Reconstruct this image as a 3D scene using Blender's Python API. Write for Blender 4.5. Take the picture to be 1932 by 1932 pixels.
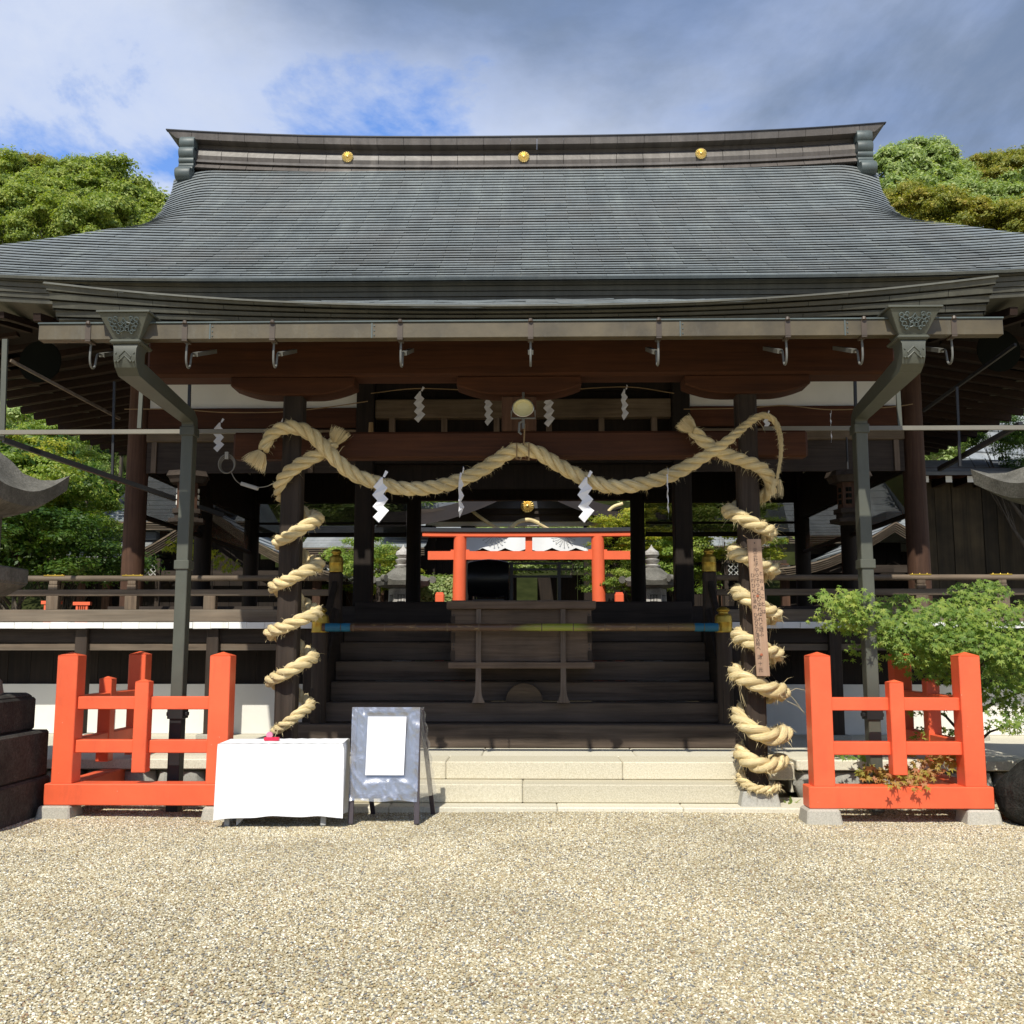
import bpy, bmesh, math, random
import numpy as np
from mathutils import Vector, Matrix

for o in list(bpy.data.objects):
    bpy.data.objects.remove(o, do_unlink=True)
scene = bpy.context.scene
COL = scene.collection
R = math.radians
PI = math.pi

# ------------------------------------------------------------------ camera
cam_data = bpy.data.cameras.new("camera")
cam = bpy.data.objects.new("camera", cam_data)
COL.objects.link(cam)
cam_data.sensor_width = 36.0
cam_data.lens = 36.0
cam_data.clip_start = 0.1
cam_data.clip_end = 2000.0
cam.location = (0.12, 0.0, 1.5)
cam.rotation_euler = (R(90 + 7.49), 0.0, R(1.1))
scene.camera = cam

# ------------------------------------------------------------------ sun and sky
SUN_EL, SUN_AZ = 49.3, 12.0          # elevation, and degrees to the left of straight behind the viewer
sun_dir = Vector((-math.sin(R(SUN_AZ)) * math.cos(R(SUN_EL)), -math.cos(R(SUN_AZ)) * math.cos(R(SUN_EL)), math.sin(R(SUN_EL))))
sun_data = bpy.data.lights.new("sun", "SUN")
sun_data.energy = 4.6
sun_data.angle = R(0.53)
sun_data.color = (1.0, 0.955, 0.845)
sun = bpy.data.objects.new("sun", sun_data)
COL.objects.link(sun)
sun.rotation_euler = (-sun_dir).to_track_quat("-Z", "Y").to_euler()
sun.location = (-5, -20, 30)

scene.view_settings.view_transform = "Standard"
scene.view_settings.look = "None"
scene.view_settings.gamma = 1.0
scene.view_settings.use_curve_mapping = False
scene.view_settings.exposure = 0.18
scene.cycles.max_bounces = 8
scene.cycles.diffuse_bounces = 4
scene.cycles.transparent_max_bounces = 24
scene.cycles.use_denoising = True
scene.cycles.sample_clamp_indirect = 6.0


def node(nt, kind, loc=None, **kw):
    n = nt.nodes.new(kind)
    for k, v in kw.items():
        setattr(n, k, v)
    return n


def ramp(nt, stops, interp="LINEAR"):
    n = nt.nodes.new("ShaderNodeValToRGB")
    cr = n.color_ramp
    cr.interpolation = interp
    while len(cr.elements) < len(stops):
        cr.elements.new(0.5)
    for e, (p, c) in zip(cr.elements, stops):
        e.position = p
        e.color = (c[0], c[1], c[2], 1.0) if hasattr(c, "__len__") else (c, c, c, 1.0)
    return n


world = bpy.data.worlds.new("World")
scene.world = world
world.use_nodes = True
wt = world.node_tree
wt.nodes.clear()
w_out = node(wt, "ShaderNodeOutputWorld")
w_bg = node(wt, "ShaderNodeBackground")
w_bg.inputs["Strength"].default_value = 0.10
sky = node(wt, "ShaderNodeTexSky", sky_type="NISHITA")
sky.sun_disc = False
sky.sun_elevation = R(SUN_EL)
sky.sun_rotation = R(180 + SUN_AZ)
sky.air_density = 1.1
sky.dust_density = 0.6
sky.ozone_density = 2.0
tc = node(wt, "ShaderNodeTexCoord")
sep = node(wt, "ShaderNodeSeparateXYZ")
wt.links.new(tc.outputs["Generated"], sep.inputs[0])


def wmath(op, a, b=None, c=None, clamp=False):
    n = node(wt, "ShaderNodeMath", operation=op, use_clamp=clamp)
    for i, v in enumerate((a, b, c)):
        if v is None:
            continue
        if hasattr(v, "is_output"):
            wt.links.new(v, n.inputs[i])
        else:
            n.inputs[i].default_value = v
    return n.outputs[0]


# a flat cloud deck: the view direction meets a plane overhead
zz = wmath("MAXIMUM", sep.outputs["Z"], 0.0)
den = wmath("ADD", zz, 0.22)
cu = wmath("DIVIDE", sep.outputs["X"], den)
cv = wmath("DIVIDE", sep.outputs["Y"], den)
cvec = node(wt, "ShaderNodeCombineXYZ")
wt.links.new(cu, cvec.inputs[0])
wt.links.new(cv, cvec.inputs[1])


def wnoise(scale, detail, rough, off, dist=0.0):
    mp = node(wt, "ShaderNodeMapping")
    mp.inputs["Location"].default_value = off
    wt.links.new(cvec.outputs[0], mp.inputs[0])
    n = node(wt, "ShaderNodeTexNoise")
    n.inputs["Scale"].default_value = scale
    n.inputs["Detail"].default_value = detail
    n.inputs["Roughness"].default_value = rough
    n.inputs["Distortion"].default_value = dist
    wt.links.new(mp.outputs[0], n.inputs["Vector"])
    return n.outputs["Fac"]


n_cov = wnoise(1.15, 9.0, 0.60, (-5.31, 2.67, -1.89), 0.35)
n_fine = wnoise(3.2, 8.0, 0.62, (1.04, -3.22, 2.36), 0.3)
n_big = wnoise(0.55, 2.0, 0.5, (5.56, 0.34, 1.1))
cov = wmath("ADD", n_cov, wmath("MULTIPLY", wmath("SUBTRACT", n_fine, 0.5), 0.35))
cov_r = ramp(wt, [(0.36, 0.0), (0.425, 0.76), (0.54, 1.0)])
wt.links.new(cov, cov_r.inputs[0])
# thick grey masses alternate with thin bright ones
thick = ramp(wt, [(0.455, 0.0), (0.63, 1.0)], "EASE")
thick_in = wmath("ADD", n_big, wmath("MULTIPLY", wmath("SUBTRACT", n_cov, 0.5), 0.5))
wt.links.new(thick_in, thick.inputs[0])
cloud_col = node(wt, "ShaderNodeMix", data_type="RGBA")
cloud_col.inputs["A"].default_value = (6.3, 6.9, 8.2, 1)
cloud_col.inputs["B"].default_value = (1.75, 2.4, 3.7, 1)
wt.links.new(thick.outputs[0], cloud_col.inputs["Factor"])
sky_mix = node(wt, "ShaderNodeMix", data_type="RGBA")
sky_gain = node(wt, "ShaderNodeMix", data_type="RGBA", blend_type="MULTIPLY")
sky_gain.inputs["Factor"].default_value = 1.0
sky_gain.inputs["B"].default_value = (1.25, 1.55, 2.1, 1)
wt.links.new(sky.outputs[0], sky_gain.inputs["A"])
wt.links.new(cov_r.outputs[0], sky_mix.inputs["Factor"])
wt.links.new(sky_gain.outputs["Result"], sky_mix.inputs["A"])
wt.links.new(cloud_col.outputs["Result"], sky_mix.inputs["B"])
wt.links.new(sky_mix.outputs["Result"], w_bg.inputs["Color"])
wt.links.new(w_bg.outputs[0], w_out.inputs["Surface"])

# ------------------------------------------------------------------ mesh helpers
rng = random.Random(7)


class MB:
    """collects vertices and faces for one mesh"""

    def __init__(s):
        s.v, s.f, s.t = [], [], []
        s.tint = 0.5

    def add(s, vs, fs):
        o = len(s.v)
        s.v.extend(tuple(p) for p in vs)
        s.f.extend(tuple(i + o for i in f) for f in fs)
        s.t.extend([s.tint] * len(vs))
        return s

    def box(s, x0, x1, y0, y1, z0, z1):
        vs = [(x0, y0, z0), (x1, y0, z0), (x1, y1, z0), (x0, y1, z0), (x0, y0, z1), (x1, y0, z1), (x1, y1, z1), (x0, y1, z1)]
        return s.add(vs, [(3, 2, 1, 0), (4, 5, 6, 7), (0, 1, 5, 4), (1, 2, 6, 5), (2, 3, 7, 6), (3, 0, 4, 7)])

    def beam(s, p, q, w, h, up=(0, 0, 1)):
        """a square bar from p to q; w across, h along up"""
        p, q = Vector(p), Vector(q)
        d = (q - p).normalized()
        side = d.cross(Vector(up))
        if side.length < 1e-4:
            side = Vector((1, 0, 0))
        side.normalize()
        u = side.cross(d).normalized()
        a, b = side * (w / 2), u * (h / 2)
        vs = [p - a - b, p + a - b, p + a + b, p - a + b, q - a - b, q + a - b, q + a + b, q - a + b]
        return s.add(vs, [(0, 1, 2, 3), (7, 6, 5, 4), (0, 4, 5, 1), (1, 5, 6, 2), (2, 6, 7, 3), (3, 7, 4, 0)])

    def tube(s, path, r, n=8, caps=True):
        path = [Vector(p) for p in path]
        m = len(path)
        rr = r if hasattr(r, "__len__") else [r] * m
        t = (path[1] - path[0]).normalized()
        a = t.cross(Vector((0, 0, 1)))
        if a.length < 1e-3:
            a = t.cross(Vector((1, 0, 0)))
        a.normalize()
        vs = []
        for i, p in enumerate(path):
            if i == 0:
                t = path[1] - path[0]
            elif i == m - 1:
                t = path[-1] - path[-2]
            else:
                t = path[i + 1] - path[i - 1]
            t.normalize()
            a = (a - t * a.dot(t)).normalized()
            b = t.cross(a)
            for k in range(n):
                th = 2 * PI * k / n
                vs.append(p + (a * math.cos(th) + b * math.sin(th)) * rr[i])
        fs = []
        for i in range(m - 1):
            for k in range(n):
                k2 = (k + 1) % n
                fs.append((i * n + k, i * n + k2, (i + 1) * n + k2, (i + 1) * n + k))
        if caps:
            fs.append(tuple(range(n - 1, -1, -1)))
            fs.append(tuple((m - 1) * n + k for k in range(n)))
        return s.add(vs, fs)

    def cyl(s, p, q, r0, r1=None, n=16):
        return s.tube([p, q], [r0, r0 if r1 is None else r1], n)

    def lathe(s, prof, c, n=24, cap=True):
        vs = []
        for r, z in prof:
            for k in range(n):
                th = 2 * PI * k / n
                vs.append((c[0] + r * math.cos(th), c[1] + r * math.sin(th), c[2] + z))
        fs = []
        for i in range(len(prof) - 1):
            for k in range(n):
                k2 = (k + 1) % n
                fs.append((i * n + k, i * n + k2, (i + 1) * n + k2, (i + 1) * n + k))
        if cap:
            fs.append(tuple(range(n - 1, -1, -1)))
            fs.append(tuple((len(prof) - 1) * n + k for k in range(n)))
        return s.add(vs, fs)

    def prism(s, poly, y0, y1):
        """polygon of (x, z), extruded along Y"""
        n = len(poly)
        vs = [(x, y0, z) for x, z in poly] + [(x, y1, z) for x, z in poly]
        fs = [tuple(range(n)), tuple(range(2 * n - 1, n - 1, -1))]
        fs += [(i, i + n, (i + 1) % n + n, (i + 1) % n) for i in range(n)]
        return s.add(vs, fs)

    def prismx(s, poly, x0, x1):
        """polygon of (y, z), extruded along X"""
        n = len(poly)
        vs = [(x0, y, z) for y, z in poly] + [(x1, y, z) for y, z in poly]
        fs = [tuple(range(n)), tuple(range(2 * n - 1, n - 1, -1))]
        fs += [(i, i + n, (i + 1) % n + n, (i + 1) % n) for i in range(n)]
        return s.add(vs, fs)

    def frustum(s, c, a0, b0, a1, b1, z0, z1):
        """rectangular frustum with half sizes a (x) and b (y) below and above"""
        x, y = c
        vs = [(x - a0, y - b0, z0), (x + a0, y - b0, z0), (x + a0, y + b0, z0), (x - a0, y + b0, z0),
              (x - a1, y - b1, z1), (x + a1, y - b1, z1), (x + a1, y + b1, z1), (x - a1, y + b1, z1)]
        return s.add(vs, [(3, 2, 1, 0), (4, 5, 6, 7), (0, 1, 5, 4), (1, 2, 6, 5), (2, 3, 7, 6), (3, 0, 4, 7)])

    def sweepx(s, prof, xs, raise_fn, scale_fn=None):
        """closed profile of (y, z) swept along X and lifted by raise_fn"""
        n = len(prof)
        vs = []
        for x in xs:
            dz = raise_fn(x)
            for y, z in prof:
                vs.append((x, y, z + dz))
        fs = []
        for i in range(len(xs) - 1):
            for k in range(n):
                k2 = (k + 1) % n
                fs.append((i * n + k, (i + 1) * n + k, (i + 1) * n + k2, i * n + k2))
        fs.append(tuple(range(n)))
        fs.append(tuple((len(xs) - 1) * n + k for k in range(n - 1, -1, -1)))
        return s.add(vs, fs)

    def grid(s, pts):
        """pts[i][j] grid of points"""
        m, n = len(pts), len(pts[0])
        vs = [p for row in pts for p in row]
        fs = [(i * n + j, i * n + j + 1, (i + 1) * n + j + 1, (i + 1) * n + j) for i in range(m - 1) for j in range(n - 1)]
        return s.add(vs, fs)

    def mesh(s, name, mat, smooth=False, bevel=0.0, normals=True, angle=35, tint=False):
        me = bpy.data.meshes.new(name)
        me.from_pydata(s.v, [], s.f)
        if normals or bevel:
            bm = bmesh.new()
            bm.from_mesh(me)
            if normals:
                bmesh.ops.recalc_face_normals(bm, faces=bm.faces)
            if bevel:
                es = [e for e in bm.edges if len(e.link_faces) == 2 and e.calc_face_angle(0) > 0.6]
                bmesh.ops.bevel(bm, geom=es, offset=bevel, segments=1, affect="EDGES", clamp_overlap=True)
            bm.to_mesh(me)
            bm.free()
        if tint and len(me.vertices) == len(s.t):
            at = me.attributes.new("tint", "FLOAT", "POINT")
            at.data.foreach_set("value", np.array(s.t, dtype=np.float32))
        if smooth:
            me.shade_smooth()
            if angle:
                me.set_sharp_from_angle(angle=R(angle))
        if mat is not None:
            me.materials.append(mat)
        return me

    def build(s, name, mat, parent=None, kind=None, label=None, **kw):
        o = bpy.data.objects.new(name, s.mesh(name, mat, **kw))
        COL.objects.link(o)
        if parent is not None:
            o.parent = parent
        if kind:
            o["kind"] = kind
        if label:
            o["label"] = label
        return o


def tag(o, label, cat, group=None):
    o["label"] = label
    o["category"] = cat
    if group:
        o["group"] = group
    return o


def thing(name, label, cat, loc=(0, 0, 0), rz=0.0, group=None):
    o = bpy.data.objects.new(name, None)
    o.empty_display_size = 0.3
    COL.objects.link(o)
    o.location = loc
    o.rotation_euler = (0, 0, rz)
    return tag(o, label, cat, group)


def linked(name, me, parent=None, loc=(0, 0, 0), rz=0.0):
    o = bpy.data.objects.new(name, me)
    COL.objects.link(o)
    o.location = loc
    o.rotation_euler = (0, 0, rz)
    if parent is not None:
        o.parent = parent
    return o


def copy_tree(o, parent=None):
    c = o.copy()
    COL.objects.link(c)
    if parent is not None:
        c.parent = parent
    for ch in list(o.children):
        copy_tree(ch, c)
    return c


def PT(px, py, y):
    """the place at distance y that a measured point of the photograph shows (measured on a 1932-wide print)"""
    a, b = (px - 966) / 1932, (966 - py) / 1932
    cp, sp, cy, sy = math.cos(R(7.49)), math.sin(R(7.49)), math.cos(R(1.1)), math.sin(R(1.1))
    d = (-sy * cp + a * cy + b * sy * sp, cy * cp + a * sy - b * cy * sp, sp + b * cp)
    t = y / d[1]
    return (0.12 + t * d[0], y, 1.5 + t * d[2])


def lerp(a, b, t):
    return a + (b - a) * t


def sstep(a, b, x):
    t = min(1.0, max(0.0, (x - a) / (b - a)))
    return t * t * (3 - 2 * t)


def spline(pts, step):
    """Catmull-Rom through pts, resampled at even arc length"""
    P = [Vector(p) for p in pts]
    P = [P[0] * 2 - P[1]] + P + [P[-1] * 2 - P[-2]]
    out = []
    for i in range(1, len(P) - 2):
        p0, p1, p2, p3 = P[i - 1], P[i], P[i + 1], P[i + 2]
        for k in range(16):
            t = k / 16
            out.append(0.5 * ((2 * p1) + (p2 - p0) * t + (2 * p0 - 5 * p1 + 4 * p2 - p3) * t * t + (3 * p1 - p0 - 3 * p2 + p3) * t * t * t))
    out.append(P[-2])
    L = [0.0]
    for a, b in zip(out, out[1:]):
        L.append(L[-1] + (b - a).length)
    n = max(2, int(L[-1] / step))
    res, j = [], 0
    for i in range(n + 1):
        d = L[-1] * i / n
        while j < len(L) - 2 and L[j + 1] < d:
            j += 1
        t = (d - L[j]) / max(1e-9, L[j + 1] - L[j])
        res.append(out[j].lerp(out[j + 1], min(1, t)))
    return res


# ------------------------------------------------------------------ materials
def new_mat(name):
    m = bpy.data.materials.new(name)
    m.use_nodes = True
    nt = m.node_tree
    bsdf = nt.nodes["Principled BSDF"]
    return m, nt, bsdf


def tex(nt, kind, scale, mult=(1, 1, 1), detail=4.0, rough=0.55, dist=0.0, coord="Object", off=None):
    t = node(nt, "ShaderNodeTexCoord")
    mp = node(nt, "ShaderNodeMapping")
    mp.inputs["Scale"].default_value = mult
    nt.links.new(t.outputs[coord], mp.inputs[0])
    if off is not None:
        nt.links.new(off, mp.inputs["Location"])
    if kind == "noise":
        n = node(nt, "ShaderNodeTexNoise")
        n.inputs["Detail"].default_value = detail
        n.inputs["Roughness"].default_value = rough
        n.inputs["Distortion"].default_value = dist
    else:
        n = node(nt, "ShaderNodeTexVoronoi")
    n.inputs["Scale"].default_value = scale
    nt.links.new(mp.outputs[0], n.inputs["Vector"])
    return n


def obj_offset(nt):
    """a different piece of the pattern for every object"""
    oi = node(nt, "ShaderNodeObjectInfo")
    m = node(nt, "ShaderNodeVectorMath", operation="SCALE")
    cx = node(nt, "ShaderNodeCombineXYZ")
    for i in range(3):
        nt.links.new(oi.outputs["Random"], cx.inputs[i])
    nt.links.new(cx.outputs[0], m.inputs[0])
    m.inputs["Scale"].default_value = 37.0
    return m.outputs[0], oi.outputs["Random"]


def mixc(nt, fac, a, b, blend="MIX"):
    n = node(nt, "ShaderNodeMix", data_type="RGBA", blend_type=blend)
    for key, v in (("Factor", fac), ("A", a), ("B", b)):
        if hasattr(v, "is_output"):
            nt.links.new(v, n.inputs[key])
        elif key == "Factor":
            n.inputs[key].default_value = v
        else:
            n.inputs[key].default_value = (v[0], v[1], v[2], 1.0)
    return n.outputs["Result"]


def bump(nt, height, strength=0.3, dist=0.01):
    b = node(nt, "ShaderNodeBump")
    b.inputs["Strength"].default_value = strength
    b.inputs["Distance"].default_value = dist
    nt.links.new(height, b.inputs["Height"])
    return b.outputs[0]


def wood(name, dark, light, axis="x", rough=0.75, grain=22.0, weather=None, var=0.25, bs=0.35):
    m, nt, b = new_mat(name)
    off, rnd = obj_offset(nt)
    mult = {"x": (0.05, 1, 1), "y": (1, 0.05, 1), "z": (1, 1, 0.05)}[axis]
    g = tex(nt, "noise", grain, mult, 6, 0.65, 0.6, off=off)
    r = ramp(nt, [(0.3, dark), (0.7, light)])
    nt.links.new(g.outputs["Fac"], r.inputs[0])
    p = tex(nt, "noise", 1.7, (1, 1, 1), 3, 0.6, off=off)
    pr = ramp(nt, [(0.3, 1 - var), (0.7, 1 + var)])
    nt.links.new(p.outputs["Fac"], pr.inputs[0])
    c = mixc(nt, 1.0, r.outputs[0], pr.outputs[0], "MULTIPLY")
    ov = ramp(nt, [(0.0, 1 - var * 0.6), (1.0, 1 + var * 0.6)])
    nt.links.new(rnd, ov.inputs[0])
    c = mixc(nt, 1.0, c, ov.outputs[0], "MULTIPLY")
    if weather:
        wn = tex(nt, "noise", 3.0, mult, 5, 0.7, off=off)
        wr = ramp(nt, [(0.45, 0.0), (0.75, 0.8)])
        nt.links.new(wn.outputs["Fac"], wr.inputs[0])
        c = mixc(nt, wr.outputs[0], c, weather)
    nt.links.new(c, b.inputs["Base Color"])
    b.inputs["Roughness"].default_value = rough
    b.inputs["Specular IOR Level"].default_value = 0.3
    nt.links.new(bump(nt, g.outputs["Fac"], bs, 0.006), b.inputs["Normal"])
    return m


def stone(name, c1, c2, speck=None, scale=60.0, stain=None, rough=0.9, bs=0.5, bd=0.006):
    m, nt, b = new_mat(name)
    off, rnd = obj_offset(nt)
    n1 = tex(nt, "noise", scale, (1, 1, 1), 4, 0.7, off=off)
    r = ramp(nt, [(0.35, c1), (0.65, c2)])
    nt.links.new(n1.outputs["Fac"], r.inputs[0])
    c = r.outputs[0]
    if speck:
        n2 = tex(nt, "noise", scale * 2.3, (1, 1, 1), 2, 0.5, off=off)
        r2 = ramp(nt, [(0.60, 0.0), (0.68, 0.8)])
        nt.links.new(n2.outputs["Fac"], r2.inputs[0])
        c = mixc(nt, r2.outputs[0], c, speck)
    if stain:
        n3 = tex(nt, "noise", 2.3, (1, 1, 1), 7, 0.7, off=off)
        r3 = ramp(nt, [(0.42, 0.0), (0.66, 0.85)])
        nt.links.new(n3.outputs["Fac"], r3.inputs[0])
        c = mixc(nt, r3.outputs[0], c, stain)
    ov = ramp(nt, [(0.0, 0.88), (1.0, 1.1)])
    nt.links.new(rnd, ov.inputs[0])
    c = mixc(nt, 1.0, c, ov.outputs[0], "MULTIPLY")
    nt.links.new(c, b.inputs["Base Color"])
    b.inputs["Roughness"].default_value = rough
    b.inputs["Specular IOR Level"].default_value = 0.25
    nt.links.new(bump(nt, n1.outputs["Fac"], bs, bd), b.inputs["Normal"])
    return m


def paint(name, col, rough=0.45, var=0.06, chips=None, bs=0.08, dirt=None):
    m, nt, b = new_mat(name)
    off, rnd = obj_offset(nt)
    n1 = tex(nt, "noise", 2.5, (1, 1, 1), 5, 0.6, off=off)
    r = ramp(nt, [(0.3, tuple(x * (1 - var) for x in col)), (0.7, tuple(min(1, x * (1 + var)) for x in col))])
    nt.links.new(n1.outputs["Fac"], r.inputs[0])
    c = r.outputs[0]
    if chips:
        n2 = tex(nt, "noise", 30, (1, 1, 1), 3, 0.6, off=off)
        r2 = ramp(nt, [(0.74, 0.0), (0.77, 1.0)])
        nt.links.new(n2.outputs["Fac"], r2.inputs[0])
        c = mixc(nt, r2.outputs[0], c, chips)
    if dirt:
        n3 = tex(nt, "noise", 6, (1, 1, 0.25), 6, 0.7, off=off)
        r3 = ramp(nt, [(0.55, 0.0), (0.8, 0.6)])
        nt.links.new(n3.outputs["Fac"], r3.inputs[0])
        c = mixc(nt, r3.outputs[0], c, dirt)
    nt.links.new(c, b.inputs["Base Color"])
    b.inputs["Roughness"].default_value = rough
    n4 = tex(nt, "noise", 45, (1, 1, 1), 3, 0.6, off=off)
    nt.links.new(bump(nt, n4.outputs["Fac"], bs, 0.004), b.inputs["Normal"])
    return m


def copper_shingle(name, c_dark, c_mid, c_light, c_brown, rough=0.5):
    """weathered copper: patina streaked down the slope, each sheet its own tone"""
    m, nt, b = new_mat(name)
    at = node(nt, "ShaderNodeAttribute", attribute_name="tint")
    s1 = tex(nt, "noise", 1.0, (2.4, 0.35, 0.35), 5, 0.65)
    s2 = tex(nt, "noise", 1.0, (9.0, 1.6, 1.6), 4, 0.6)
    mix1 = node(nt, "ShaderNodeMath", operation="MULTIPLY_ADD")
    nt.links.new(s2.outputs["Fac"], mix1.inputs[0])
    mix1.inputs[1].default_value = 0.45
    nt.links.new(s1.outputs["Fac"], mix1.inputs[2])
    mix2 = node(nt, "ShaderNodeMath", operation="MULTIPLY_ADD")
    nt.links.new(at.outputs["Fac"], mix2.inputs[0])
    mix2.inputs[1].default_value = 0.20
    nt.links.new(mix1.outputs[0], mix2.inputs[2])
    r = ramp(nt, [(0.56, c_dark), (0.78, c_mid), (0.98, c_light)])
    sc = node(nt, "ShaderNodeMath", operation="MULTIPLY")
    nt.links.new(mix2.outputs[0], sc.inputs[0])
    sc.inputs[1].default_value = 0.9
    nt.links.new(sc.outputs[0], r.inputs[0])
    br = tex(nt, "noise", 0.8, (1, 1, 1), 4, 0.6)
    brr = ramp(nt, [(0.46, 0.0), (0.70, 0.6)])
    nt.links.new(br.outputs["Fac"], brr.inputs[0])
    c = mixc(nt, brr.outputs[0], r.outputs[0], c_brown)
    sp = tex(nt, "noise", 26, (1, 1, 1), 4, 0.7)
    spr = ramp(nt, [(0.25, 0.86), (0.75, 1.14)])
    nt.links.new(sp.outputs["Fac"], spr.inputs[0])
    c = mixc(nt, 1.0, c, spr.outputs[0], "MULTIPLY")
    nt.links.new(c, b.inputs["Base Color"])
    b.inputs["Metallic"].default_value = 0.0
    b.inputs["Roughness"].default_value = rough
    b.inputs["Specular IOR Level"].default_value = 0.45
    wv = tex(nt, "noise", 7.0, (1, 1, 1), 3, 0.5)
    nt.links.new(bump(nt, wv.outputs["Fac"], 0.25, 0.02), b.inputs["Normal"])
    return m


def leaf_mat(name, cols, trans=0.35, rough=0.5):
    """leaf colours vary by leaf island and by clump; light passes through"""
    m, nt, b = new_mat(name)
    geo = node(nt, "ShaderNodeNewGeometry")
    r = ramp(nt, [(i / (len(cols) - 1), c) for i, c in enumerate(cols)])
    n1 = tex(nt, "noise", 0.55, (1, 1, 1), 3, 0.6)
    mm = node(nt, "ShaderNodeMath", operation="MULTIPLY_ADD")
    nt.links.new(geo.outputs["Random Per Island"], mm.inputs[0])
    mm.inputs[1].default_value = 0.55
    sub = node(nt, "ShaderNodeMath", operation="MULTIPLY_ADD")
    nt.links.new(n1.outputs["Fac"], sub.inputs[0])
    sub.inputs[1].default_value = 1.1
    sub.inputs[2].default_value = -0.33
    nt.links.new(sub.outputs[0], mm.inputs[2])
    nt.links.new(mm.outputs[0], r.inputs[0])
    nt.links.new(r.outputs[0], b.inputs["Base Color"])
    b.inputs["Roughness"].default_value = rough
    b.inputs["Specular IOR Level"].default_value = 0.35
    tr = node(nt, "ShaderNodeBsdfTranslucent")
    tcol = mixc(nt, 1.0, r.outputs[0], (1.5, 1.6, 0.55), "MULTIPLY")
    nt.links.new(tcol, tr.inputs["Color"])
    mx = node(nt, "ShaderNodeMixShader")
    mx.inputs[0].default_value = trans
    nt.links.new(b.outputs[0], mx.inputs[1])
    nt.links.new(tr.outputs[0], mx.inputs[2])
    out = nt.nodes["Material Output"]
    nt.links.new(mx.outputs[0], out.inputs["Surface"])
    return m


def metal(name, col, rough=0.35, metallic=1.0, var=0.15, bs=0.1):
    m = paint(name, col, rough, var, bs=bs)
    m.node_tree.nodes["Principled BSDF"].inputs["Metallic"].default_value = metallic
    return m


M = {}
M["copper"] = copper_shingle("roof_copper", (0.150, 0.169, 0.175), (0.190, 0.212, 0.216), (0.25, 0.278, 0.272), (0.19, 0.191, 0.185))
M["copper_edge"] = copper_shingle("eave_copper", (0.050, 0.049, 0.038), (0.078, 0.076, 0.058), (0.110, 0.107, 0.083), (0.065, 0.059, 0.043), 0.55)
M["ridge_copper"] = copper_shingle("ridge_copper", (0.078, 0.068, 0.060), (0.122, 0.107, 0.095), (0.175, 0.155, 0.138), (0.088, 0.074, 0.063), 0.45)
M["patina"] = paint("green_patina", (0.075, 0.095, 0.093), 0.5, 0.3, bs=0.2, dirt=(0.045, 0.042, 0.036))
M["gutter"] = paint("gutter_copper", (0.078, 0.061, 0.033), 0.48, 0.45, bs=0.15, dirt=(0.125, 0.118, 0.092))
M["pipe"] = paint("downpipe_paint", (0.076, 0.080, 0.062), 0.5, 0.16, bs=0.12, dirt=(0.115, 0.118, 0.095))
M["pipe_black"] = paint("black_metal", (0.012, 0.012, 0.013), 0.5, 0.2)
M["strap"] = paint("copper_strap", (0.062, 0.044, 0.030), 0.5, 0.3)
M["steel"] = paint("grey_steel", (0.13, 0.13, 0.12), 0.45, 0.15)
M["awning_bar"] = paint("beige_bar", (0.20, 0.185, 0.15), 0.5, 0.1)
M["wood_x"] = wood("dark_wood_x", (0.016, 0.011, 0.008), (0.044, 0.031, 0.023), "x", weather=(0.066, 0.052, 0.041))
M["wood_y"] = wood("dark_wood_y", (0.014, 0.010, 0.007), (0.036, 0.026, 0.019), "y")
M["wood_z"] = wood("dark_wood_z", (0.018, 0.012, 0.0085), (0.046, 0.032, 0.023), "z", weather=(0.062, 0.047, 0.037))
M["red_x"] = wood("red_brown_wood_x", (0.038, 0.0115, 0.0038), (0.080, 0.026, 0.0085), "x", var=0.15)
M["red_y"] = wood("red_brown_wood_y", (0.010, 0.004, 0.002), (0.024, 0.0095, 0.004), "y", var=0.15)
M["red_z"] = wood("red_brown_wood_z", (0.046, 0.021, 0.012), (0.105, 0.053, 0.031), "z", var=0.2)
M["stair"] = wood("stair_wood", (0.032, 0.022, 0.015), (0.100, 0.073, 0.053), "x", grain=18, weather=(0.145, 0.115, 0.09), bs=0.6)
M["rail"] = wood("weathered_rail_wood", (0.075, 0.054, 0.037), (0.175, 0.132, 0.094), "x", weather=(0.205, 0.175, 0.135))
M["rail_z"] = wood("weathered_post_wood", (0.075, 0.052, 0.035), (0.175, 0.128, 0.088), "z", weather=(0.205, 0.172, 0.13))
M["pale_x"] = wood("pale_wood_x", (0.10, 0.07, 0.042), (0.19, 0.14, 0.09), "x")
M["pale_z"] = wood("pale_wood_z", (0.10, 0.07, 0.05), (0.19, 0.14, 0.10), "z")
M["box_wood"] = wood("offering_box_wood", (0.085, 0.058, 0.040), (0.155, 0.112, 0.082), "x", grain=30)
M["box_wood_z"] = wood("offering_box_wood_z", (0.10, 0.075, 0.058), (0.165, 0.13, 0.105), "z", grain=30)
M["plaque"] = wood("plaque_wood", (0.27, 0.165, 0.105), (0.47, 0.32, 0.22), "z", grain=16, var=0.15)
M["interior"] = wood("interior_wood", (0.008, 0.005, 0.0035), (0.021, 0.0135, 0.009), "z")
M["plaster"] = paint("white_plaster", (0.74, 0.72, 0.66), 0.9, 0.05, bs=0.1)
M["white_paint"] = paint("white_end_paint", (0.80, 0.80, 0.78), 0.8, 0.05, dirt=(0.55, 0.53, 0.5))
M["vermilion"] = paint("vermilion_paint", (0.78, 0.122, 0.046), 0.42, 0.12, chips=(0.78, 0.46, 0.36), bs=0.25, dirt=(0.52, 0.085, 0.038))
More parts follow.
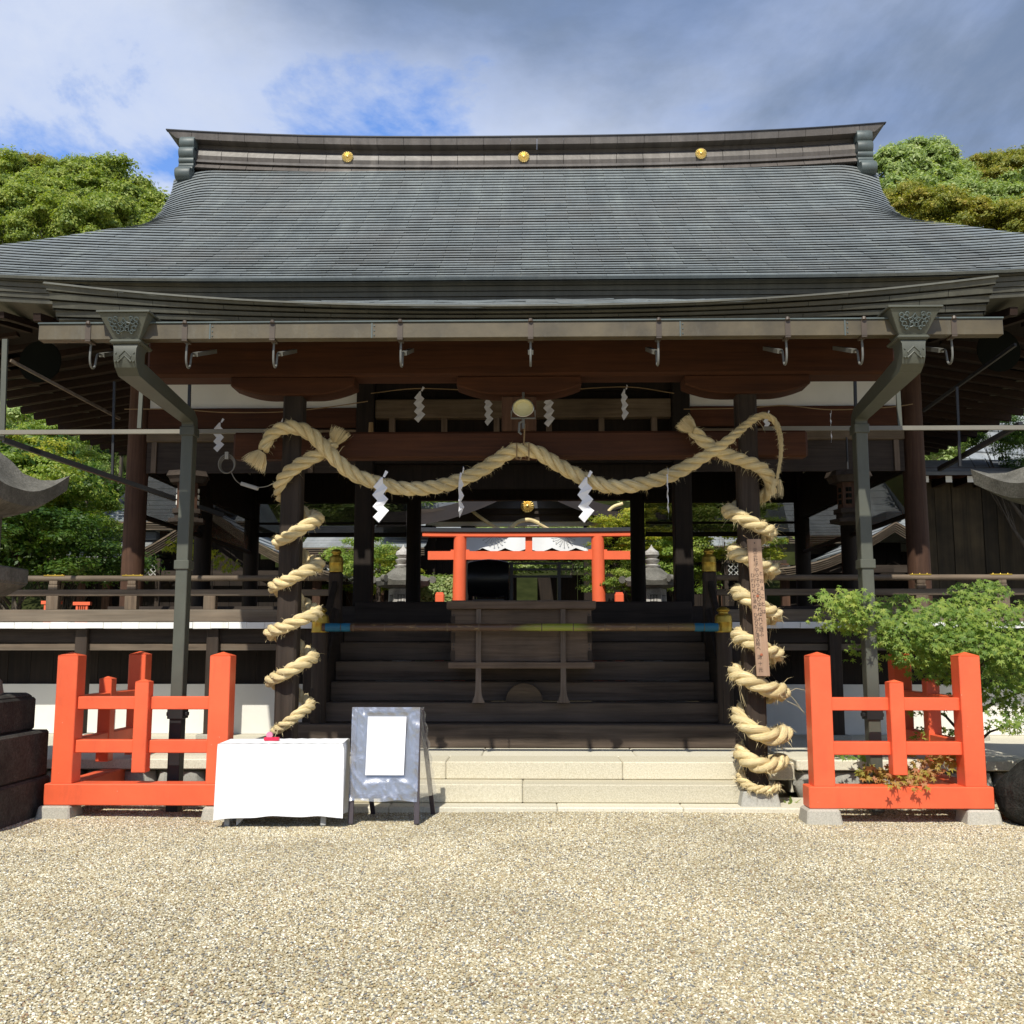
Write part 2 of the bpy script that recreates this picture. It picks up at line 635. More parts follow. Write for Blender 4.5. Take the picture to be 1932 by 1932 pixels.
M["vermilion_far"] = paint("vermilion_paint_plain", (0.80, 0.140, 0.055), 0.45, 0.05)
M["granite"] = stone("pale_granite", (0.50, 0.455, 0.335), (0.67, 0.62, 0.49), (0.30, 0.255, 0.17), 70, stain=None)
M["granite_smooth"] = stone("pale_granite_tread", (0.58, 0.54, 0.43), (0.69, 0.65, 0.53), (0.38, 0.33, 0.25), 50, bs=0.2)
M["foot_stone"] = stone("foot_stone", (0.36, 0.335, 0.28), (0.50, 0.47, 0.40), (0.22, 0.21, 0.19), 80)
M["base_stone"] = stone("grey_base_stone", (0.33, 0.32, 0.28), (0.43, 0.42, 0.38), (0.26, 0.25, 0.22), 60, bs=0.2)
M["shaded_stone"] = stone("mossy_shaded_stone", (0.032, 0.032, 0.028), (0.075, 0.074, 0.066), (0.02, 0.02, 0.018), 40, stain=(0.016, 0.016, 0.014), bs=0.7, bd=0.012)  # mossy stone, darkened further so the colour carries the blocks' shaded side
M["lantern_stone"] = stone("lantern_roof_stone", (0.12, 0.115, 0.10), (0.21, 0.20, 0.175), (0.06, 0.056, 0.05), 45, stain=(0.065, 0.062, 0.052), bs=0.7, bd=0.01)
M["pale_stone"] = stone("pale_lantern_stone", (0.42, 0.40, 0.38), (0.60, 0.58, 0.55), (0.25, 0.23, 0.2), 30, stain=(0.20, 0.185, 0.16))
M["gold"] = metal("gold_leaf", (0.80, 0.62, 0.26), 0.42)
M["brass"] = metal("gilt_cap", (0.47, 0.32, 0.055), 0.45, 0.85, 0.35)
M["black"] = paint("black_lacquer", (0.012, 0.012, 0.013), 0.35, 0.2)
M["charcoal"] = paint("charcoal_cover", (0.055, 0.058, 0.068), 0.5, 0.1)
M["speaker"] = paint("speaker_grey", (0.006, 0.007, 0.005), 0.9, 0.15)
M["speaker"].node_tree.nodes["Principled BSDF"].inputs["Specular IOR Level"].default_value = 0.1
M["cloth"] = paint("white_cloth", (0.80, 0.81, 0.83), 0.85, 0.02, bs=0.1)
M["paper"] = paint("white_paper", (0.80, 0.80, 0.84), 0.8, 0.01, bs=0.02)
M["grey_roof"] = copper_shingle("grey_roof_copper", (0.16, 0.175, 0.185), (0.26, 0.28, 0.29), (0.36, 0.385, 0.385), (0.22, 0.21, 0.20))
M["dark_roof"] = paint("dark_slate_roof", (0.085, 0.092, 0.105), 0.5, 0.3, bs=0.2)
M["brown_roof"] = paint("brown_bark_roof", (0.055, 0.040, 0.032), 0.8, 0.3, bs=0.3)
M["plank"] = wood("brown_plank", (0.022, 0.016, 0.008), (0.052, 0.038, 0.020), "z", grain=14, var=0.45)
M["panel"] = wood("panel_wood", (0.026, 0.018, 0.013), (0.050, 0.036, 0.028), "x")
M["lattice"] = paint("grey_lattice", (0.42, 0.42, 0.40), 0.7, 0.1)
M["blue_tape"] = paint("blue_tape", (0.010, 0.12, 0.21), 0.5, 0.12)
M["red_plastic"] = paint("red_plastic", (0.62, 0.015, 0.06), 0.3, 0.1)
M["cable"] = paint("grey_cable", (0.20, 0.19, 0.17), 0.5, 0.1)
M["ink"] = paint("black_ink", (0.018, 0.016, 0.02), 0.7, 0.1)
M["straw_cord"] = paint("straw_cord", (0.30, 0.20, 0.10), 0.9, 0.2)
M["bark"] = wood("tree_bark", (0.035, 0.028, 0.02), (0.11, 0.09, 0.07), "z", grain=8)

# ------------------------------------------------------------------ ground
g = MB()
gx = [-400, -60, -20, -12] + [-9 + 0.75 * i for i in range(25)] + [12, 20, 60, 400]
gy = [-60, -10, 0] + [2 + 0.75 * i for i in range(13)] + [14, 20, 26, 36, 70, 400]


def gz(x, y):
    return 0.012 * math.sin(1.3 * x + 0.4) * math.sin(0.9 * y) if 0 < y < 11 else 0.0


g.grid([[(x, y, gz(x, y) - 0.004) for x in gx] for y in gy])
gm, nt, b = new_mat("gravel_bed")
n1 = tex(nt, "voronoi", 62, (1, 1, 1))
r1 = ramp(nt, [(0.0, (0.30, 0.245, 0.145)), (0.3, (0.46, 0.395, 0.25)), (0.6, (0.38, 0.315, 0.185)), (0.85, (0.56, 0.50, 0.36)), (1.0, (0.26, 0.235, 0.19))])
nt.links.new(n1.outputs["Color"], r1.inputs[0])
nt.links.new(r1.outputs[0], b.inputs["Base Color"])
b.inputs["Roughness"].default_value = 0.95
nt.links.new(bump(nt, n1.outputs["Distance"], 0.6, 0.01), b.inputs["Normal"])
ground = g.build("ground", gm, kind="structure", normals=False)
ground["label"] = "flat forecourt of tan gravel before the shrine hall"

# loose pebbles, instanced on a sheet that widens away from the viewer
pm, nt, b = new_mat("pebble")
oi = node(nt, "ShaderNodeObjectInfo")
pr = ramp(nt, [(0.0, (0.433, 0.370, 0.234)), (0.22, (0.541, 0.487, 0.341)), (0.38, (0.335, 0.273, 0.161)), (0.50, (0.689, 0.645, 0.499)), (0.63, (0.482, 0.391, 0.224)),
               (0.76, (0.226, 0.223, 0.208)), (0.87, (0.847, 0.818, 0.688)), (0.94, (0.285, 0.187, 0.113)), (0.975, (0.138, 0.140, 0.145))], "CONSTANT")
nt.links.new(oi.outputs["Random"], pr.inputs[0])
pn = tex(nt, "noise", 60, (1, 1, 1), 3, 0.6)
pv = ramp(nt, [(0.3, 0.85), (0.7, 1.12)])
nt.links.new(pn.outputs["Fac"], pv.inputs[0])
big = node(nt, "ShaderNodeTexNoise")
big.inputs["Scale"].default_value = 0.9
big.inputs["Detail"].default_value = 5.0
nt.links.new(oi.outputs["Location"], big.inputs["Vector"])
bigr = ramp(nt, [(0.32, (0.84, 0.83, 0.82)), (0.68, (1.08, 1.07, 1.06))])
nt.links.new(big.outputs["Fac"], bigr.inputs[0])
pc = mixc(nt, 1.0, pr.outputs[0], pv.outputs[0], "MULTIPLY")
nt.links.new(mixc(nt, 1.0, pc, bigr.outputs[0], "MULTIPLY"), b.inputs["Base Color"])
b.inputs["Roughness"].default_value = 0.72
b.inputs["Specular IOR Level"].default_value = 0.35

g = MB()
rows = []
for i in range(30):
    y = 3.7 + i * 0.235
    hw = 0.56 * y + 1.3
    rows.append([(-hw + 2 * hw * j / 40, y, gz(-hw + 2 * hw * j / 40, y)) for j in range(41)])
g.grid(rows)
gravel = g.build("gravel", None, kind="stuff", normals=False)
gravel["label"] = "loose tan, grey and white gravel covering the forecourt"
gn = bpy.data.node_groups.new("scatter_pebbles", "GeometryNodeTree")
gn.interface.new_socket("Geometry", in_out="INPUT", socket_type="NodeSocketGeometry")
gn.interface.new_socket("Geometry", in_out="OUTPUT", socket_type="NodeSocketGeometry")
gi, go = gn.nodes.new("NodeGroupInput"), gn.nodes.new("NodeGroupOutput")
dp = gn.nodes.new("GeometryNodeDistributePointsOnFaces")
dp.inputs["Density"].default_value = 7400.0
dp.inputs["Seed"].default_value = 3
ico = gn.nodes.new("GeometryNodeMeshIcoSphere")
ico.inputs["Radius"].default_value = 0.0078
ico.inputs["Subdivisions"].default_value = 2
sm = gn.nodes.new("GeometryNodeSetShadeSmooth")
stm = gn.nodes.new("GeometryNodeSetMaterial")
stm.inputs["Material"].default_value = pm
iop = gn.nodes.new("GeometryNodeInstanceOnPoints")
rr = gn.nodes.new("FunctionNodeRandomValue")
rr.data_type = "FLOAT_VECTOR"
rr.inputs[0].default_value = (-0.5, -0.5, 0.0)
rr.inputs[1].default_value = (0.5, 0.5, 6.28)
rs = gn.nodes.new("FunctionNodeRandomValue")
rs.data_type = "FLOAT_VECTOR"
rs.inputs[0].default_value = (0.55, 0.5, 0.30)
rs.inputs[1].default_value = (1.35, 1.0, 0.72)
rs.inputs["Seed"].default_value = 5
L = gn.links.new
L(gi.outputs[0], dp.inputs["Mesh"])
L(ico.outputs["Mesh"], sm.inputs["Geometry"])
L(sm.outputs[0], stm.inputs["Geometry"])
L(dp.outputs["Points"], iop.inputs["Points"])
L(stm.outputs[0], iop.inputs["Instance"])
L(rr.outputs[0], iop.inputs["Rotation"])
L(rs.outputs[0], iop.inputs["Scale"])
L(iop.outputs[0], go.inputs[0])
md = gravel.modifiers.new("pebbles", "NODES")
md.node_group = gn

# ------------------------------------------------------------------ the worship hall: roof
YC = 17.2                # centre line of the hall
Y0, Y1 = 11.6, 16.85     # front eave and foot of the ridge
XE = 8.6                 # eave corner
hall = thing("shrine_hall", "open wooden shrine hall under a huge curved grey roof, porch over its stair", "shrine hall", (0, 0, 0))


def gprof(y):
    t = y - Y0
    return 5.80 + 0.577 * t + 0.0653 / 2 * t * t


def half_w(y):
    pts = [(Y0, XE), (14.0, 6.2), (14.35, 5.9), (14.6, 5.80), (15.0, 5.80), (15.5, 5.82), (16.1, 5.90), (16.5, 6.0), (17.2, 6.22)]
    for (a, wa), (c, wc) in zip(pts, pts[1:]):
        if y <= c:
            return lerp(wa, wc, (y - a) / (c - a))
    return pts[-1][1]


def roof_z(x, y):
    z = gprof(y) + 0.36 * (abs(x) / XE) ** 5
    w = half_w(y)
    k = sstep(14.0, 15.2, y)
    e = max(0.0, (abs(x) - (w - 0.75)) / 0.75)
    return z - 0.20 * k * e * e


def shell_grid(m, back=False):
    pts = []
    for i in range(25):
        y = lerp(Y0, YC, i / 24)
        w = half_w(y)
        pts.append([(x, (2 * YC - y) if back else y, roof_z(x, min(y, Y1)) - 0.035 + max(0, y - Y1) * 0.7) for x in [w * (-1 + j / 15) for j in range(31)]])
    m.grid(pts)


roof = MB()
shell_grid(roof)
shell_grid(roof, True)
for s in (-1, 1):        # side slopes up to the gable foot, and the gable triangle
    pts = []
    for i in range(13):
        t = i / 12
        xx = lerp(XE, 5.75, t)
        pts.append([(s * xx, YC + (YC - Y0 - (XE - xx)) * (-1 + j / 10), roof_z(xx, Y0 + (XE - xx)) - 0.035) for j in range(21)])
    roof.grid(pts)
    gable = [(s * 5.35, y, roof_z(5.6, y) - 0.05) for y in (14.3, 15.0, 15.6, 16.2, 16.8)] + [(s * 5.35, 2 * YC - y, roof_z(5.6, y) - 0.05) for y in (16.8, 16.2, 15.6, 15.0, 14.3)]
    roof.add(gable, [tuple(range(10))])
main_roof = roof.build("main_roof", M["copper_edge"], hall, smooth=True, normals=False, tint=True)

# rows of copper shingles
NROW = 43
ys = []
acc, arc = 0.0, [0.0]
for i in range(200):
    a, c = Y0 + (Y1 - Y0) * i / 200, Y0 + (Y1 - Y0) * (i + 1) / 200
    arc.append(arc[-1] + math.hypot(c - a, gprof(c) - gprof(a)))
for i in range(NROW + 1):
    d = arc[-1] * i / NROW
    k = max(j for j in range(201) if arc[j] <= d + 1e-9)
    k = min(k, 199)
    ys.append(Y0 + (Y1 - Y0) * (k + (d - arc[k]) / (arc[k + 1] - arc[k])) / 200)


def shingle_patch(m, surf, hw, x0, x1, ya, yb, lift, lift2, nseg, tint, jit=0.0):
    """one sheet: lower edge lifted clear of the row below, upper edge tucked in"""
    m.tint = tint
    top, low, lip, und = [], [], [], []
    wa, wb = hw(ya), hw(yb)
    for k in range(nseg + 1):
        x = lerp(x0, x1, k / nseg)
        xa = max(-wa, min(wa, x))
        xb = max(-wb, min(wb, x))
        wob = jit * math.sin(k * 2.1 + x0 * 5)
        e_ = min(1.0, max(0.22, (wa - abs(xa)) / 0.6))
        lf_ = lift * e_
        low.append((xa, ya - 0.006 + wob, surf(xa, ya) + lf_ + wob * 0.7 * e_))
        lip.append((xa, ya - 0.004 + wob, surf(xa, ya) + lf_ - 0.010 * e_ + wob * 0.7 * e_))
        und.append((xa, ya + 0.07, surf(xa, ya + 0.07) - 0.012))
        top.append((xb, yb + 0.012, surf(xb, yb) + lift2))
    vs = top + low + lip + und
    n = nseg + 1
    fs = []
    for k in range(nseg):
        fs.append((k, k + n, k + n + 1, k + 1))
        fs.append((k + n, k + 2 * n, k + 2 * n + 1, k + n + 1))
        fs.append((k + 2 * n, k + 3 * n, k + 3 * n + 1, k + 2 * n + 1))
    m.add(vs, fs)


rest = MB()
PL = 0.68
count = 0
keep = []
for i in range(NROW):
    ya, yb = ys[i], ys[i + 1]
    w = max(half_w(ya), half_w(yb))
    x = -w - (PL / 2 if i % 2 else 0) - 0.1
    x = -math.ceil(w / PL) * PL - (PL / 2 if i % 2 else 0)
    rowtint = rng.uniform(-0.08, 0.08)
    while x < w:
        xa, xb = max(x + 0.002, -w), min(x + PL - 0.002, w)
        x += PL
        if xb - xa < 0.05:
            continue
        big = abs(xa + xb) / 2 < 6.9 and i < 14      # the rows nearest the viewer
        tint = min(1, max(0, rng.gauss(0.5, 0.12) + rowtint * 0.5))
        nseg = 6 if max(abs(xa), abs(xb)) > 4.6 else 2
        m = MB() if big and count < 292 else rest
        shingle_patch(m, roof_z, half_w, xa, xb, ya, yb, 0.0125 + rng.uniform(-0.002, 0.004), -0.004, nseg, tint, rng.uniform(0, 0.006))
        if m is not rest:
            m.build("shingle", M["copper"], main_roof, normals=False, tint=True)
            count += 1
rest.build("shingles", M["copper"], main_roof, kind="stuff", normals=False, tint=True)


# layered eave edge of the main roof
def eave_layers(m, xs, top_fn, y_fn, n, bottom_fn, back=0.9, setb=0.028):
    for k in range(n):
        m.tint = 0.25 + 0.12 * (k % 3) + rng.uniform(-0.05, 0.05)
        pts = []
        for x in xs:
            zt, zb = top_fn(x), bottom_fn(x)
            a = lerp(zt, zb, k / n)
            c = lerp(zt, zb, (k + 1) / n) + 0.006
            y = y_fn(x) + setb * k
            pts.append([(x, y + 0.3, a), (x, y, a), (x, y + 0.01, c), (x, y + back, c + 0.02)])
        m.grid(pts)


ed = MB()
xs = [-XE + 2 * XE * i / 60 for i in range(61)]
eave_layers(ed, xs, lambda x: roof_z(x, Y0) + 0.015, lambda x: Y0 + 0.11 * (1 - sstep(3.5, 7.0, abs(x))), 5, lambda x: roof_z(x, Y0) - 0.27)
ed.build("eave_edge", M["copper_edge"], main_roof, normals=False, tint=True)
lip = MB()
lip.tint = 0.7
lip.sweepx([(Y0 - 0.035, 0.012), (Y0 + 0.02, 0.036), (Y0 + 0.05, 0.02), (Y0 - 0.0, -0.014)], xs, lambda x: roof_z(x, Y0))
lip.build("eave_lip", M["copper"], main_roof, tint=True)
for s in (-1, 1):        # the edge along the sides
    sd = MB()
    for k in range(5):
        sd.tint = 0.3 + 0.1 * (k % 3)
        pts = []
        for i in range(31):
            y = lerp(Y0, 2 * YC - Y0, i / 30)
            up = 0.36 * (abs(y - YC) / (YC - Y0)) ** 5
            zt = 5.81 + up
            a, c = zt - 0.056 * k, zt - 0.056 * (k + 1) + 0.005
            x = XE - 0.028 * k
            pts.append([(s * (x - 0.3), y, a), (s * x, y, a), (s * (x - 0.01), y, c), (s * (x - 0.9), y, c + 0.02)])
        sd.grid(pts)
    sd.build("eave_edge", M["copper_edge"], main_roof, normals=False, tint=True)

# soffit and rafters of the main eaves
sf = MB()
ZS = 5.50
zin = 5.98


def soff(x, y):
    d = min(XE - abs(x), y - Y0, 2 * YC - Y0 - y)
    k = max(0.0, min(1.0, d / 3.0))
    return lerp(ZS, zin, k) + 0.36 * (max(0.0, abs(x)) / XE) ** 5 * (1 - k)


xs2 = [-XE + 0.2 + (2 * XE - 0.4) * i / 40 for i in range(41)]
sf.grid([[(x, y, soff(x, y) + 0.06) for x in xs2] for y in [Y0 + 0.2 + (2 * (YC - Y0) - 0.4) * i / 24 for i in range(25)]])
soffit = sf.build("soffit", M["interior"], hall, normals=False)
rm = MB()
rm.beam((0, 0, -0.05), (2.95, 0, 0.44), 0.09, 0.11)
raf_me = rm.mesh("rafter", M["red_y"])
raf_me2 = None
for s in (-1, 1):
    for i in range(24):
        y = 12.0 + i * 0.45
        d_end = min(y - Y0, 2 * YC - Y0 - y)
        o = linked("rafter", raf_me, soffit, (s * (XE - 0.25), y, ZS - 0.06 + 0.36 * (abs(y - YC) / (YC - Y0)) ** 5 * 0.8), 0 if s < 0 else PI)
        k_ = min(1.0, max(0.1, (d_end - 0.25) / 2.95))
        o.scale = (k_, 1, k_)
for i in range(37):
    x = -8.1 + i * 0.45
    o = linked("rafter", raf_me, soffit, (x, Y0 + 0.25, ZS - 0.06 + 0.36 * (abs(x) / XE) ** 5), PI / 2)
    k_ = min(1.0, max(0.1, (XE - abs(x) - 0.25) / 2.95))
    o.scale = (k_, 1, k_)

# ------------------------------------------------------------------ ridge
RY = 16.86


def rraise(x):
    return 0.20 * (abs(x) / 6.4) ** 2.6


xr = [-5.75 + 11.5 * i / 48 for i in range(49)]
ridge = MB()
ridge.tint = 0.2
ridge.sweepx([(RY + 0.10, 9.66), (RY + 0.10, 10.13), (2 * YC - RY - 0.10, 10.13), (2 * YC - RY - 0.10, 9.66)], xr, rraise)
ridge = ridge.build("ridge", M["ridge_copper"], hall, tint=True)
for (za, zb, ya, name) in ((9.62, 9.735, RY - 0.10, "ridge_foot_panel"), (9.80, 10.06, RY - 0.0, "ridge_panel")):
    n = 25
    for k in range(n):
        m = MB()
        m.tint = rng.uniform(0.2, 0.85)
        xa, xb = -5.75 + 11.5 * k / n + 0.004, -5.75 + 11.5 * (k + 1) / n - 0.004
        lean = 0.035
        if name == "ridge_panel":
            m.sweepx([(ya, za), (ya - 0.02, za + 0.08), (ya + 0.02, zb - 0.06), (ya + 0.10, zb), (ya + 0.16, zb), (ya + 0.16, za)], [xa, (xa + xb) / 2, xb], rraise)
        else:
            m.sweepx([(ya, za), (ya + 0.09, zb), (ya + 0.2, zb), (ya + 0.2, za)], [xa, (xa + xb) / 2, xb], rraise)
        m.build(name, M["ridge_copper"], ridge, tint=True)
tr = MB()
tr.tint = 0.15
tr.sweepx([(RY - 0.06, 9.74), (RY - 0.06, 9.765), (RY + 0.1, 9.775), (RY + 0.1, 9.74)], xr, rraise)
tr.sweepx([(RY - 0.03, 9.776), (RY - 0.03, 9.797), (RY + 0.1, 9.797), (RY + 0.1, 9.776)], xr, rraise)
tr.build("ridge_moulding", M["ridge_copper"], ridge, tint=True)
n = 27
xcap = [-6.25 + 12.5 * k / n for k in range(n + 1)]
for k in range(n):
    m = MB()
    m.tint = rng.uniform(0.15, 0.7)
    xa, xb = xcap[k] + 0.003, xcap[k + 1] - 0.003
    sl = 0.16
    ends = [xa, (xa + xb) / 2, xb]
    vs = []
    prof = [(RY - 0.11, 10.125), (RY - 0.13, 10.245), (RY - 0.08, 10.262), (YC, 10.32), (2 * YC - RY + 0.08, 10.262), (2 * YC - RY + 0.13, 10.245), (2 * YC - RY + 0.11, 10.125)]
    if k == 0:
        ends = [xa, xa + 0.2, xb]
    if k == n - 1:
        ends = [xa, xb - 0.2, xb]
    m.sweepx(prof, ends, rraise)
    if k == 0 or k == n - 1:     # slanted tip: the upper edge reaches farther out
        i0 = 0 if k == 0 else 2
        for q in range(7):
            vi = i0 * 7 + q
            v = m.v[vi]
            if v[2] < 10.19 + rraise(v[0]):
                m.v[vi] = (v[0] + (0.16 if k == 0 else -0.16), v[1], v[2] + 0.01)
            else:
                m.v[vi] = (v[0], v[1], v[2] + 0.03)
    m.build("ridge_cap", M["ridge_copper"], ridge, tint=True)
eg = MB()
eg.tint = 0.1
eg.sweepx([(RY - 0.145, 10.25), (RY - 0.145, 10.270), (RY - 0.06, 10.285), (RY - 0.06, 10.25)], [-6.24 + 12.48 * i / 48 for i in range(49)], rraise)
eg.build("ridge_cap_edge", M["black"], ridge, tint=True)


def crest_mesh(rad):
    m = MB()
    for k in range(16):
        a = 2 * PI * k / 16
        ca, sa = math.cos(a), math.sin(a)
        prof = [(0.16, 0.035), (0.45, 0.10), (0.80, 0.15), (0.96, 0.12), (1.0, 0.02)]
        vs, n = [], len(prof)
        for r, wd in prof:
            for t in (-1, -0.5, 0, 0.5, 1):
                off = t * wd
                h = 0.34 + 0.10 * math.sin(PI * min(1, r)) * 0 - 0.22 * t * t - 0.30 * max(0, r - 0.75)
                vs.append(((ca * r - sa * off) * rad, -h * rad * 0.6, (sa * r + ca * off) * rad))
        fs = [(i * 5 + j, i * 5 + j + 1, (i + 1) * 5 + j + 1, (i + 1) * 5 + j) for i in range(n - 1) for j in range(4)]
        m.add(vs, fs)
    m.tube([(0, 0.02, 0), (0, -0.04 * rad, 0)], [0.97 * rad, 0.93 * rad], 32)
    m.tube([(0, 0, 0), (0, -0.24 * rad, 0), (0, -0.30 * rad, 0)], [0.20 * rad, 0.18 * rad, 0.08 * rad], 14)
    return m.mesh("crest", M["gold"], smooth=True, angle=50)


crest_me = crest_mesh(0.102)
for x in (-3.07, 0.0, 3.07):
    linked("crest", crest_me, ridge, (x, RY - 0.03, 9.935 + rraise(x)))

# scrolled ornaments closing the ridge ends
for s in (-1, 1):
    o = MB()
    z0 = rraise(5.9)
    x0, x1 = (s * 5.73, s * 5.99)
    if x0 > x1:
        x0, x1 = x1, x0
    o.box(x0 + 0.04, x1 - 0.04, RY - 0.02, 2 * YC - RY + 0.02, 9.42 + z0, 10.16 + z0)
    for (yy, zc, rad) in ((RY - 0.05, 10.05, 0.125), (RY - 0.07, 9.855, 0.125), (RY - 0.10, 9.715, 0.065), (RY - 0.10, 9.625, 0.050), (RY - 0.14, 9.54, 0.06), (RY - 0.22, 9.415, 0.12)):
        o.tube([(x0, yy, zc + z0), (x0 + 0.02, yy, zc + z0), (x1 - 0.02, yy, zc + z0), (x1, yy, zc + z0)], [rad * 0.93, rad, rad, rad * 0.93], 28)
        for xe in (x0 - 0.008, x1 + 0.008):
            pass
    o.prismx([(RY - 0.12, 9.60 + z0), (RY - 0.02, 9.60 + z0), (RY - 0.02, 9.30 + z0), (RY - 0.24, 9.30 + z0)], x0 + 0.03, x1 - 0.03)
    o.box(x0 - 0.03, x1 - 0.08 if s < 0 else x1 + 0.03, RY - 0.10, RY + 0.06, 10.14 + z0, 10.20 + z0)
    o = o.build("ridge_end_ornament", M["patina"], ridge, smooth=True)

# ------------------------------------------------------------------ porch roof
PX_, PY0, PY1 = 4.02, 8.34, 11.62


def porch_z(x, y):
    t = (y - PY0) / (PY1 - PY0)
    return 4.335 + 1.20 * (0.92 * t + 0.08 * t * t) + 0.228 * (abs(x) / PX_) ** 2.3 * max(0.0, 1 - t) ** 1.3


pr_ = MB()
pr_.grid([[(x, y, porch_z(x, y) - 0.03) for x in [PX_ * (-1 + i / 14) for i in range(29)]] for y in [lerp(PY0, PY1, j / 10) for j in range(11)]])
porch = pr_.build("porch_roof", M["copper_edge"], hall, smooth=True, normals=False, tint=True)
rest = MB()
NP = 18
for i in range(NP):
    ya, yb = lerp(PY0, PY1, i / NP), lerp(PY0, PY1, (i + 1) / NP)
    x = -PX_ - (PL / 2 if i % 2 else 0)
    while x < PX_:
        xa, xb = max(x + 0.002, -PX_), min(x + PL - 0.002, PX_)
        x += PL
        if xb - xa < 0.05:
            continue
        shingle_patch(rest, porch_z, lambda y: PX_, xa, xb, ya, yb, 0.014 + rng.uniform(-0.004, 0.012), -0.004, 3, min(1, max(0, rng.gauss(0.5, 0.3))), 0.012)
rest.build("shingles", M["copper"], porch, kind="stuff", normals=False, tint=True)
# five layers of copper-clad edge boards, each made of separate lengths
NL = 5
for k in range(NL):
    xl = PX_ - 0.018 * k
    nb = 13
    cuts = [-xl] + sorted(-xl + 2 * xl * (j + 0.5 * (k % 2) + rng.uniform(-0.12, 0.12)) / nb for j in range(1, nb)) + [xl]
    for xa, xb in zip(cuts, cuts[1:]):
        m = MB()
        m.tint = rng.uniform(0.2, 0.8)
        pts = []
        for q in range(5):
            x = lerp(xa + 0.002, xb - 0.002, q / 4)
            zt = porch_z(x, PY0) + 0.01
            zb = 4.205 + 0.035 * (abs(x) / PX_) ** 2
            a = lerp(zt, zb, k / NL)
            c = lerp(zt, zb, (k + 1) / NL)
            y = PY0 + 0.030 * k
            pts.append([(x, y + 0.10, a + 0.004), (x, y - 0.012, a), (x, y + 0.002, c + 0.012), (x, y + 0.20, c + 0.016)])
        m.grid(pts)
        m.build("edge_board", M["copper_edge"], porch, normals=False, tint=True)
lp = MB()
lp.tint = 0.75
lp.sweepx([(PY0 - 0.03, 0.004), (PY0 - 0.01, 0.026), (PY0 + 0.06, 0.034), (PY0 + 0.06, 0.0)], [PX_ * (-1 + i / 20) * 1.004 for i in range(41)], lambda x: porch_z(min(PX_, max(-PX_, x)), PY0))
lp.build("eave_lip", M["copper_edge"], porch, tint=True)
for s in (-1, 1):        # sides of the porch roof
    m = MB()
    for k in range(4):
        m.tint = 0.3 + 0.12 * k
        pts = []
        for j in range(9):
            y = lerp(PY0, PY1 - 0.1, j / 8)
            zt = porch_z(PX_, y) + 0.01
            a, c = zt - 0.075 * k, zt - 0.075 * (k + 1) + 0.008
            if j == 0:
                c = max(c, 4.24)
                a = max(a, 4.242)
            x = PX_ - 0.02 * k
            pts.append([(s * (x - 0.3), y + 0.03 * k, a), (s * x, y + 0.03 * k, a), (s * (x - 0.005), y + 0.03 * k, c), (s * (x - 0.4), y + 0.03 * k, c)])
        m.grid(pts)
    m.build("side_edge", M["copper_edge"], porch, normals=False, tint=True)
# underside: boards and rafters
m = MB()
m.grid([[(x, y, porch_z(0, y) - 0.17) for x in (-4.0, -2, 0, 2, 4.0)] for y in (PY0 + 0.16, 9.5, 10.5, PY1 + 0.1)])
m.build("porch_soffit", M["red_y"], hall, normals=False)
m = MB()
m.beam((0, PY0 + 0.22, 4.17), (0, PY1, 5.28), 0.085, 0.11)
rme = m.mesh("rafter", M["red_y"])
for i in range(17):
    linked("rafter", rme, porch, (-3.72 + 0.465 * i, 0, 0))
m = MB()
for i in range(16):
    x = -3.72 + 0.465 * i + 0.06
    m.box(x, x + 0.345, PY0 + 0.62, PY0 + 0.65, 4.36, 4.385)
m.build("eave_batten", M["pale_x"], porch)

# ------------------------------------------------------------------ gutter with straps, hooks, hoppers and downpipes
gt = MB()
GY = 8.2
gt.box(-3.99, 3.99, GY, GY + 0.10, 4.035, 4.168)
gut = gt.build("gutter", M["gutter"], hall, bevel=0.004)
m = MB()
m.box(-3.995, 3.995, GY - 0.012, GY + 0.012, 4.168, 4.182)
m.box(-3.995, 3.995, GY + 0.09, GY + 0.105, 4.168, 4.175)
m.build("gutter_rim", M["patina"], gut, bevel=0.003)
for x in (-2.55, -1.2, 1.35, 2.7):
    m = MB()
    m.box(x - 0.006, x + 0.006, GY - 0.004, GY + 0.0, 4.035, 4.168)
    for z in (4.06, 4.10, 4.14):
        m.cyl((x + 0.02, GY - 0.006, z), (x + 0.02, GY, z), 0.006, n=6)
    m.build("gutter_seam", M["patina"], gut)
strap_x = [(-3.571, 8.2, 4.13)[0], (-2.761, 8.2, 4.125)[0], (-2.029, 8.2, 4.121)[0], (-0.965, 8.2, 4.114)[0], (0.116, 8.2, 4.108)[0], (1.174, 8.2, 4.101)[0], (2.231, 8.2, 4.095)[0], (2.855, 8.2, 4.091)[0], (3.589, 8.2, 4.086)[0]]
m = MB()
m.box(-0.022, 0.022, GY - 0.008, GY - 0.001, 4.03, 4.165)
m.box(-0.022, 0.022, GY - 0.008, GY + 0.11, 4.020, 4.033)
m.cyl((0, GY - 0.012, 4.165), (0, GY - 0.012, 4.19), 0.022, 0.014, 8)
st_me = m.mesh("strap", M["strap"])
m = MB()
m.tube(spline([(0, GY + 0.07, 4.03), (0, GY + 0.06, 3.96), (0, GY + 0.06, 3.88), (0, GY + 0.085, 3.832), (0, GY + 0.13, 3.826), (0, GY + 0.165, 3.86), (0, GY + 0.18, 3.92), (0, GY + 0.21, 3.97), (0, GY + 0.34, 3.99)], 0.015), 0.0095, 8)
m.beam((0, GY + 0.28, 3.985), (0, GY + 0.80, 4.165), 0.045, 0.035)
hk_me = m.mesh("hook", M["steel"], smooth=True)
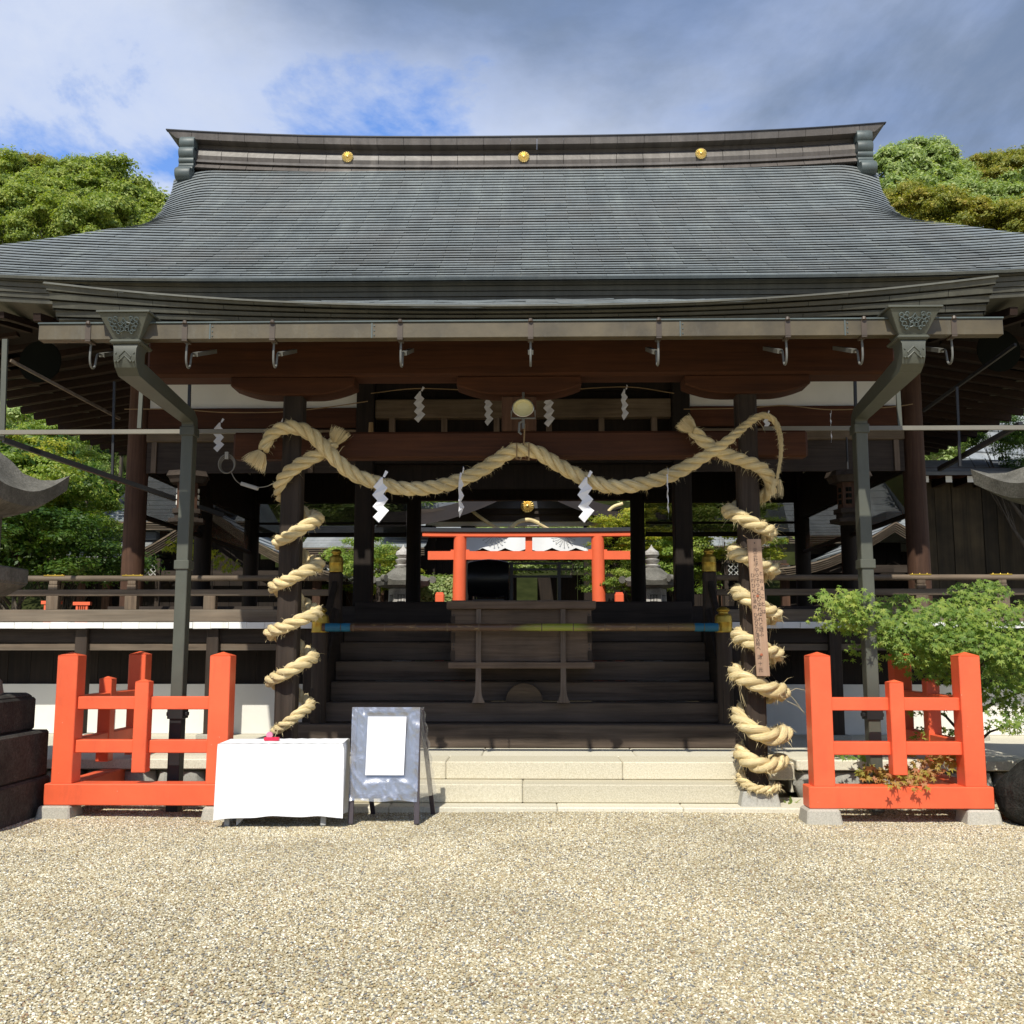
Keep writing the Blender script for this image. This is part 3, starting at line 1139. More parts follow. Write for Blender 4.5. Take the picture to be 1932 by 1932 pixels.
for x in strap_x:
    linked("strap", st_me, gut, (x, 0, 0))
    linked("hook", hk_me, gut, (x + 0.0, 0, 0), 0)


def rect_tube(m, secs):
    """secs: (centre, half width x, vector of the other half side)"""
    vs = []
    for c, hw, v in secs:
        c, v = Vector(c), Vector(v)
        h = Vector((hw, 0, 0))
        vs += [c - h - v, c + h - v, c + h + v, c - h + v]
    fs = [(3, 2, 1, 0), tuple(len(vs) - 4 + k for k in range(4))]
    for i in range(len(secs) - 1):
        for k in range(4):
            k2 = (k + 1) % 4
            fs.append((i * 4 + k, i * 4 + k2, i * 4 + 4 + k2, i * 4 + 4 + k))
    m.add(vs, fs)


for s in (-1, 1):
    X = -3.235 if s < 0 else 3.235
    XP = -3.165 if s < 0 else 3.235
    m = MB()      # flared head
    m.frustum((X, GY + 0.06), 0.108, 0.09, 0.205, 0.185, 4.02, 4.225)
    m.frustum((X, GY + 0.06), 0.222, 0.20, 0.222, 0.20, 4.225, 4.243)
    head = m.build("rain_hopper", M["pipe"], hall, bevel=0.004)
    m = MB()      # pierced flower on the face
    lean = (0.185 - 0.09) / 0.205
    def onface(u, v):
        z = 4.125 + v
        return (X + u, GY + 0.06 - (0.09 + (z - 4.02) * lean) - 0.012, z)
    for k in range(5):
        a = PI / 2 + 2 * PI * k / 5
        p = [onface(0.012 * math.cos(a), 0.012 * math.sin(a)), onface(0.036 * math.cos(a - 0.5), 0.036 * math.sin(a - 0.5)), onface(0.056 * math.cos(a), 0.056 * math.sin(a)), onface(0.036 * math.cos(a + 0.5), 0.036 * math.sin(a + 0.5))]
        m.tube([p[0], p[1], p[2], p[3], p[0]], 0.006, 6)
    for sx in (-1, 1):
        for (du, dv, rr_) in ((0.075, 0.03, 0.020), (0.10, 0.01, 0.016), (0.08, -0.02, 0.018), (0.065, 0.052, 0.015), (0.11, 0.045, 0.016), (0.055, -0.048, 0.013)):
            m.tube([onface(sx * du + rr_ * math.cos(t * 0.9), dv + rr_ * math.sin(t * 0.9)) for t in range(7)], 0.0055, 6)
    m.build("flower_relief", M["patina"], head, smooth=True)
    m = MB()
    m.box(X - 0.130, X + 0.130, GY - 0.07, GY + 0.22, 3.985, 4.02)
    m.build("hopper_collar", M["pipe"], gut, bevel=0.014)
    m = MB()
    rect_tube(m, [((X, GY + 0.06, 3.985), 0.106, (0, 0.10, 0)), ((X, GY + 0.045, 3.945), 0.094, (0, 0.095, 0)), ((X, GY + 0.048, 3.86), 0.092, (0, 0.097, 0.006)), ((X, GY + 0.075, 3.825), 0.091, (0, 0.092, 0.035)),
                  ((X, GY + 0.12, 3.803), 0.090, (0, 0.060, 0.066)), ((lerp(X, XP, 0.93), 9.52, 3.685), 0.060, (0, 0.045, 0.055)), ((XP, 9.585, 3.655), 0.057, (0, 0.062, 0.03)), ((XP, 9.6, 3.61), 0.056, (0, 0.066, 0)), ((XP, 9.6, 3.54), 0.056, (0, 0.066, 0))])
    neck = m.build("gooseneck", M["pipe"], hall, smooth=True, angle=28)
    m = MB()
    yf = GY - 0.052
    m.tube([(X - 0.045, yf, 3.862), (X - 0.052, yf, 3.875), (X, yf, 3.925), (X + 0.052, yf, 3.875), (X + 0.045, yf, 3.862)], 0.006, 6)
    m.tube([(X - 0.05, yf, 3.836), (X - 0.028, yf, 3.855), (X, yf, 3.882), (X + 0.028, yf, 3.855), (X + 0.05, yf, 3.836)], 0.006, 6)
    for (dx, z) in ((-0.075, 3.905), (0.075, 3.905), (-0.075, 3.835), (0.075, 3.835), (-0.052, 3.834), (0.052, 3.834)):
        m.tube([(X + dx, yf + 0.01, z), (X + dx, yf - 0.006, z)], [0.010, 0.006], 8)
    m.build("chevron_relief", M["pipe"], neck, smooth=True)
    m = MB()
    m.box(XP - 0.055, XP + 0.055, 9.535, 9.665, 0.85 if s < 0 else 0.02, 3.58)
    pipe = m.build("downpipe", M["pipe"], hall, bevel=0.006)
    for z in (3.50, 2.22):
        m = MB()
        m.box(XP - 0.070, XP + 0.070, 9.52, 9.68, z, z + 0.085)
        m.build("pipe_band", M["pipe"], pipe, bevel=0.005)
    m = MB()
    m.box(XP - 0.072, XP + 0.072, 9.518, 9.682, 0.84, 0.93)
    m.box(XP - 0.098, XP + 0.098, 9.57, 9.63, 0.865, 0.90)
    if s < 0:
        m.box(XP - 0.055, XP + 0.055, 9.535, 9.665, 0.0, 0.85)
    m.build("pipe_foot", M["pipe_black"], pipe, bevel=0.004)

# ------------------------------------------------------------------ porch frame
PXC, PYC = 2.22, 9.88
for s in (-1, 1):
    m = MB()
    m.box(s * PXC - 0.098, s * PXC + 0.098, PYC - 0.098, PYC + 0.098, 0.17, 4.0)
    p = m.build("porch_pillar", M["wood_z"], hall, bevel=0.022)
    m = MB()
    m.frustum((s * PXC, PYC), 0.20, 0.20, 0.155, 0.155, -0.02, 0.175)
    m.build("pillar_base_stone", M["base_stone"], p, bevel=0.012)
m = MB()
m.box(-3.66, 3.66, 9.72, 10.04, 4.12, 4.50)
pb = m.build("porch_beam", M["red_x"], hall, bevel=0.03)


def bracket_poly(cx, hw, zt, zb):
    pts = [(cx - hw, zt), (cx - hw, zt - 0.10)]
    n = 7
    for i in range(n + 1):
        t = i / n
        pts.append((cx - hw + 0.02 + (hw * 0.62) * t, zt - 0.10 - (zt - 0.10 - zb) * math.sin(t * PI / 2) ** 0.9))
    right = [(2 * cx - x, z) for x, z in reversed(pts)]
    return pts + right


for x in (-PXC, 0.0, PXC):
    m = MB()
    m.prism(bracket_poly(x, 0.61, 4.125, 3.94), 9.735, 10.025)
    m.build("bracket_arm", M["red_x"], hall, bevel=0.014)
m = MB()
m.box(-2.80, 2.80, 9.80, 9.96, 3.32, 3.585)
m.build("porch_tie_beam", M["red_x"], hall, bevel=0.022)
m = MB()                 # block carrying the centre bracket
m.box(-0.17, 0.17, 9.81, 9.95, 3.588, 3.938)
m.build("centre_strut", M["red_z"], hall, bevel=0.01)
# ------------------------------------------------------------------ hall body
FZ = 2.05                # hall floor
YF, YM, YB = 14.2, 17.2, 20.2
XC = 5.46
m = MB()
m.box(-XC - 0.25, XC + 0.25, YF - 0.18, YB + 0.3, FZ - 0.30, FZ - 0.002)
m.build("hall_floor", M["wood_x"], hall)
m = MB()
m.box(-2.3, 2.3, 14.0, 14.4, FZ - 0.27, FZ + 0.06)
m.build("threshold_beam", M["wood_x"], hall, bevel=0.015)
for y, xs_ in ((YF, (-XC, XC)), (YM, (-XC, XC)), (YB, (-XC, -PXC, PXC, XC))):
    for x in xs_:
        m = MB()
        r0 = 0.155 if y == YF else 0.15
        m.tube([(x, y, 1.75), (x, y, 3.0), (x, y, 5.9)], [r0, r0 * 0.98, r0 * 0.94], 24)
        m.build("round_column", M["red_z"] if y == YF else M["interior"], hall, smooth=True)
for s in (-1, 1):
    m = MB()
    m.box(s * PXC - 0.125, s * PXC + 0.125, YF - 0.125, YF + 0.125, FZ, 5.9)
    m.build("square_column", M["interior"], hall, bevel=0.015)
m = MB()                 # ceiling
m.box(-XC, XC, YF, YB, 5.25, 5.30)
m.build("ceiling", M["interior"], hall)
for s in (-1, 1):        # front side bays: plaster, beam, pale rail, dark panel
    xa, xb = sorted((s * (PXC + 0.125), s * (XC - 0.15)))
    m = MB()
    m.box(xa, xb, YF - 0.03, YF + 0.03, 4.85, 5.36)
    m.build("plaster_panel", M["plaster"], hall)
    m = MB()
    m.box(xa, xb, YF - 0.09, YF + 0.09, 4.56, 4.85)
    m.build("lintel", M["red_x"], hall, bevel=0.01)
    m = MB()
    m.box(xa, xb, YF - 0.12, YF + 0.06, 4.36, 4.53)
    m.build("transom_rail", M["pale_x"], hall, bevel=0.01)
    m = MB()
    m.box(xa, xb, YF - 0.07, YF - 0.03, 3.92, 4.36)
    pn = m.build("transom_panel", M["panel"], hall)
    for x in (s * 2.98, s * 5.2):
        m = MB()
        m.box(x - 0.035, x + 0.035, YF - 0.10, YF - 0.072, 3.92, 4.36)
        m.build("batten", M["pale_z"], pn)
    m = MB()
    m.box(xa, xb, YF - 0.2, YF + 0.1, 5.36, 5.56)
    m.build("wall_plate", M["red_x"], hall)
    m = MB()             # the plaster goes on outside the round columns
    xo = s * (XC + 0.05)
    m.box(xo - 0.03, xo + 0.03, YF + 0.15, YB, 4.85, 5.36)
    m.build("plaster_panel", M["plaster"], hall)
    m = MB()
    m.box(xo - 0.09, xo + 0.09, YF + 0.15, YB, 4.56, 4.85)
    m.build("lintel", M["interior"], hall)
# centre bay: high pale beam carried on struts, dark frieze below
m = MB()
m.box(-PXC + 0.13, PXC - 0.13, YF - 0.08, YF + 0.08, 4.70, 4.97)
m.build("centre_beam", M["pale_x"], hall, bevel=0.012)
for k in range(6):
    x = -1.85 + 0.74 * k
    m = MB()
    m.box(x - 0.04, x + 0.04, YF - 0.05, YF + 0.05, 4.42, 4.70)
    m.build("frieze_strut", M["pale_z"], hall)
m = MB()
m.box(-PXC + 0.13, PXC - 0.13, YF - 0.08, YF + 0.08, 4.05, 4.42)
m.build("lintel", M["interior"], hall)
m = MB()
m.box(-PXC + 0.13, PXC - 0.13, YF - 0.06, YF + 0.06, 5.10, 5.5)
m.build("wall_plate", M["interior"], hall)
m = MB()
m.box(-PXC + 0.13, PXC - 0.13, YF + 0.14, YF + 0.2, 3.72, 5.2)
m.build("frieze_board", M["interior"], hall)
# rear bays: deep lintel, see-through reed blinds rolled half way down
bm_, nt, b = new_mat("reed_blind")
b.inputs["Base Color"].default_value = (0.02, 0.018, 0.008, 1)
tr_ = node(nt, "ShaderNodeBsdfTransparent")
mx_ = node(nt, "ShaderNodeMixShader")
mx_.inputs[0].default_value = 0.62
nt.links.new(tr_.outputs[0], mx_.inputs[1])
nt.links.new(b.outputs[0], mx_.inputs[2])
nt.links.new(mx_.outputs[0], nt.nodes["Material Output"].inputs["Surface"])
for (xa, xb) in ((-XC, -PXC), (-PXC, PXC), (PXC, XC)):
    m = MB()
    m.box(xa + 0.12, xb - 0.12, YB - 0.10, YB + 0.10, 4.34 if xa != -PXC else 4.385, 5.5)
    m.build("lintel", M["interior"], hall)
    if xa == -PXC:
        continue
    m = MB()
    m.box(xa + 0.15, xb - 0.15, YB - 0.02, YB - 0.012, 3.70, 4.34)
    bl = m.build("reed_blind", bm_, hall)
    for z in (3.70, 3.93):
        m = MB()
        m.cyl((xa + 0.15, YB - 0.03, z), (xb - 0.15, YB - 0.03, z), 0.045 if z < 3.8 else 0.025, n=8)
        m.build("blind_roll", M["interior"], bl)
for s in (-1, 1):        # side openings: lintel and a hanging blind
    x = s * XC
    for (ya, yb) in ((YF, YM), (YM, YB)):
        m = MB()
        m.box(x - 0.08, x + 0.08, ya + 0.12, yb - 0.12, 4.0, 4.56)
        m.build("lintel", M["interior"], hall)
        m = MB()
        m.box(x - 0.006, x + 0.006, ya + 0.15, yb - 0.15, 3.35, 4.0)
        bl = m.build("reed_blind", bm_, hall)
        m = MB()
        m.cyl((x, ya + 0.15, 3.35), (x, yb - 0.15, 3.35), 0.04, n=8)
        m.build("blind_roll", M["interior"], bl)

# ------------------------------------------------------------------ veranda
VY, VZ = 12.6, 1.80
for s in (-1, 1):
    xa, xb = s * 2.28, s * 7.6
    lo, hi = min(xa, xb), max(xa, xb)
    m = MB()
    m.box(lo, hi, VY + 0.075, YF - 0.2, VZ - 0.075, VZ - 0.008)
    m.build("veranda_floor", M["wood_y"], hall)
    n = 24
    for k in range(n):   # white-painted ends of the floor planks
        a, c = lerp(lo, hi, k / n) + 0.0015, lerp(lo, hi, (k + 1) / n) - 0.0015
        m = MB()
        d = rng.uniform(-0.004, 0.004)
        m.box(a, c, VY + d, VY + 0.075 + d, VZ - 0.078 + rng.uniform(-0.004, 0.003), VZ - 0.002 + rng.uniform(-0.002, 0.003))
        m.build("floor_plank_end", M["white_paint"], hall, bevel=0.002)
    m = MB()
    m.box(lo, hi, VY + 0.15, VY + 0.30, VZ - 0.25, VZ - 0.08)
    m.build("veranda_girder", M["wood_x"], hall)
    m = MB()
    m.box(lo, hi, VY + 0.16, VY + 0.25, VZ - 0.345, VZ - 0.265)
    m.build("veranda_tie", M["rail"], hall)
    for x in (2.62, 3.83, 5.47, 7.0):
        m = MB()
        m.box(s * x - 0.075, s * x + 0.075, VY + 0.09, VY + 0.24, 0.42, VZ - 0.08)
        m.build("veranda_post", M["wood_z"], hall, bevel=0.008)
        m = MB()
        m.box(s * x - 0.14, s * x + 0.14, VY + 0.02, VY + 0.30, 0.38, 0.44)
        m.build("post_stone", M["foot_stone"], hall, bevel=0.01)
    # railing
    ry = VY + 0.10
    m = MB()
    m.box(lo, hi, ry - 0.055, ry + 0.055, VZ + 0.005, VZ + 0.155)
    rail = m.build("base_rail", M["rail"], hall, bevel=0.008)
    m = MB()
    m.box(lo, hi, ry - 0.04, ry + 0.04, VZ + 0.325, VZ + 0.405)
    m.build("middle_rail", M["rail"], rail, bevel=0.006)
    m = MB()
    m.tube([(lo, ry, VZ + 0.545), ((lo + hi) / 2, ry, VZ + 0.545), (hi, ry, VZ + 0.545)], 0.036, 14)
    m.build("top_rail", M["rail"], rail, smooth=True)
    for k in range(6):
        x = s * (2.95 + 0.985 * k) + (0.06 if s < 0 else -0.02)
        m = MB()
        m.box(x - 0.075, x + 0.075, ry - 0.05, ry + 0.05, VZ + 0.155, VZ + 0.325)
        m.build("rail_post", M["rail_z"], rail, bevel=0.005)
        if k % 2 == 0 or k == 3:
            m = MB()
            m.box(x - 0.055, x + 0.055, ry - 0.045, ry + 0.045, VZ + 0.405, VZ + 0.465)
            m.box(x - 0.042, x + 0.042, ry - 0.038, ry + 0.038, VZ + 0.465, VZ + 0.472)
            m.box(x - 0.05, x + 0.05, ry - 0.042, ry + 0.042, VZ + 0.472, VZ + 0.515)
            m.build("rail_block", M["rail_z"], rail, bevel=0.008)
            m = MB()
            m.box(x - 0.13, x + 0.13, ry - 0.03, ry + 0.03, VZ + 0.572, VZ + 0.588)
            for q in (-0.09, 0, 0.09):
                m.tube([(x + q, ry, VZ + 0.588), (x + q, ry, VZ + 0.598)], [0.009, 0.004], 8)
            m.build("gilt_plate", M["brass"], rail)
    # wall below the floor: dark boards over a white plaster foot
    for k in range(18):
        a, c = lerp(lo, hi, k / 18) + 0.002, lerp(lo, hi, (k + 1) / 18) - 0.002
        m = MB()
        m.box(a, c, 13.38 + rng.uniform(0, 0.006), 13.42, 1.02, VZ - 0.08)
        m.build("wall_board", M["interior"], hall)
    m = MB()
    m.box(lo, hi, 13.35, 13.5, 0.39, 1.02)
    m.build("plaster_foot", M["plaster"], hall)

# ------------------------------------------------------------------ timber stair
step_y = [11.57, 11.84, 12.11, 12.38, 12.65, 12.92]
step_z = [0.643, 0.867, 1.093, 1.325, 1.555, 1.80]
zb = 0.385
for k in range(6):
    m = MB()
    w = 2.62 if k == 0 else 2.24
    z0 = step_z[k - 1] if k else zb
    m.box(-w, w, step_y[k], step_y[k] + (0.34 if k < 5 else 1.2), z0 + 0.003, step_z[k])
    m.build("stair_step", M["stair"], hall, bevel=0.012)
for s in (-1, 1):
    m = MB()
    x0, x1 = sorted((s * 2.245, s * 2.36))
    m.prismx([(11.62, 0.65), (12.0, 0.65), (12.9, 1.30), (12.9, 1.80), (12.62, 1.95), (11.62, 1.02)], x0, x1)
    m.build("stair_stringer", M["wood_y"], hall)
    # newels with gilt onion caps
    for (x, y, z0, zt, w) in ((s * 2.29, 11.70, 0.643, 1.66, 0.088), (s * 2.32, VY + 0.12, VZ, 2.42, 0.078)):
        m = MB()
        if z0 > 1:
            m.box(x - w, x + w, y - w, y + w, 1.3, zt)
            nw = m.build("newel_post", M["wood_z"], hall, bevel=0.018)
        else:
            m.tube([(x, y, z0), (x, y, zt)], w, 20)
            nw = m.build("newel_post", M["wood_z"], hall, smooth=True)
        m = MB()
        r = w + 0.008
        m.lathe([(r, 0.0), (r + 0.004, 0.01), (r, 0.02), (r, 0.105), (r + 0.003, 0.11), (r + 0.003, 0.12), (r, 0.125), (r - 0.002, 0.17), (r * 0.86, 0.198), (r * 0.62, 0.206), (r * 0.55, 0.215), (r * 0.56, 0.228),
                 (r * 0.74, 0.240), (r * 0.78, 0.252), (r * 0.66, 0.27), (r * 0.36, 0.284), (0.01, 0.29)], (x, y, zt), 28)
        for a in range(8):
            th = 2 * PI * a / 8 + 0.3
            m.tube([(x + r * math.cos(th), y + r * math.sin(th), zt + 0.06), (x + (r + 0.004) * math.cos(th), y + (r + 0.004) * math.sin(th), zt + 0.06)], [0.006, 0.003], 6)
        m.build("onion_cap", M["brass"], nw, smooth=True, angle=50)
    m = MB()             # sloping handrail beside the stair
    m.beam((s * 2.30, 11.74, 1.50), (s * 2.32, VY + 0.1, 2.30), 0.07, 0.08)
    m.beam((s * 2.30, 11.74, 1.15), (s * 2.32, VY + 0.1, 1.98), 0.05, 0.07)
    m.build("stair_handrail", M["wood_y"], hall, bevel=0.008)

# ------------------------------------------------------------------ stone steps and apron
st = thing("stone_steps", "pale granite steps of long blocks in front of the dark timber stair", "stone steps")


def block_row(parent, name, mat, cuts, y0, y1, z0, z1, bev=0.010, jit=0.0025):
    for a, c in zip(cuts, cuts[1:]):
        m = MB()
        d = rng.uniform(-jit, jit)
        m.box(a + 0.0015, c - 0.0015, y0 + d, y1, z0, z1 + rng.uniform(-jit, jit) * 0.5)
        m.build(name, mat, parent, bevel=bev)


block_row(st, "slab", M["granite_smooth"], [-2.75, -1.2, 0.35, 1.5, 2.78], 9.62, 10.3, -0.06, 0.045)
block_row(st, "step_block", M["granite"], [-2.60, 0.03, 2.42], 9.86, 10.4, 0.047, 0.218)
block_row(st, "step_block", M["granite"], [-2.66, -0.72, 1.0, 2.66], 10.20, 10.75, 0.22, 0.388)
block_row(st, "slab", M["granite_smooth"], [-2.62, -0.4, 1.2, 2.62], 10.76, 11.75, 0.20, 0.386)
ap = thing("stone_apron", "low stone apron edged with pale slabs along the foot of the shrine hall", "stone apron")
for s in (-1, 1):
    lo, hi = sorted((s * 2.70, s * 9.5))
    n = 6
    cuts = [lerp(lo, hi, i / n) + (rng.uniform(-0.1, 0.1) if 0 < i < n else 0) for i in range(n + 1)]
    block_row(ap, "kerb_slab", M["granite_smooth"], cuts, 10.28, 10.62, 0.30, 0.40)
    m = MB()
    m.box(lo, hi, 10.62, 13.6, 0.05, 0.385)
    m.build("apron_floor", M["granite_smooth"], ap)
    k = 0
    x = lo
    while x < hi - 0.05: # rounded boulders under the kerb
        w = rng.uniform(0.22, 0.42)
        w = min(w, hi - x)
        m = MB()
        m.lathe([(0.02, -0.17), (0.9 * 0.16, -0.12), (0.19, 0.0), (0.16, 0.13), (0.02, 0.17)], (0, 0, 0), 12)
        mv = []
        for v in m.v:
            j = 1 + 0.12 * math.sin(7 * v[0] * 9 + k) * math.cos(5 * v[2] * 9 + k * 2)
            mv.append((x + w / 2 + v[0] / 0.19 * (w / 2 - 0.006) * j, 10.44 + v[1] * 0.75 * j, 0.145 + v[2] * 0.95))
        m.v = mv
        m.build("boulder", M["base_stone"], ap, smooth=True)
        x += w
        k += 1

# ------------------------------------------------------------------ vermilion fences round the downpipes
def fence_post(parent, x, y, z0, z1, w, name="post"):
    m = MB()
    m.box(x - w, x + w, y - w, y + w, z0, z1)
    p = m.build(name, M["vermilion"], parent, bevel=0.006)
    m = MB()
    m.frustum((x, y), w + 0.001, w + 0.001, 0.004, 0.004, z1, z1 + w * 0.36)
    m.build("post_cap", M["vermilion"], p)
    return p


def fence(label, x0, x1, yf, yr, side, z=0.0):
    """front panel from post x0 to post x1 at yf, a second panel running back to yr at the outer post"""
    f = thing("vermilion_fence", label, "fence", (0, 0, 0), group="low vermilion fences in front of the hall")
    W = 0.092
    fence_post(f, x0, yf + W, 0.30, 1.42, W)
    fence_post(f, x1, yf + W, 0.30, 1.42, W)
    m = MB()
    m.box(x0 - W - 0.05, x1 + W + 0.05, yf - 0.015, yf + 2 * W + 0.015, 0.118, 0.303)
    m.build("ground_beam", M["vermilion"], f, bevel=0.008)
    xm = (x0 + x1) / 2
    for z0 in (0.945, 0.565):
        for a, c in ((x0 + W - 0.002, xm - 0.055), (xm + 0.055, x1 - W + 0.002)):
            m = MB()
            m.box(a, c, yf + W - 0.055, yf + W + 0.055, z0, z0 + 0.112)
            m.build("cross_rail", M["vermilion"], f, bevel=0.006)
    fence_post(f, xm, yf + W - 0.05, 0.40, 1.19, 0.062, "short_post")
    xo = x0 if side < 0 else x1
    fence_post(f, xo, yr, 0.30, 1.42, W * 0.98)
    m = MB()
    m.box(xo - W - 0.01, xo + W + 0.01, yf + 2 * W + 0.02, yr + W + 0.05, 0.118, 0.30)
    m.build("ground_beam", M["vermilion"], f, bevel=0.008)
    ym = (yf + W + yr) / 2
    for z0 in (0.945, 0.565):
        for a, c in ((yf + 2 * W - 0.002, ym - 0.055), (ym + 0.055, yr - W + 0.002)):
            m = MB()
            m.box(xo - 0.055, xo + 0.055, a, c, z0, z0 + 0.112)
            m.build("cross_rail", M["vermilion"], f, bevel=0.006)
    fence_post(f, xo + 0.0, ym, 0.40, 1.19, 0.062, "short_post")
    for (x, y, h, a) in ((x0 - 0.03, yf + W - 0.02, 0.125, 0.16), (x1 + 0.04, yf + W, 0.12, 0.155), (xo, yr, 0.12, 0.15)):
        m = MB()
        m.frustum((x, y), a, a * 0.95, a * 0.86, a * 0.8, -0.03, h - 0.008)
        m.build("foot_stone", M["foot_stone"], f, bevel=0.015)
    return f


fence("vermilion fence left of the white-covered table, standing clear of any leaves", -4.033, -2.661, 9.18, 10.9, -1)
fence("vermilion fence with green and reddening maple leaves growing over it", 2.646, 3.944, 9.12, 10.85, 1)

# ------------------------------------------------------------------ table with cloth
tb = thing("folding_table", "small folding table hidden beneath a white cloth", "table", (-2.02, 9.04, 0), R(4))
m = MB()
m.box(-0.505, 0.505, -0.2, 0.22, 0.645, 0.675)
m.build("tabletop", M["pale_x"], tb)
for x, y in ((-0.45, -0.13), (0.36, -0.15), (-0.45, 0.18), (0.45, 0.18)):
    m = MB()
    m.box(x - 0.022, x + 0.022, y - 0.02, y + 0.02, 0, 0.645)
    m.build("leg", M["lattice"], tb, bevel=0.003)
m = MB()
m.prism([(-0.37, 0.0), (-0.37, 0.16), (-0.20, 0.16)], -0.15, -0.13)
m.build("brace", M["lattice"], tb)
# cloth: a skirt of soft folds round the top
HX, HY = 0.53, 0.235
per = []
N1, N2 = 40, 16
for i in range(N1):
    per.append((-HX + 2 * HX * i / N1, -HY, 0, -1))
for i in range(N2):
    per.append((HX, -HY + 2 * HY * i / N2, 1, 0))
for i in range(N1):
    per.append((HX - 2 * HX * i / N1, HY, 0, 1))
for i in range(N2):
    per.append((-HX, HY - 2 * HY * i / N2, -1, 0))
m = MB()
rowsn = 12
n = len(per)
vs = []
for r in range(rowsn + 1):
    t = r / rowsn
    for k, (x, y, nx, ny) in enumerate(per):
        xx = (x + HX) / (2 * HX)
        hem = 0.085 + 0.022 * math.sin(3.1 * xx + 0.5) - 0.035 * (1 - xx) + 0.006 * math.sin(17 * xx)
        z = lerp(0.685, hem, t)
        amp = 0.009 * t ** 1.3
        fold = amp * (math.sin(k * 0.37 + 0.6) + 0.6 * math.sin(k * 0.83 + 2.0 + 1.2 * t)) - 0.006 * t
        corner = 0.022 * t * (math.exp(-((abs(x) - HX) / 0.05) ** 2) * math.exp(-((abs(y) - HY) / 0.05) ** 2))
        if r == 0:
            fold = -0.012
        vs.append((x + nx * fold + math.copysign(corner, x) * 0.5, y + ny * fold + math.copysign(corner, y) * 0.5, z))
fs = [(r * n + k, (r + 1) * n + k, (r + 1) * n + (k + 1) % n, r * n + (k + 1) % n) for r in range(rowsn) for k in range(n)]
m.add(vs, fs)
gx_, gy_ = 20, 8
m.grid([[(-HX * 0.982 + 2 * HX * 0.982 * i / gx_, -HY * 0.96 + 2 * HY * 0.96 * j / gy_, 0.688 + 0.002 * math.sin(3 * i) * math.cos(2 * j)) for i in range(gx_ + 1)] for j in range(gy_ + 1)])
clm, nt, b = new_mat("table_cloth")
b.inputs["Base Color"].default_value = (0.80, 0.81, 0.83, 1)
b.inputs["Roughness"].default_value = 0.85
c1 = tex(nt, "noise", 3.2, (1, 1, 0.8), 4, 0.55, 1.2)
nt.links.new(bump(nt, c1.outputs["Fac"], 0.55, 0.03), b.inputs["Normal"])
cl = m.build("tablecloth", clm, smooth=True, normals=False, angle=60)
cl.location = (-2.02, 9.04, 0.0)
cl.rotation_euler = (0, 0, R(4))
tag(cl, "plain white cloth hanging almost to the gravel over a small table", "tablecloth")
td = thing("tape_dispenser", "small pink and red plastic tape dispenser on the white tablecloth", "tape dispenser", (-2.141, 9.04, 0.696)[:2] + (0.690,))
m = MB()
m.box(-0.065, 0.065, -0.025, 0.025, 0, 0.03)
m.build("base", M["red_plastic"], td, bevel=0.006)
m = MB()
m.tube([(-0.02, -0.012, 0.048), (-0.02, 0.012, 0.048)], 0.028, 18)
m.build("tape_roll", paint("pink_tape", (0.65, 0.22, 0.33), 0.4), td, smooth=True)

# ------------------------------------------------------------------ A-frame notice board in a clear plastic bag
sg = thing("notice_board", "folding A-frame notice board wrapped in crinkled clear plastic, a blank white sheet on its face", "notice board", (0, 0, 0))
SX0, SX1 = (-1.462, 9.12, 0.969)[0], (-0.86, 9.12, 0.969)[0]
SB0, SB1 = (-1.45, 8.98, 0.007)[0], (-0.866, 8.98, 0.022)[0]
legm = paint("dark_purple_wood", (0.05, 0.038, 0.045), 0.5, 0.2)
for (xb, xt) in ((SB0 + 0.02, SX0 + 0.025), (SB1 - 0.0, SX1 - 0.02)):
    m = MB()
    m.beam((xb, 8.98, 0), (xt, 9.14, 0.965), 0.045, 0.03, (0, 1, 0))
    m.build("front_leg", legm, sg, bevel=0.003)
for (xb, xt) in ((SB0 + 0.13, SX0 + 0.05), (SB1 + 0.09, SX1 + 0.0)):
    m = MB()
    m.beam((xb, 9.52, 0), (xt, 9.20, 0.955), 0.04, 0.03, (0, 1, 0))
    m.build("rear_leg", legm, sg, bevel=0.003)
for z in (0.955, 0.225):
    t = z / 0.965
    m = MB()
    m.beam((lerp(SB0, SX0, t), lerp(8.98, 9.14, t), z), (lerp(SB1, SX1, t), lerp(8.98, 9.14, t), z), 0.03, 0.035)
    m.build("cross_bar", legm, sg, bevel=0.003)


def on_board(u, v, off=0.0):
    """u across 0..1, v up 0..1 over the wrapped height"""
    t = lerp(0.22, 1.0, v)
    return (lerp(lerp(SB0, SX0, t) + 0.01, lerp(SB1, SX1, t) - 0.005, u), lerp(8.98, 9.14, t) - off, 0.965 * t)


m = MB()
m.add([on_board(0, 0, -0.012), on_board(1, 0, -0.012), on_board(1, 1, -0.012), on_board(0, 1, -0.012)], [(0, 1, 2, 3)])
m.add([on_board(0, 0, -0.024), on_board(1, 0, -0.024), on_board(1, 1, -0.024), on_board(0, 1, -0.024)], [(3, 2, 1, 0)])
m.build("board_panel", paint("slate_board", (0.10, 0.115, 0.145), 0.45, 0.2), sg, normals=False)
m = MB()
u0, u1, v0, v1 = 0.235, 0.81, 0.255, 0.905
m.add([on_board(u0 - 0.01, v0, 0.046), on_board(u1 - 0.01, v0, 0.046), on_board(u1, v1, 0.046), on_board(u0, v1, 0.046),
       on_board(u0 - 0.01, v0, 0.042), on_board(u1 - 0.01, v0, 0.042), on_board(u1, v1, 0.042), on_board(u0, v1, 0.042)],
      [(0, 1, 2, 3), (7, 6, 5, 4), (0, 4, 5, 1), (1, 5, 6, 2), (2, 6, 7, 3), (3, 7, 4, 0)])
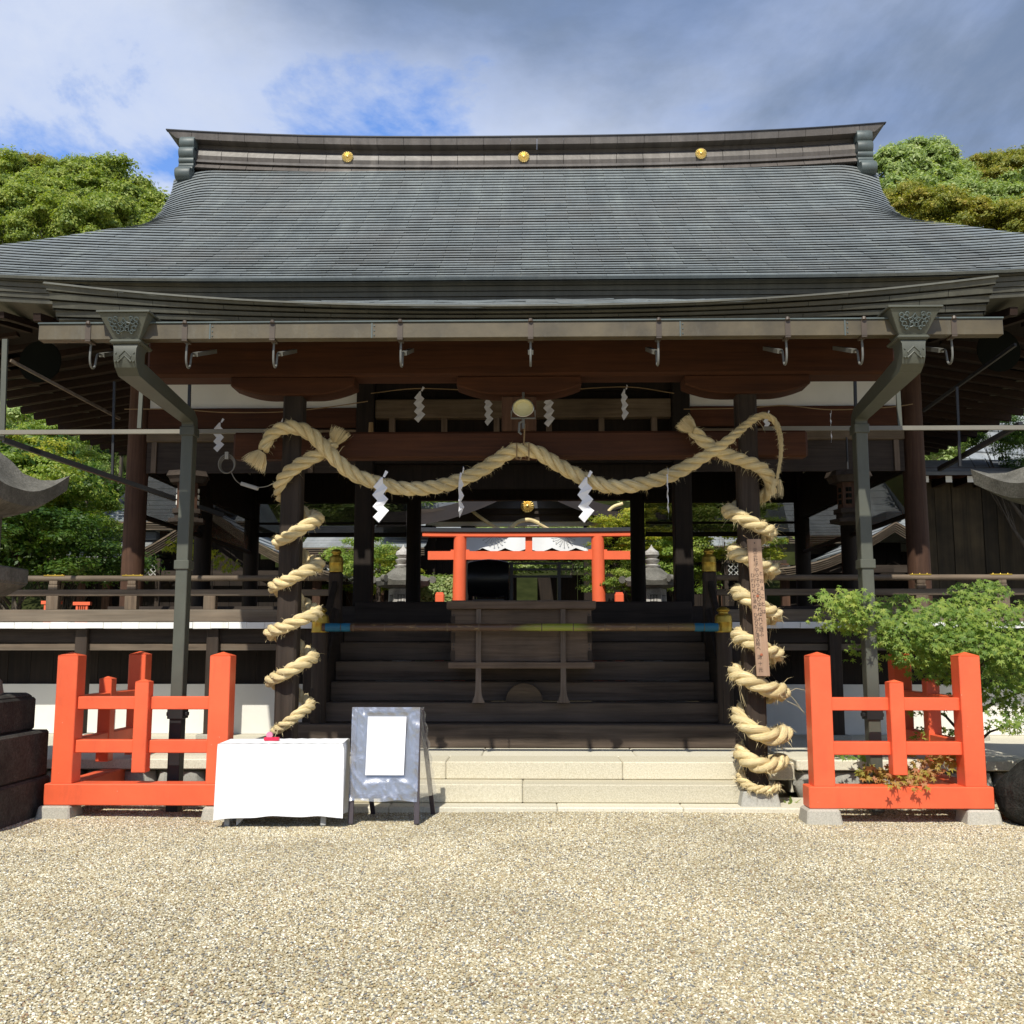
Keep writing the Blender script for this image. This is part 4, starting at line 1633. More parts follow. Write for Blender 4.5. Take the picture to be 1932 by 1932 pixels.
m.build("paper_sheet", M["paper"], sg)
plm, nt, b = new_mat("clear_plastic")
nt.nodes.remove(b)
tr_ = node(nt, "ShaderNodeBsdfTransparent")
tr_.inputs[0].default_value = (0.97, 0.97, 0.99, 1)
gl_ = node(nt, "ShaderNodeBsdfGlossy")
gl_.inputs["Roughness"].default_value = 0.27
gl_.inputs["Color"].default_value = (0.9, 0.9, 0.93, 1)
mx_ = node(nt, "ShaderNodeMixShader")
mx_.inputs[0].default_value = 0.46
df_ = node(nt, "ShaderNodeBsdfDiffuse")
df_.inputs["Color"].default_value = (0.55, 0.56, 0.60, 1)
m2_ = node(nt, "ShaderNodeMixShader")
m2_.inputs[0].default_value = 0.30
nt.links.new(gl_.outputs[0], m2_.inputs[1])
nt.links.new(df_.outputs[0], m2_.inputs[2])
nt.links.new(tr_.outputs[0], mx_.inputs[1])
nt.links.new(m2_.outputs[0], mx_.inputs[2])
nt.links.new(mx_.outputs[0], nt.nodes["Material Output"].inputs["Surface"])
pn = tex(nt, "noise", 13, (1.0, 1.0, 0.8), 4, 0.55, 2.2)
nt.links.new(bump(nt, pn.outputs["Fac"], 0.2, 0.01), gl_.inputs["Normal"])
m = MB()
nu, nv = 64, 84
from mathutils import noise as mnoise
pts = []
for j in range(nv + 1):
    row = []
    for i in range(nu + 1):
        u, v = i / nu, j / nv
        q = Vector((u * 6.0 + v * 2.5, v * 3.2 - u * 1.5, 3.0))
        h = 1 - abs(mnoise.noise(q)) * 2.0
        h2 = 1 - abs(mnoise.noise(q * 2.7 + Vector((4, 1, 7)))) * 2.0
        wr = (0.010 * h + 0.004 * h2) * (0.55 + 0.9 * abs(v - 0.5))
        inpaper = sstep(0.18, 0.24, u) * (1 - sstep(0.80, 0.86, u)) * sstep(0.18, 0.25, v) * (1 - sstep(0.90, 0.95, v))
        wr *= 1 - 0.85 * inpaper
        row.append(on_board(-0.01 + 1.02 * u, -0.03 + 1.04 * v + 0.010 * math.sin(11 * u) * (v < 0.02), 0.022 + wr))
    pts.append(row)
m.grid(pts)
m.build("plastic_wrap", plm, sg, smooth=True, normals=False, angle=0)
m = MB()                 # the bag's loose right side and back
pts = []
for j in range(13):
    t = j / 12
    z = lerp(0.97, 0.17, t)
    f = on_board(1.0, max(0, (z / 0.965 - 0.22) / 0.78), 0.03)
    bk = (lerp(SX1, SB1 + 0.10, t) + 0.02, lerp(9.21, 9.55, t), z)
    pts.append([tuple(lerp(f[q], bk[q], i / 6) + (0.012 * math.sin(4 * i + 3 * j) if q == 0 else 0) for q in range(3)) for i in range(7)])
m.grid(pts)
m.build("plastic_wrap", plm, sg, smooth=True, normals=False, angle=0)

# ------------------------------------------------------------------ offering box on the stair
ob = thing("offering_box", "wide weathered wooden offering box standing on two long legs on the stair", "offering box", (0, 11.72, 0))
X0, X1 = -0.80, 0.80
m = MB()
m.box(X0, X1, 0.03, 0.62, 1.33, 1.925)
bx = m.build("box_body", M["box_wood"], ob, bevel=0.006)
m = MB()
m.box(X0 - 0.05, X1 + 0.05, -0.05, 0.70, 1.925, 2.015)
m.build("top_frame", M["box_wood"], ob, bevel=0.008)
m = MB()
m.box(X0 - 0.03, X1 + 0.03, -0.03, 0.66, 1.255, 1.328)
m.build("bottom_board", M["box_wood"], ob, bevel=0.008)
for k in range(14):
    y = 0.02 + 0.045 * k
    m = MB()
    m.box(X0, X1, y, y + 0.02, 2.0, 2.025)
    m.build("slat", M["box_wood"], ob)
m = MB()
for sx in (X0, X1):
    for z in (1.40, 1.60, 1.79):
        m.box(sx - 0.004 if sx < 0 else sx - 0.045, sx + 0.045 if sx < 0 else sx + 0.004, 0.022, 0.06, z - 0.055, z + 0.055)
m.build("corner_joint", M["wood_z"], ob)
m = MB()
for sx in (X0 + 0.03, X1 - 0.03):
    for z in (1.48, 1.52, 1.68, 1.86):
        m.tube([(sx, 0.028, z), (sx, 0.02, z)], 0.007, 8)
m.build("nail", M["pipe_black"], ob)
for x in (-0.485, 0.475):
    m = MB()
    prof = [(0.028, 1.925), (0.030, 1.25), (0.033, 1.02), (0.042, 0.95), (0.062, 0.90), (0.075, 0.872)]
    poly = [(x - w, z) for w, z in prof] + [(x + w, z) for w, z in reversed(prof)]
    m.prism(poly, -0.028, 0.029)
    m.build("leg", M["box_wood_z"], ob, bevel=0.003)
hr = thing("half_round_block", "half-round wooden block on the stair beneath the offering box", "wooden block", (0.03, 11.98, 0.868))
m = MB()
m.prism([(0.215 * math.cos(PI * i / 16), 0.215 * math.sin(PI * i / 16)) for i in range(17)], 0, 0.10)
m.build("half_disc", wood("half_disc_wood", (0.05, 0.034, 0.02), (0.10, 0.07, 0.042), "x"), hr, bevel=0.004)

# ------------------------------------------------------------------ bamboo pole across the stair
bp = thing("bamboo_pole", "long brown and green bamboo pole tied across the stair with blue tape at both ends", "bamboo pole", (0, 11.56, 1.715))
bmat, nt, b = new_mat("bamboo")
n1 = tex(nt, "noise", 1.0, (1.1, 3, 3), 3, 0.5)
n2 = tex(nt, "noise", 1.0, (7, 30, 30), 4, 0.6)
tcx = node(nt, "ShaderNodeTexCoord")
sx_ = node(nt, "ShaderNodeSeparateXYZ")
nt.links.new(tcx.outputs["Object"], sx_.inputs[0])
gr = ramp(nt, [(0.0, (0.085, 0.045, 0.025)), (0.50, (0.10, 0.055, 0.03)), (0.56, (0.26, 0.28, 0.035)), (0.66, (0.24, 0.27, 0.03)), (0.70, (0.12, 0.065, 0.03)), (0.9, (0.15, 0.09, 0.04)), (1.0, (0.22, 0.20, 0.05))])
ma_ = node(nt, "ShaderNodeMapRange")
ma_.inputs["From Min"].default_value = -2.2
ma_.inputs["From Max"].default_value = 2.2
nt.links.new(sx_.outputs[0], ma_.inputs["Value"])
ad_ = node(nt, "ShaderNodeMath", operation="MULTIPLY_ADD")
nt.links.new(n1.outputs["Fac"], ad_.inputs[0])
ad_.inputs[1].default_value = 0.24
sb_ = node(nt, "ShaderNodeMath", operation="SUBTRACT")
nt.links.new(ma_.outputs[0], sb_.inputs[0])
sb_.inputs[1].default_value = 0.12
nt.links.new(sb_.outputs[0], ad_.inputs[2])
nt.links.new(ad_.outputs[0], gr.inputs[0])
r2 = ramp(nt, [(0.56, 0.0), (0.66, 0.7)])
nt.links.new(n2.outputs["Fac"], r2.inputs[0])
nt.links.new(mixc(nt, r2.outputs[0], gr.outputs[0], (0.30, 0.20, 0.085)), b.inputs["Base Color"])
b.inputs["Roughness"].default_value = 0.42
bx_ = [-2.24 + 0.353 * i for i in range(13)] + [2.22]
for a, c in zip(bx_, bx_[1:]):
    m = MB()
    m.tube([(a + 0.004, 0, 0), (a + 0.03, 0, 0), ((a + c) / 2, 0, 0), (c - 0.03, 0, 0), (c - 0.004, 0, 0)], [0.044, 0.0425, 0.042, 0.0425, 0.0445], 18)
    m.build("bamboo_segment", bmat, bp, smooth=True)
for a in bx_[1:-1]:
    m = MB()
    m.tube([(a - 0.006, 0, 0), (a, 0, 0), (a + 0.006, 0, 0)], [0.044, 0.047, 0.044], 18)
    m.build("bamboo_node", M["pale_x"], bp, smooth=True)
for (a, c) in ((-2.20, -2.03), (-2.02, -1.92), (1.94, 2.04), (2.05, 2.2)):
    m = MB()
    m.tube([(a, 0, 0), ((a + c) / 2, 0, 0), (c, 0, 0)], [0.047, 0.0485, 0.047], 18)
    m.build("tape_band", M["blue_tape"], bp, smooth=True)

# ------------------------------------------------------------------ straw ropes
rope_m, nt, b = new_mat("straw_rope")
at = node(nt, "ShaderNodeAttribute", attribute_name="strand")
mp = node(nt, "ShaderNodeMapping")
mp.inputs["Scale"].default_value = (9.0, 1.0, 1.0)
nt.links.new(at.outputs["Vector"], mp.inputs[0])
fn = node(nt, "ShaderNodeTexNoise")
fn.inputs["Scale"].default_value = 3.0
fn.inputs["Detail"].default_value = 6.0
fn.inputs["Roughness"].default_value = 0.7
nt.links.new(mp.outputs[0], fn.inputs["Vector"])
fr = ramp(nt, [(0.25, (0.38, 0.235, 0.08)), (0.43, (0.73, 0.56, 0.265)), (0.66, (0.92, 0.81, 0.53))])
nt.links.new(fn.outputs["Fac"], fr.inputs[0])
dn = tex(nt, "noise", 4.0, (1, 1, 1), 4, 0.6)
dr = ramp(nt, [(0.3, 0.75), (0.7, 1.12)])
nt.links.new(dn.outputs["Fac"], dr.inputs[0])
nt.links.new(mixc(nt, 1.0, fr.outputs[0], dr.outputs[0], "MULTIPLY"), b.inputs["Base Color"])
b.inputs["Roughness"].default_value = 0.8
b.inputs["Specular IOR Level"].default_value = 0.2
nt.links.new(bump(nt, fn.outputs["Fac"], 0.8, 0.014), b.inputs["Normal"])
fib_m = paint("straw_fibre", (0.78, 0.64, 0.37), 0.8, 0.3)


def frames(path):
    t0 = (path[1] - path[0]).normalized()
    a = t0.cross(Vector((0, 0, 1)))
    if a.length < 1e-3:
        a = t0.cross(Vector((1, 0, 0)))
    a.normalize()
    out = []
    for i, p in enumerate(path):
        t = (path[min(i + 1, len(path) - 1)] - path[max(i - 1, 0)]).normalized()
        a = (a - t * a.dot(t)).normalized()
        out.append((t, a.copy(), t.cross(a)))
    return out


def make_rope(name, label, ctrl, rad_fn, fibres, pitch=0.44, step=0.014, hand=1, seed=1, fib_len=0.05, group=None):
    rg = random.Random(seed)
    root = thing(name, label, "straw rope", (0, 0, 0), group=group)
    path = spline(ctrl, step)
    fr_ = frames(path)
    n = len(path)
    surf = []
    phase = 0.0
    ph = []
    for i in range(n):
        r = rad_fn(i / (n - 1))
        ph.append(phase)
        phase += hand * 2 * PI * step / (pitch * max(0.35, r / 0.08))
    for k in range(3):
        m = MB()
        co, vs, uv = [], [], []
        nn = 12
        for i, p in enumerate(path):
            r = rad_fn(i / (n - 1))
            t, a, c = fr_[i]
            th = ph[i] + k * 2 * PI / 3
            co.append(p + (a * math.cos(th) + c * math.sin(th)) * r * 0.53)
        # strand tube, its frame turned with the twist so fibres follow it
        sf_ = frames(co)
        for i, p in enumerate(co):
            r = rad_fn(i / (n - 1)) * 0.495
            t, a, c = sf_[i]
            for q in range(nn):
                th = 2 * PI * q / nn
                bulge = 1 + 0.05 * math.sin(i * 0.31 + q * 2.1 + k) + rg.uniform(-0.035, 0.035)
                d = (a * math.cos(th) + c * math.sin(th))
                v = p + d * r * bulge
                vs.append(v)
                uv.append((math.cos(th + i * 0.05) * 0.8, math.sin(th + i * 0.05) * 0.8 + k * 3, i * step * 2.2))
                if rg.random() < 0.15:
                    surf.append((v, d, t))
        fs = [(i * nn + q, i * nn + (q + 1) % nn, (i + 1) * nn + (q + 1) % nn, (i + 1) * nn + q) for i in range(n - 1) for q in range(nn)]
        fs += [tuple(range(nn - 1, -1, -1)), tuple((n - 1) * nn + q for q in range(nn))]
        m.add(vs, fs)
        o = m.build("strand", rope_m, root, smooth=True, normals=False, angle=0)
        av = o.data.attributes.new("strand", "FLOAT_VECTOR", "POINT")
        av.data.foreach_set("vector", np.array(uv, dtype=np.float32).ravel())
    m = MB()
    for _ in range(fibres):
        v, d, t = rg.choice(surf)
        ln = rg.uniform(0.25, 1.0) * fib_len * (3 if rg.random() < 0.03 else 1)
        dr_ = (d * rg.uniform(0.3, 1.0) + t * rg.uniform(-0.9, 0.9) + Vector((rg.uniform(-0.5, 0.5), rg.uniform(-0.5, 0.5), rg.uniform(-0.7, 0.3)))).normalized()
        w = dr_.cross(Vector((rg.uniform(-1, 1), rg.uniform(-1, 1), rg.uniform(-1, 1)))).normalized() * rg.uniform(0.0009, 0.0019)
        p1 = v + dr_ * ln * 0.55
        p2 = v + dr_ * ln + Vector((0, 0, -0.25 * ln))
        m.add([v - w, v + w, p1 + w * 0.8, p1 - w * 0.8, p2], [(0, 1, 2, 3), (3, 2, 4)])
    m.build("loose_fibre", fib_m, root, kind="stuff", normals=False)
    return root, path


def frayed(root, p, d, spread, length, count, seed):
    """a brush of cut straw where a rope ends"""
    rg = random.Random(seed)
    m = MB()
    p, d = Vector(p), Vector(d).normalized()
    a = d.cross(Vector((0, 1, 0))).normalized()
    c = d.cross(a)
    for _ in range(count):
        th, rr_ = rg.uniform(0, 2 * PI), math.sqrt(rg.random())
        off = (a * math.cos(th) + c * math.sin(th)) * rr_
        s0 = p + off * 0.042
        e = s0 + (d + off * spread * rg.uniform(0.6, 1.2)) * length * rg.uniform(0.75, 1.1)
        e.z -= 0.02 * rr_
        w = d.cross(Vector((rg.uniform(-1, 1), rg.uniform(-1, 1), rg.uniform(-1, 1)))).normalized() * rg.uniform(0.001, 0.0022)
        md_ = (s0 + e) / 2 + off * 0.012
        m.add([s0 - w, s0 + w, md_ + w, md_ - w, e + w * 0.6, e - w * 0.6], [(0, 1, 2, 3), (3, 2, 4, 5)])
    m.build("frayed_end", fib_m, root, normals=False)


# the sagging rope across the front
ctrl = [(-2.457, 9.64, 3.375), (-2.384, 9.64, 3.526), (-2.212, 9.62, 3.593), (-2.006, 9.62, 3.53), (-1.793, 9.6, 3.319), (-1.589, 9.62, 3.142), (-1.34, 9.66, 3.05), (-1.062, 9.68, 3.001), (-0.758, 9.7, 3.029), (-0.48, 9.72, 3.124), (-0.251, 9.72, 3.258),
        (-0.087, 9.72, 3.361), (0.041, 9.72, 3.387), (0.184, 9.72, 3.355), (0.387, 9.72, 3.23), (0.615, 9.7, 3.102), (0.866, 9.68, 3.016), (1.144, 9.68, 3.035), (1.446, 9.66, 3.123), (1.719, 9.62, 3.264), (1.967, 9.58, 3.424), (2.177, 9.6, 3.602),
        (2.329, 9.64, 3.693), (2.444, 9.66, 3.65), (2.499, 9.66, 3.5), (2.498, 9.66, 3.304), (2.46, 9.68, 3.077)]


def rad_main(t):
    if t < 0.06:
        return lerp(0.056, 0.069, t / 0.06)
    if t < 0.74:
        return 0.070
    return lerp(0.070, 0.013, ((t - 0.74) / 0.26) ** 0.75)


main_rope, mpath = make_rope("festoon_rope", "thick twisted straw rope hung in two swags between the porch pillars", ctrl, rad_main, 3600, seed=3, fib_len=0.045)
frayed(main_rope, (-2.471, 9.64, 3.355), Vector((-2.553, 9.62, 3.212)) - Vector((-2.461, 9.64, 3.365)), 0.62, 0.15, 420, 5)
frayed(main_rope, (2.46, 9.68, 3.077), (-0.12, 0, -1), 0.25, 0.16, 60, 6)
# cord that carries its middle
m = MB()
m.tube([(0.057, 9.7, 3.633), (0.046, 9.68, 3.379)], 0.008, 8)
m.tube([(-0.02, 9.66, 3.437), (-0.019, 9.64, 3.279), (0.097, 9.64, 3.268), (0.097, 9.66, 3.437)], 0.007, 8)
m.build("tie_cord", M["straw_cord"], main_rope)


# rope wound down the left pillar: its front passes fall to the left
ctrl = [(-1.789, 9.7, 3.452), (-1.892, 9.66, 3.351), (-2.059, 9.66, 3.264), (-2.227, 9.69, 3.156), (-2.332, 9.8, 3.044), (-2.33, 10.02, 2.93), (-2.16, 10.07, 2.83), (-2.03, 10.02, 2.77),
        (-1.969, 9.86, 2.728), (-2.04, 9.7, 2.646), (-2.203, 9.7, 2.547), (-2.346, 9.86, 2.501), (-2.212, 10.06, 2.436), (-2.077, 10.06, 2.349), (-1.943, 9.86, 2.284), (-2.029, 9.7, 2.212), (-2.215, 9.7, 2.119), (-2.375, 9.86, 2.069),
        (-2.233, 10.06, 1.996), (-2.089, 10.06, 1.897), (-1.947, 9.86, 1.824), (-2.036, 9.7, 1.765), (-2.229, 9.7, 1.682), (-2.392, 9.86, 1.631), (-2.253, 10.06, 1.561), (-2.111, 10.06, 1.469), (-1.972, 9.86, 1.399), (-2.05, 9.7, 1.337),
        (-2.226, 9.7, 1.238), (-2.378, 9.86, 1.169), (-2.248, 10.06, 1.103), (-2.116, 10.06, 1.016), (-1.986, 9.86, 0.95), (-2.042, 9.7, 0.891), (-2.183, 9.7, 0.783), (-2.313, 9.84, 0.702), (-2.30, 9.95, 0.66)]
left_rope, lpath = make_rope("pillar_rope", "straw rope wound round the porch pillar behind the white table", ctrl, lambda t: 0.064 + 0.004 * math.sin(40 * t) if t < 0.75 else lerp(0.064, 0.046, (t - 0.75) / 0.25), 3000, seed=11, hand=1, fib_len=0.05, group="straw ropes wound round the porch pillars")
frayed(left_rope, (-1.789, 9.7, 3.452), Vector((-1.721, 9.68, 3.573)) - Vector((-1.789, 9.7, 3.452)), 0.42, 0.16, 330, 8)
# rope wound down the right pillar, shaggier, its front passes fall to the right
ctrl = [(1.666, 9.62, 3.546), (1.774, 9.62, 3.433), (1.936, 9.64, 3.333), (2.129, 9.66, 3.264), (2.307, 9.7, 3.199), (2.422, 9.8, 3.097), (2.436, 9.94, 2.999), (2.25, 10.09, 2.90), (2.10, 10.02, 2.84),
        (2.028, 9.86, 2.796), (2.108, 9.7, 2.718), (2.282, 9.7, 2.629), (2.43, 9.86, 2.589), (2.31, 10.06, 2.532), (2.188, 10.06, 2.457), (2.068, 9.86, 2.4), (2.14, 9.7, 2.338), (2.302, 9.7, 2.262), (2.443, 9.86, 2.226),
        (2.327, 10.06, 2.162), (2.209, 10.06, 2.077), (2.093, 9.86, 2.013), (2.162, 9.7, 1.943), (2.32, 9.7, 1.847), (2.459, 9.86, 1.791), (2.334, 10.06, 1.734), (2.206, 10.06, 1.657), (2.081, 9.86, 1.6), (2.153, 9.7, 1.549), (2.315, 9.7, 1.471),
        (2.457, 9.86, 1.42), (2.319, 10.06, 1.369), (2.179, 10.06, 1.302), (2.041, 9.86, 1.251), (2.132, 9.68, 1.186), (2.324, 9.68, 1.109), (2.485, 9.86, 1.073), (2.344, 10.06, 1.015), (2.201, 10.06, 0.939), (2.06, 9.86, 0.861), (2.148, 9.68, 0.741),
        (2.335, 9.68, 0.673), (2.492, 9.86, 0.70), (2.355, 10.06, 0.644), (2.216, 10.06, 0.57), (2.079, 9.86, 0.514), (2.154, 9.68, 0.435), (2.32, 9.68, 0.415), (2.463, 9.86, 0.447), (2.34, 10.06, 0.40), (2.20, 10.06, 0.34), (2.07, 9.86, 0.285), (2.15, 9.70, 0.215), (2.32, 9.70, 0.200), (2.41, 9.82, 0.225)]


def rad_right(t):
    if t < 0.10:
        return 0.064
    if t < 0.62:
        return 0.069 + 0.004 * math.sin(55 * t)
    if t < 0.86:
        return 0.075 + 0.005 * math.sin(60 * t)
    return lerp(0.075, 0.032, (t - 0.86) / 0.14)


right_rope, rpath = make_rope("pillar_rope", "shaggy straw rope wound round the porch pillar that carries the wooden plaque", ctrl, rad_right, 8000, seed=12, hand=-1, fib_len=0.075, group="straw ropes wound round the porch pillars")
frayed(right_rope, (1.666, 9.62, 3.546), Vector((1.577, 9.62, 3.64)) - Vector((1.666, 9.62, 3.546)), 0.38, 0.15, 360, 9)
rgf = random.Random(21)
m = MB()                 # a few long hanging straws
for (px_, py_, dx, dz, ln) in ((1, 0, 0.28, -0.20, 0.22), (1, 0, 0.22, -0.30, 0.25), (1, 0, 0.3, 0.08, 0.18), (0, 0, 0.02, -0.3, 0.2), (0, 0, 0.05, -0.28, 0.16), (0, 0, -0.02, -0.26, 0.22)):
    x = 2.50 if px_ else 2.06
    z = 1.05 if px_ else 1.18
    z += rgf.uniform(-0.08, 0.08)
    p0 = Vector((x, 9.74, z))
    d = Vector((dx, 0, dz)).normalized()
    m.tube([p0, p0 + d * ln * 0.5 + Vector((0, 0, 0.02)), p0 + d * ln + Vector((0.03, 0, -0.03))], [0.002, 0.0016, 0.001], 4)
m.build("hanging_straw", fib_m, right_rope)

# ------------------------------------------------------------------ zigzag paper streamers
SH_R = [(0.000, 0.0), (0.004, -0.058), (0.048, -0.104), (0.008, -0.162), (0.056, -0.212), (0.010, -0.275), (0.064, -0.320), (-0.030, -0.435)]
SH_L = [(-0.018, 0.0), (-0.088, -0.095), (-0.058, -0.117), (-0.096, -0.172), (-0.048, -0.225), (-0.090, -0.284), (-0.040, -0.329), (-0.086, -0.383)]


def streamer(name, label, p, scale, yaw, group, flip=1, bend=0.0):
    o = thing(name, label, "paper streamer", p, R(yaw), group=group)
    m = MB()
    n = len(SH_R)
    vs = []
    for dy in (0.0, 0.0025):
        for k, (x, z) in enumerate(SH_R):
            vs.append((x * scale * flip + bend * z * 0.2, dy + 0.012 * scale * (k % 2) + 0.004 * k * bend, z * scale))
        for k, (x, z) in enumerate(SH_L):
            vs.append((x * scale * flip + bend * z * 0.2, dy + 0.012 * scale * ((k + 1) % 2), z * scale))
    fs = []
    for k in range(n - 1):
        fs.append((k, k + 1, n + k + 1, n + k))
        fs.append((2 * n + k, 3 * n + k, 3 * n + k + 1, 2 * n + k + 1))
        fs.append((k, 2 * n + k, 2 * n + k + 1, k + 1))
        fs.append((n + k, n + k + 1, 3 * n + k + 1, 3 * n + k))
    fs.append((n - 1, 3 * n - 1 - n, 4 * n - 1, 2 * n - 1))
    m.add(vs, fs)
    m.build("zigzag_strip", M["paper"], o, normals=True)
    m = MB()
    m.prism([(0.0, 0.004), (0.026 * scale * flip, 0.066 * scale), (0.052 * scale * flip, 0.048 * scale), (0.020 * scale * flip, -0.004)], -0.004, -0.001)
    m.build("paper_tab", M["paper"], o)
    return o


G1 = "zigzag paper streamers tied to the thick rope"
streamer("paper_streamer", "broad white zigzag streamer at the bottom of the first rope swag", (-1.293, 9.58, 3.098), 1.0, 4, G1)
streamer("paper_streamer", "narrow edge-on white streamer hanging left of the lamp on the rising rope", (-0.54, 9.62, 3.143), 1.0, 74, G1)
streamer("paper_streamer", "broad white zigzag streamer right of the lamp on the rope", (0.65, 9.6, 3.095), 1.0, 8, G1)
streamer("paper_streamer", "thin twisted white streamer turned edge-on beside the plaque pillar rope", (1.41, 9.58, 3.115), 0.98, 84, G1, bend=-0.3)
G2 = "small zigzag paper streamers on the thin straw cord"
up = [(792, 748, 0.85, 5, "small shaded streamer on the thin cord above the first rope swag"), (922, 748, 0.80, 35, "small shaded streamer on the thin cord close left of the lamp"),
      (1040, 746, 0.85, -10, "small shaded streamer on the thin cord close right of the lamp"), (1180, 744, 0.85, 45, "small streamer on the thin cord near the end of the centre bay"),
      (413, 805, 0.80, 20, "small streamer above the coiled cable in the far left bay"), (524, 800, 0.7, 30, "small streamer half hidden by the frayed end of the thick rope"),
      (1448, 790, 0.55, 10, "little streamer under the thin looped tail of the thick rope"), (1566, 785, 0.8, 70, "small edge-on streamer between the plaque pillar and the downpipe")]
for px_ in (0,):
    pass
pos = [(-1.412, 13.85, 5.017), (-0.454, 13.85, 4.937), (0.382, 13.85, 4.948), (1.423, 13.85, 5.033), (-4.193, 13.85, 4.585), (-3.351, 13.85, 4.589), (3.368, 13.85, 4.68), (4.237, 13.85, 4.676)]
for (a, b2, sc, yaw, lab), p in zip(up, pos):
    streamer("paper_streamer", lab, p, sc * 1.2, yaw, G2)
cord = thing("thin_straw_cord", "thin straw cord strung along the hall front under the plaster", "straw cord")
for pts in ([(-5.548, 13.86, 4.782), (-4.842, 13.86, 4.779), (-4.172, 13.86, 4.731), (-3.357, 13.86, 4.734), (-2.694, 13.86, 4.799), (-2.149, 13.86, 4.879)],
            [(-2.107, 13.86, 4.992), (-1.443, 13.86, 5.057), (-0.411, 13.86, 5.014), (0.398, 13.86, 5.018), (1.425, 13.86, 5.066), (2.096, 13.86, 4.972)],
            [(2.223, 13.86, 4.747), (3.024, 13.86, 4.758), (3.606, 13.86, 4.793), (4.242, 13.86, 4.73), (5.055, 13.86, 4.764), (5.361, 13.86, 4.807)]):
    m = MB()
    m.tube(spline(pts, 0.1), 0.007, 6)
    m.build("cord", M["straw_cord"], cord)
m = MB()
for p in ((-2.113, 13.95, 4.576), (2.195, 13.95, 4.558)):
    m.lathe([(0.03, 0.02), (0.035, -0.1), (0.07, -0.3), (0.09, -0.32)], p, 10)
m.build("straw_tassel", M["straw_cord"], cord)

# ------------------------------------------------------------------ plaque with brush writing
pq = thing("wooden_plaque", "tall narrow wooden plaque with vertical brush writing tied to the right-hand rope-wound pillar", "plaque", (0, 0, 0))
T0, T1 = Vector((2.144, 9.6, 2.501)), Vector((2.273, 9.6, 2.501))
B0, B1 = Vector((2.194, 9.58, 1.229)), Vector((2.311, 9.58, 1.229))
B0 = Vector((2.19, 9.58, 1.229))
yv = Vector((0, 0.028, 0))
m = MB()
m.add([T0, T1, B1, B0, T0 + yv, T1 + yv, B1 + yv, B0 + yv], [(0, 3, 2, 1), (4, 5, 6, 7), (0, 1, 5, 4), (1, 2, 6, 5), (2, 3, 7, 6), (3, 0, 4, 7)])
m.build("board", M["plaque"], pq, bevel=0.004)
HGT = (T0 - B0).length


def on_plaque(u, v):
    return T0.lerp(T1, u).lerp(B0.lerp(B1, u), v) + Vector((0, -0.0035, 0))


def write(chars, u0, u1, v0, v1, size):
    n = len(chars)
    for k, ch in enumerate(chars):
        if ch == " ":
            continue
        t = k / max(1, n - 1)
        c = bpy.data.curves.new("lettering", "FONT")
        c.body = ch
        c.size = size
        c.align_x = "CENTER"
        c.align_y = "CENTER"
        c.offset = -0.0003
        o = bpy.data.objects.new("lettering", c)
        COL.objects.link(o)
        dg = bpy.context.evaluated_depsgraph_get()
        me = bpy.data.meshes.new_from_object(o.evaluated_get(dg))
        bpy.data.objects.remove(o)
        me.materials.clear()
        me.materials.append(M["ink"])
        e = linked("lettering", me, pq, on_plaque(lerp(u0, u1, t), lerp(v0, v1, t)))
        e.rotation_euler = (R(90), 0, 0)


write("元三社子ゆらゆらと祝ひゆれゆれと遊ふ", 0.50, 0.56, 0.085, 0.70, 0.046)
write("ひれひれと清め", 0.20, 0.22, 0.27, 0.50, 0.044)
write("ひらひらと清め給へ", 0.22, 0.26, 0.56, 0.80, 0.044)
write("源十元", 0.30, 0.32, 0.865, 0.955, 0.044)
write("とおえことは", 0.82, 0.84, 0.255, 0.535, 0.044)
knot = paint("wood_knot", (0.34, 0.10, 0.045), 0.7, 0.2)
for (u, v) in ((0.46, 0.42), (0.45, 0.845)):
    m = MB()
    c = on_plaque(u, v)
    m.tube([c, c + Vector((0, -0.002, 0))], [0.013, 0.010], 14)
    m.build("knot", knot, pq)
m = MB()
c = on_plaque(0.5, 0.03)
m.tube([c, c + Vector((0, -0.002, 0))], 0.006, 10)
m.build("nail_hole", M["pipe_black"], pq)
m = MB()
m.tube([c, (c.x - 0.085, 9.70, c.z + 0.085)], 0.003, 5)
m.tube([c, (c.x + 0.07, 9.72, c.z + 0.05)], 0.003, 5)
m.build("hanging_string", M["straw_cord"], pq)

# ------------------------------------------------------------------ lamp, speakers, awning frame, lanterns, cable
lc = Vector((0.043, 9.5, 3.748))
lamp = thing("round_lamp", "round reflector lamp with a pale yellow face under the centre of the porch beam", "lamp", lc)
m = MB()
prof = [(0.035, 0.13), (0.07, 0.10), (0.098, 0.03), (0.105, 0.0), (0.098, -0.006), (0.094, 0.0)]
vs0 = MB().lathe([(r, z) for r, z in prof], (0, 0, 0), 32, cap=False).v
mm_ = MB().lathe(prof, (0, 0, 0), 32, cap=False)
rot = Matrix.Rotation(R(90 + 14), 4, "X").inverted()
rot = Matrix.Rotation(R(-76), 4, "X")
for v in range(len(mm_.v)):
    p = Vector(mm_.v[v])
    mm_.v[v] = tuple(Vector((p.x, p.z, p.y * 0.86)))
mm_.build("reflector", metal("lamp_rim", (0.62, 0.62, 0.60), 0.3), lamp, smooth=True)
m = MB()
n = 32
vs = [(0.093 * math.cos(2 * PI * k / n), 0.006, 0.080 * math.sin(2 * PI * k / n)) for k in range(n)]
vs += [(0.060 * math.cos(2 * PI * k / n), 0.035, 0.045 * math.sin(2 * PI * k / n) + 0.012) for k in range(n)]
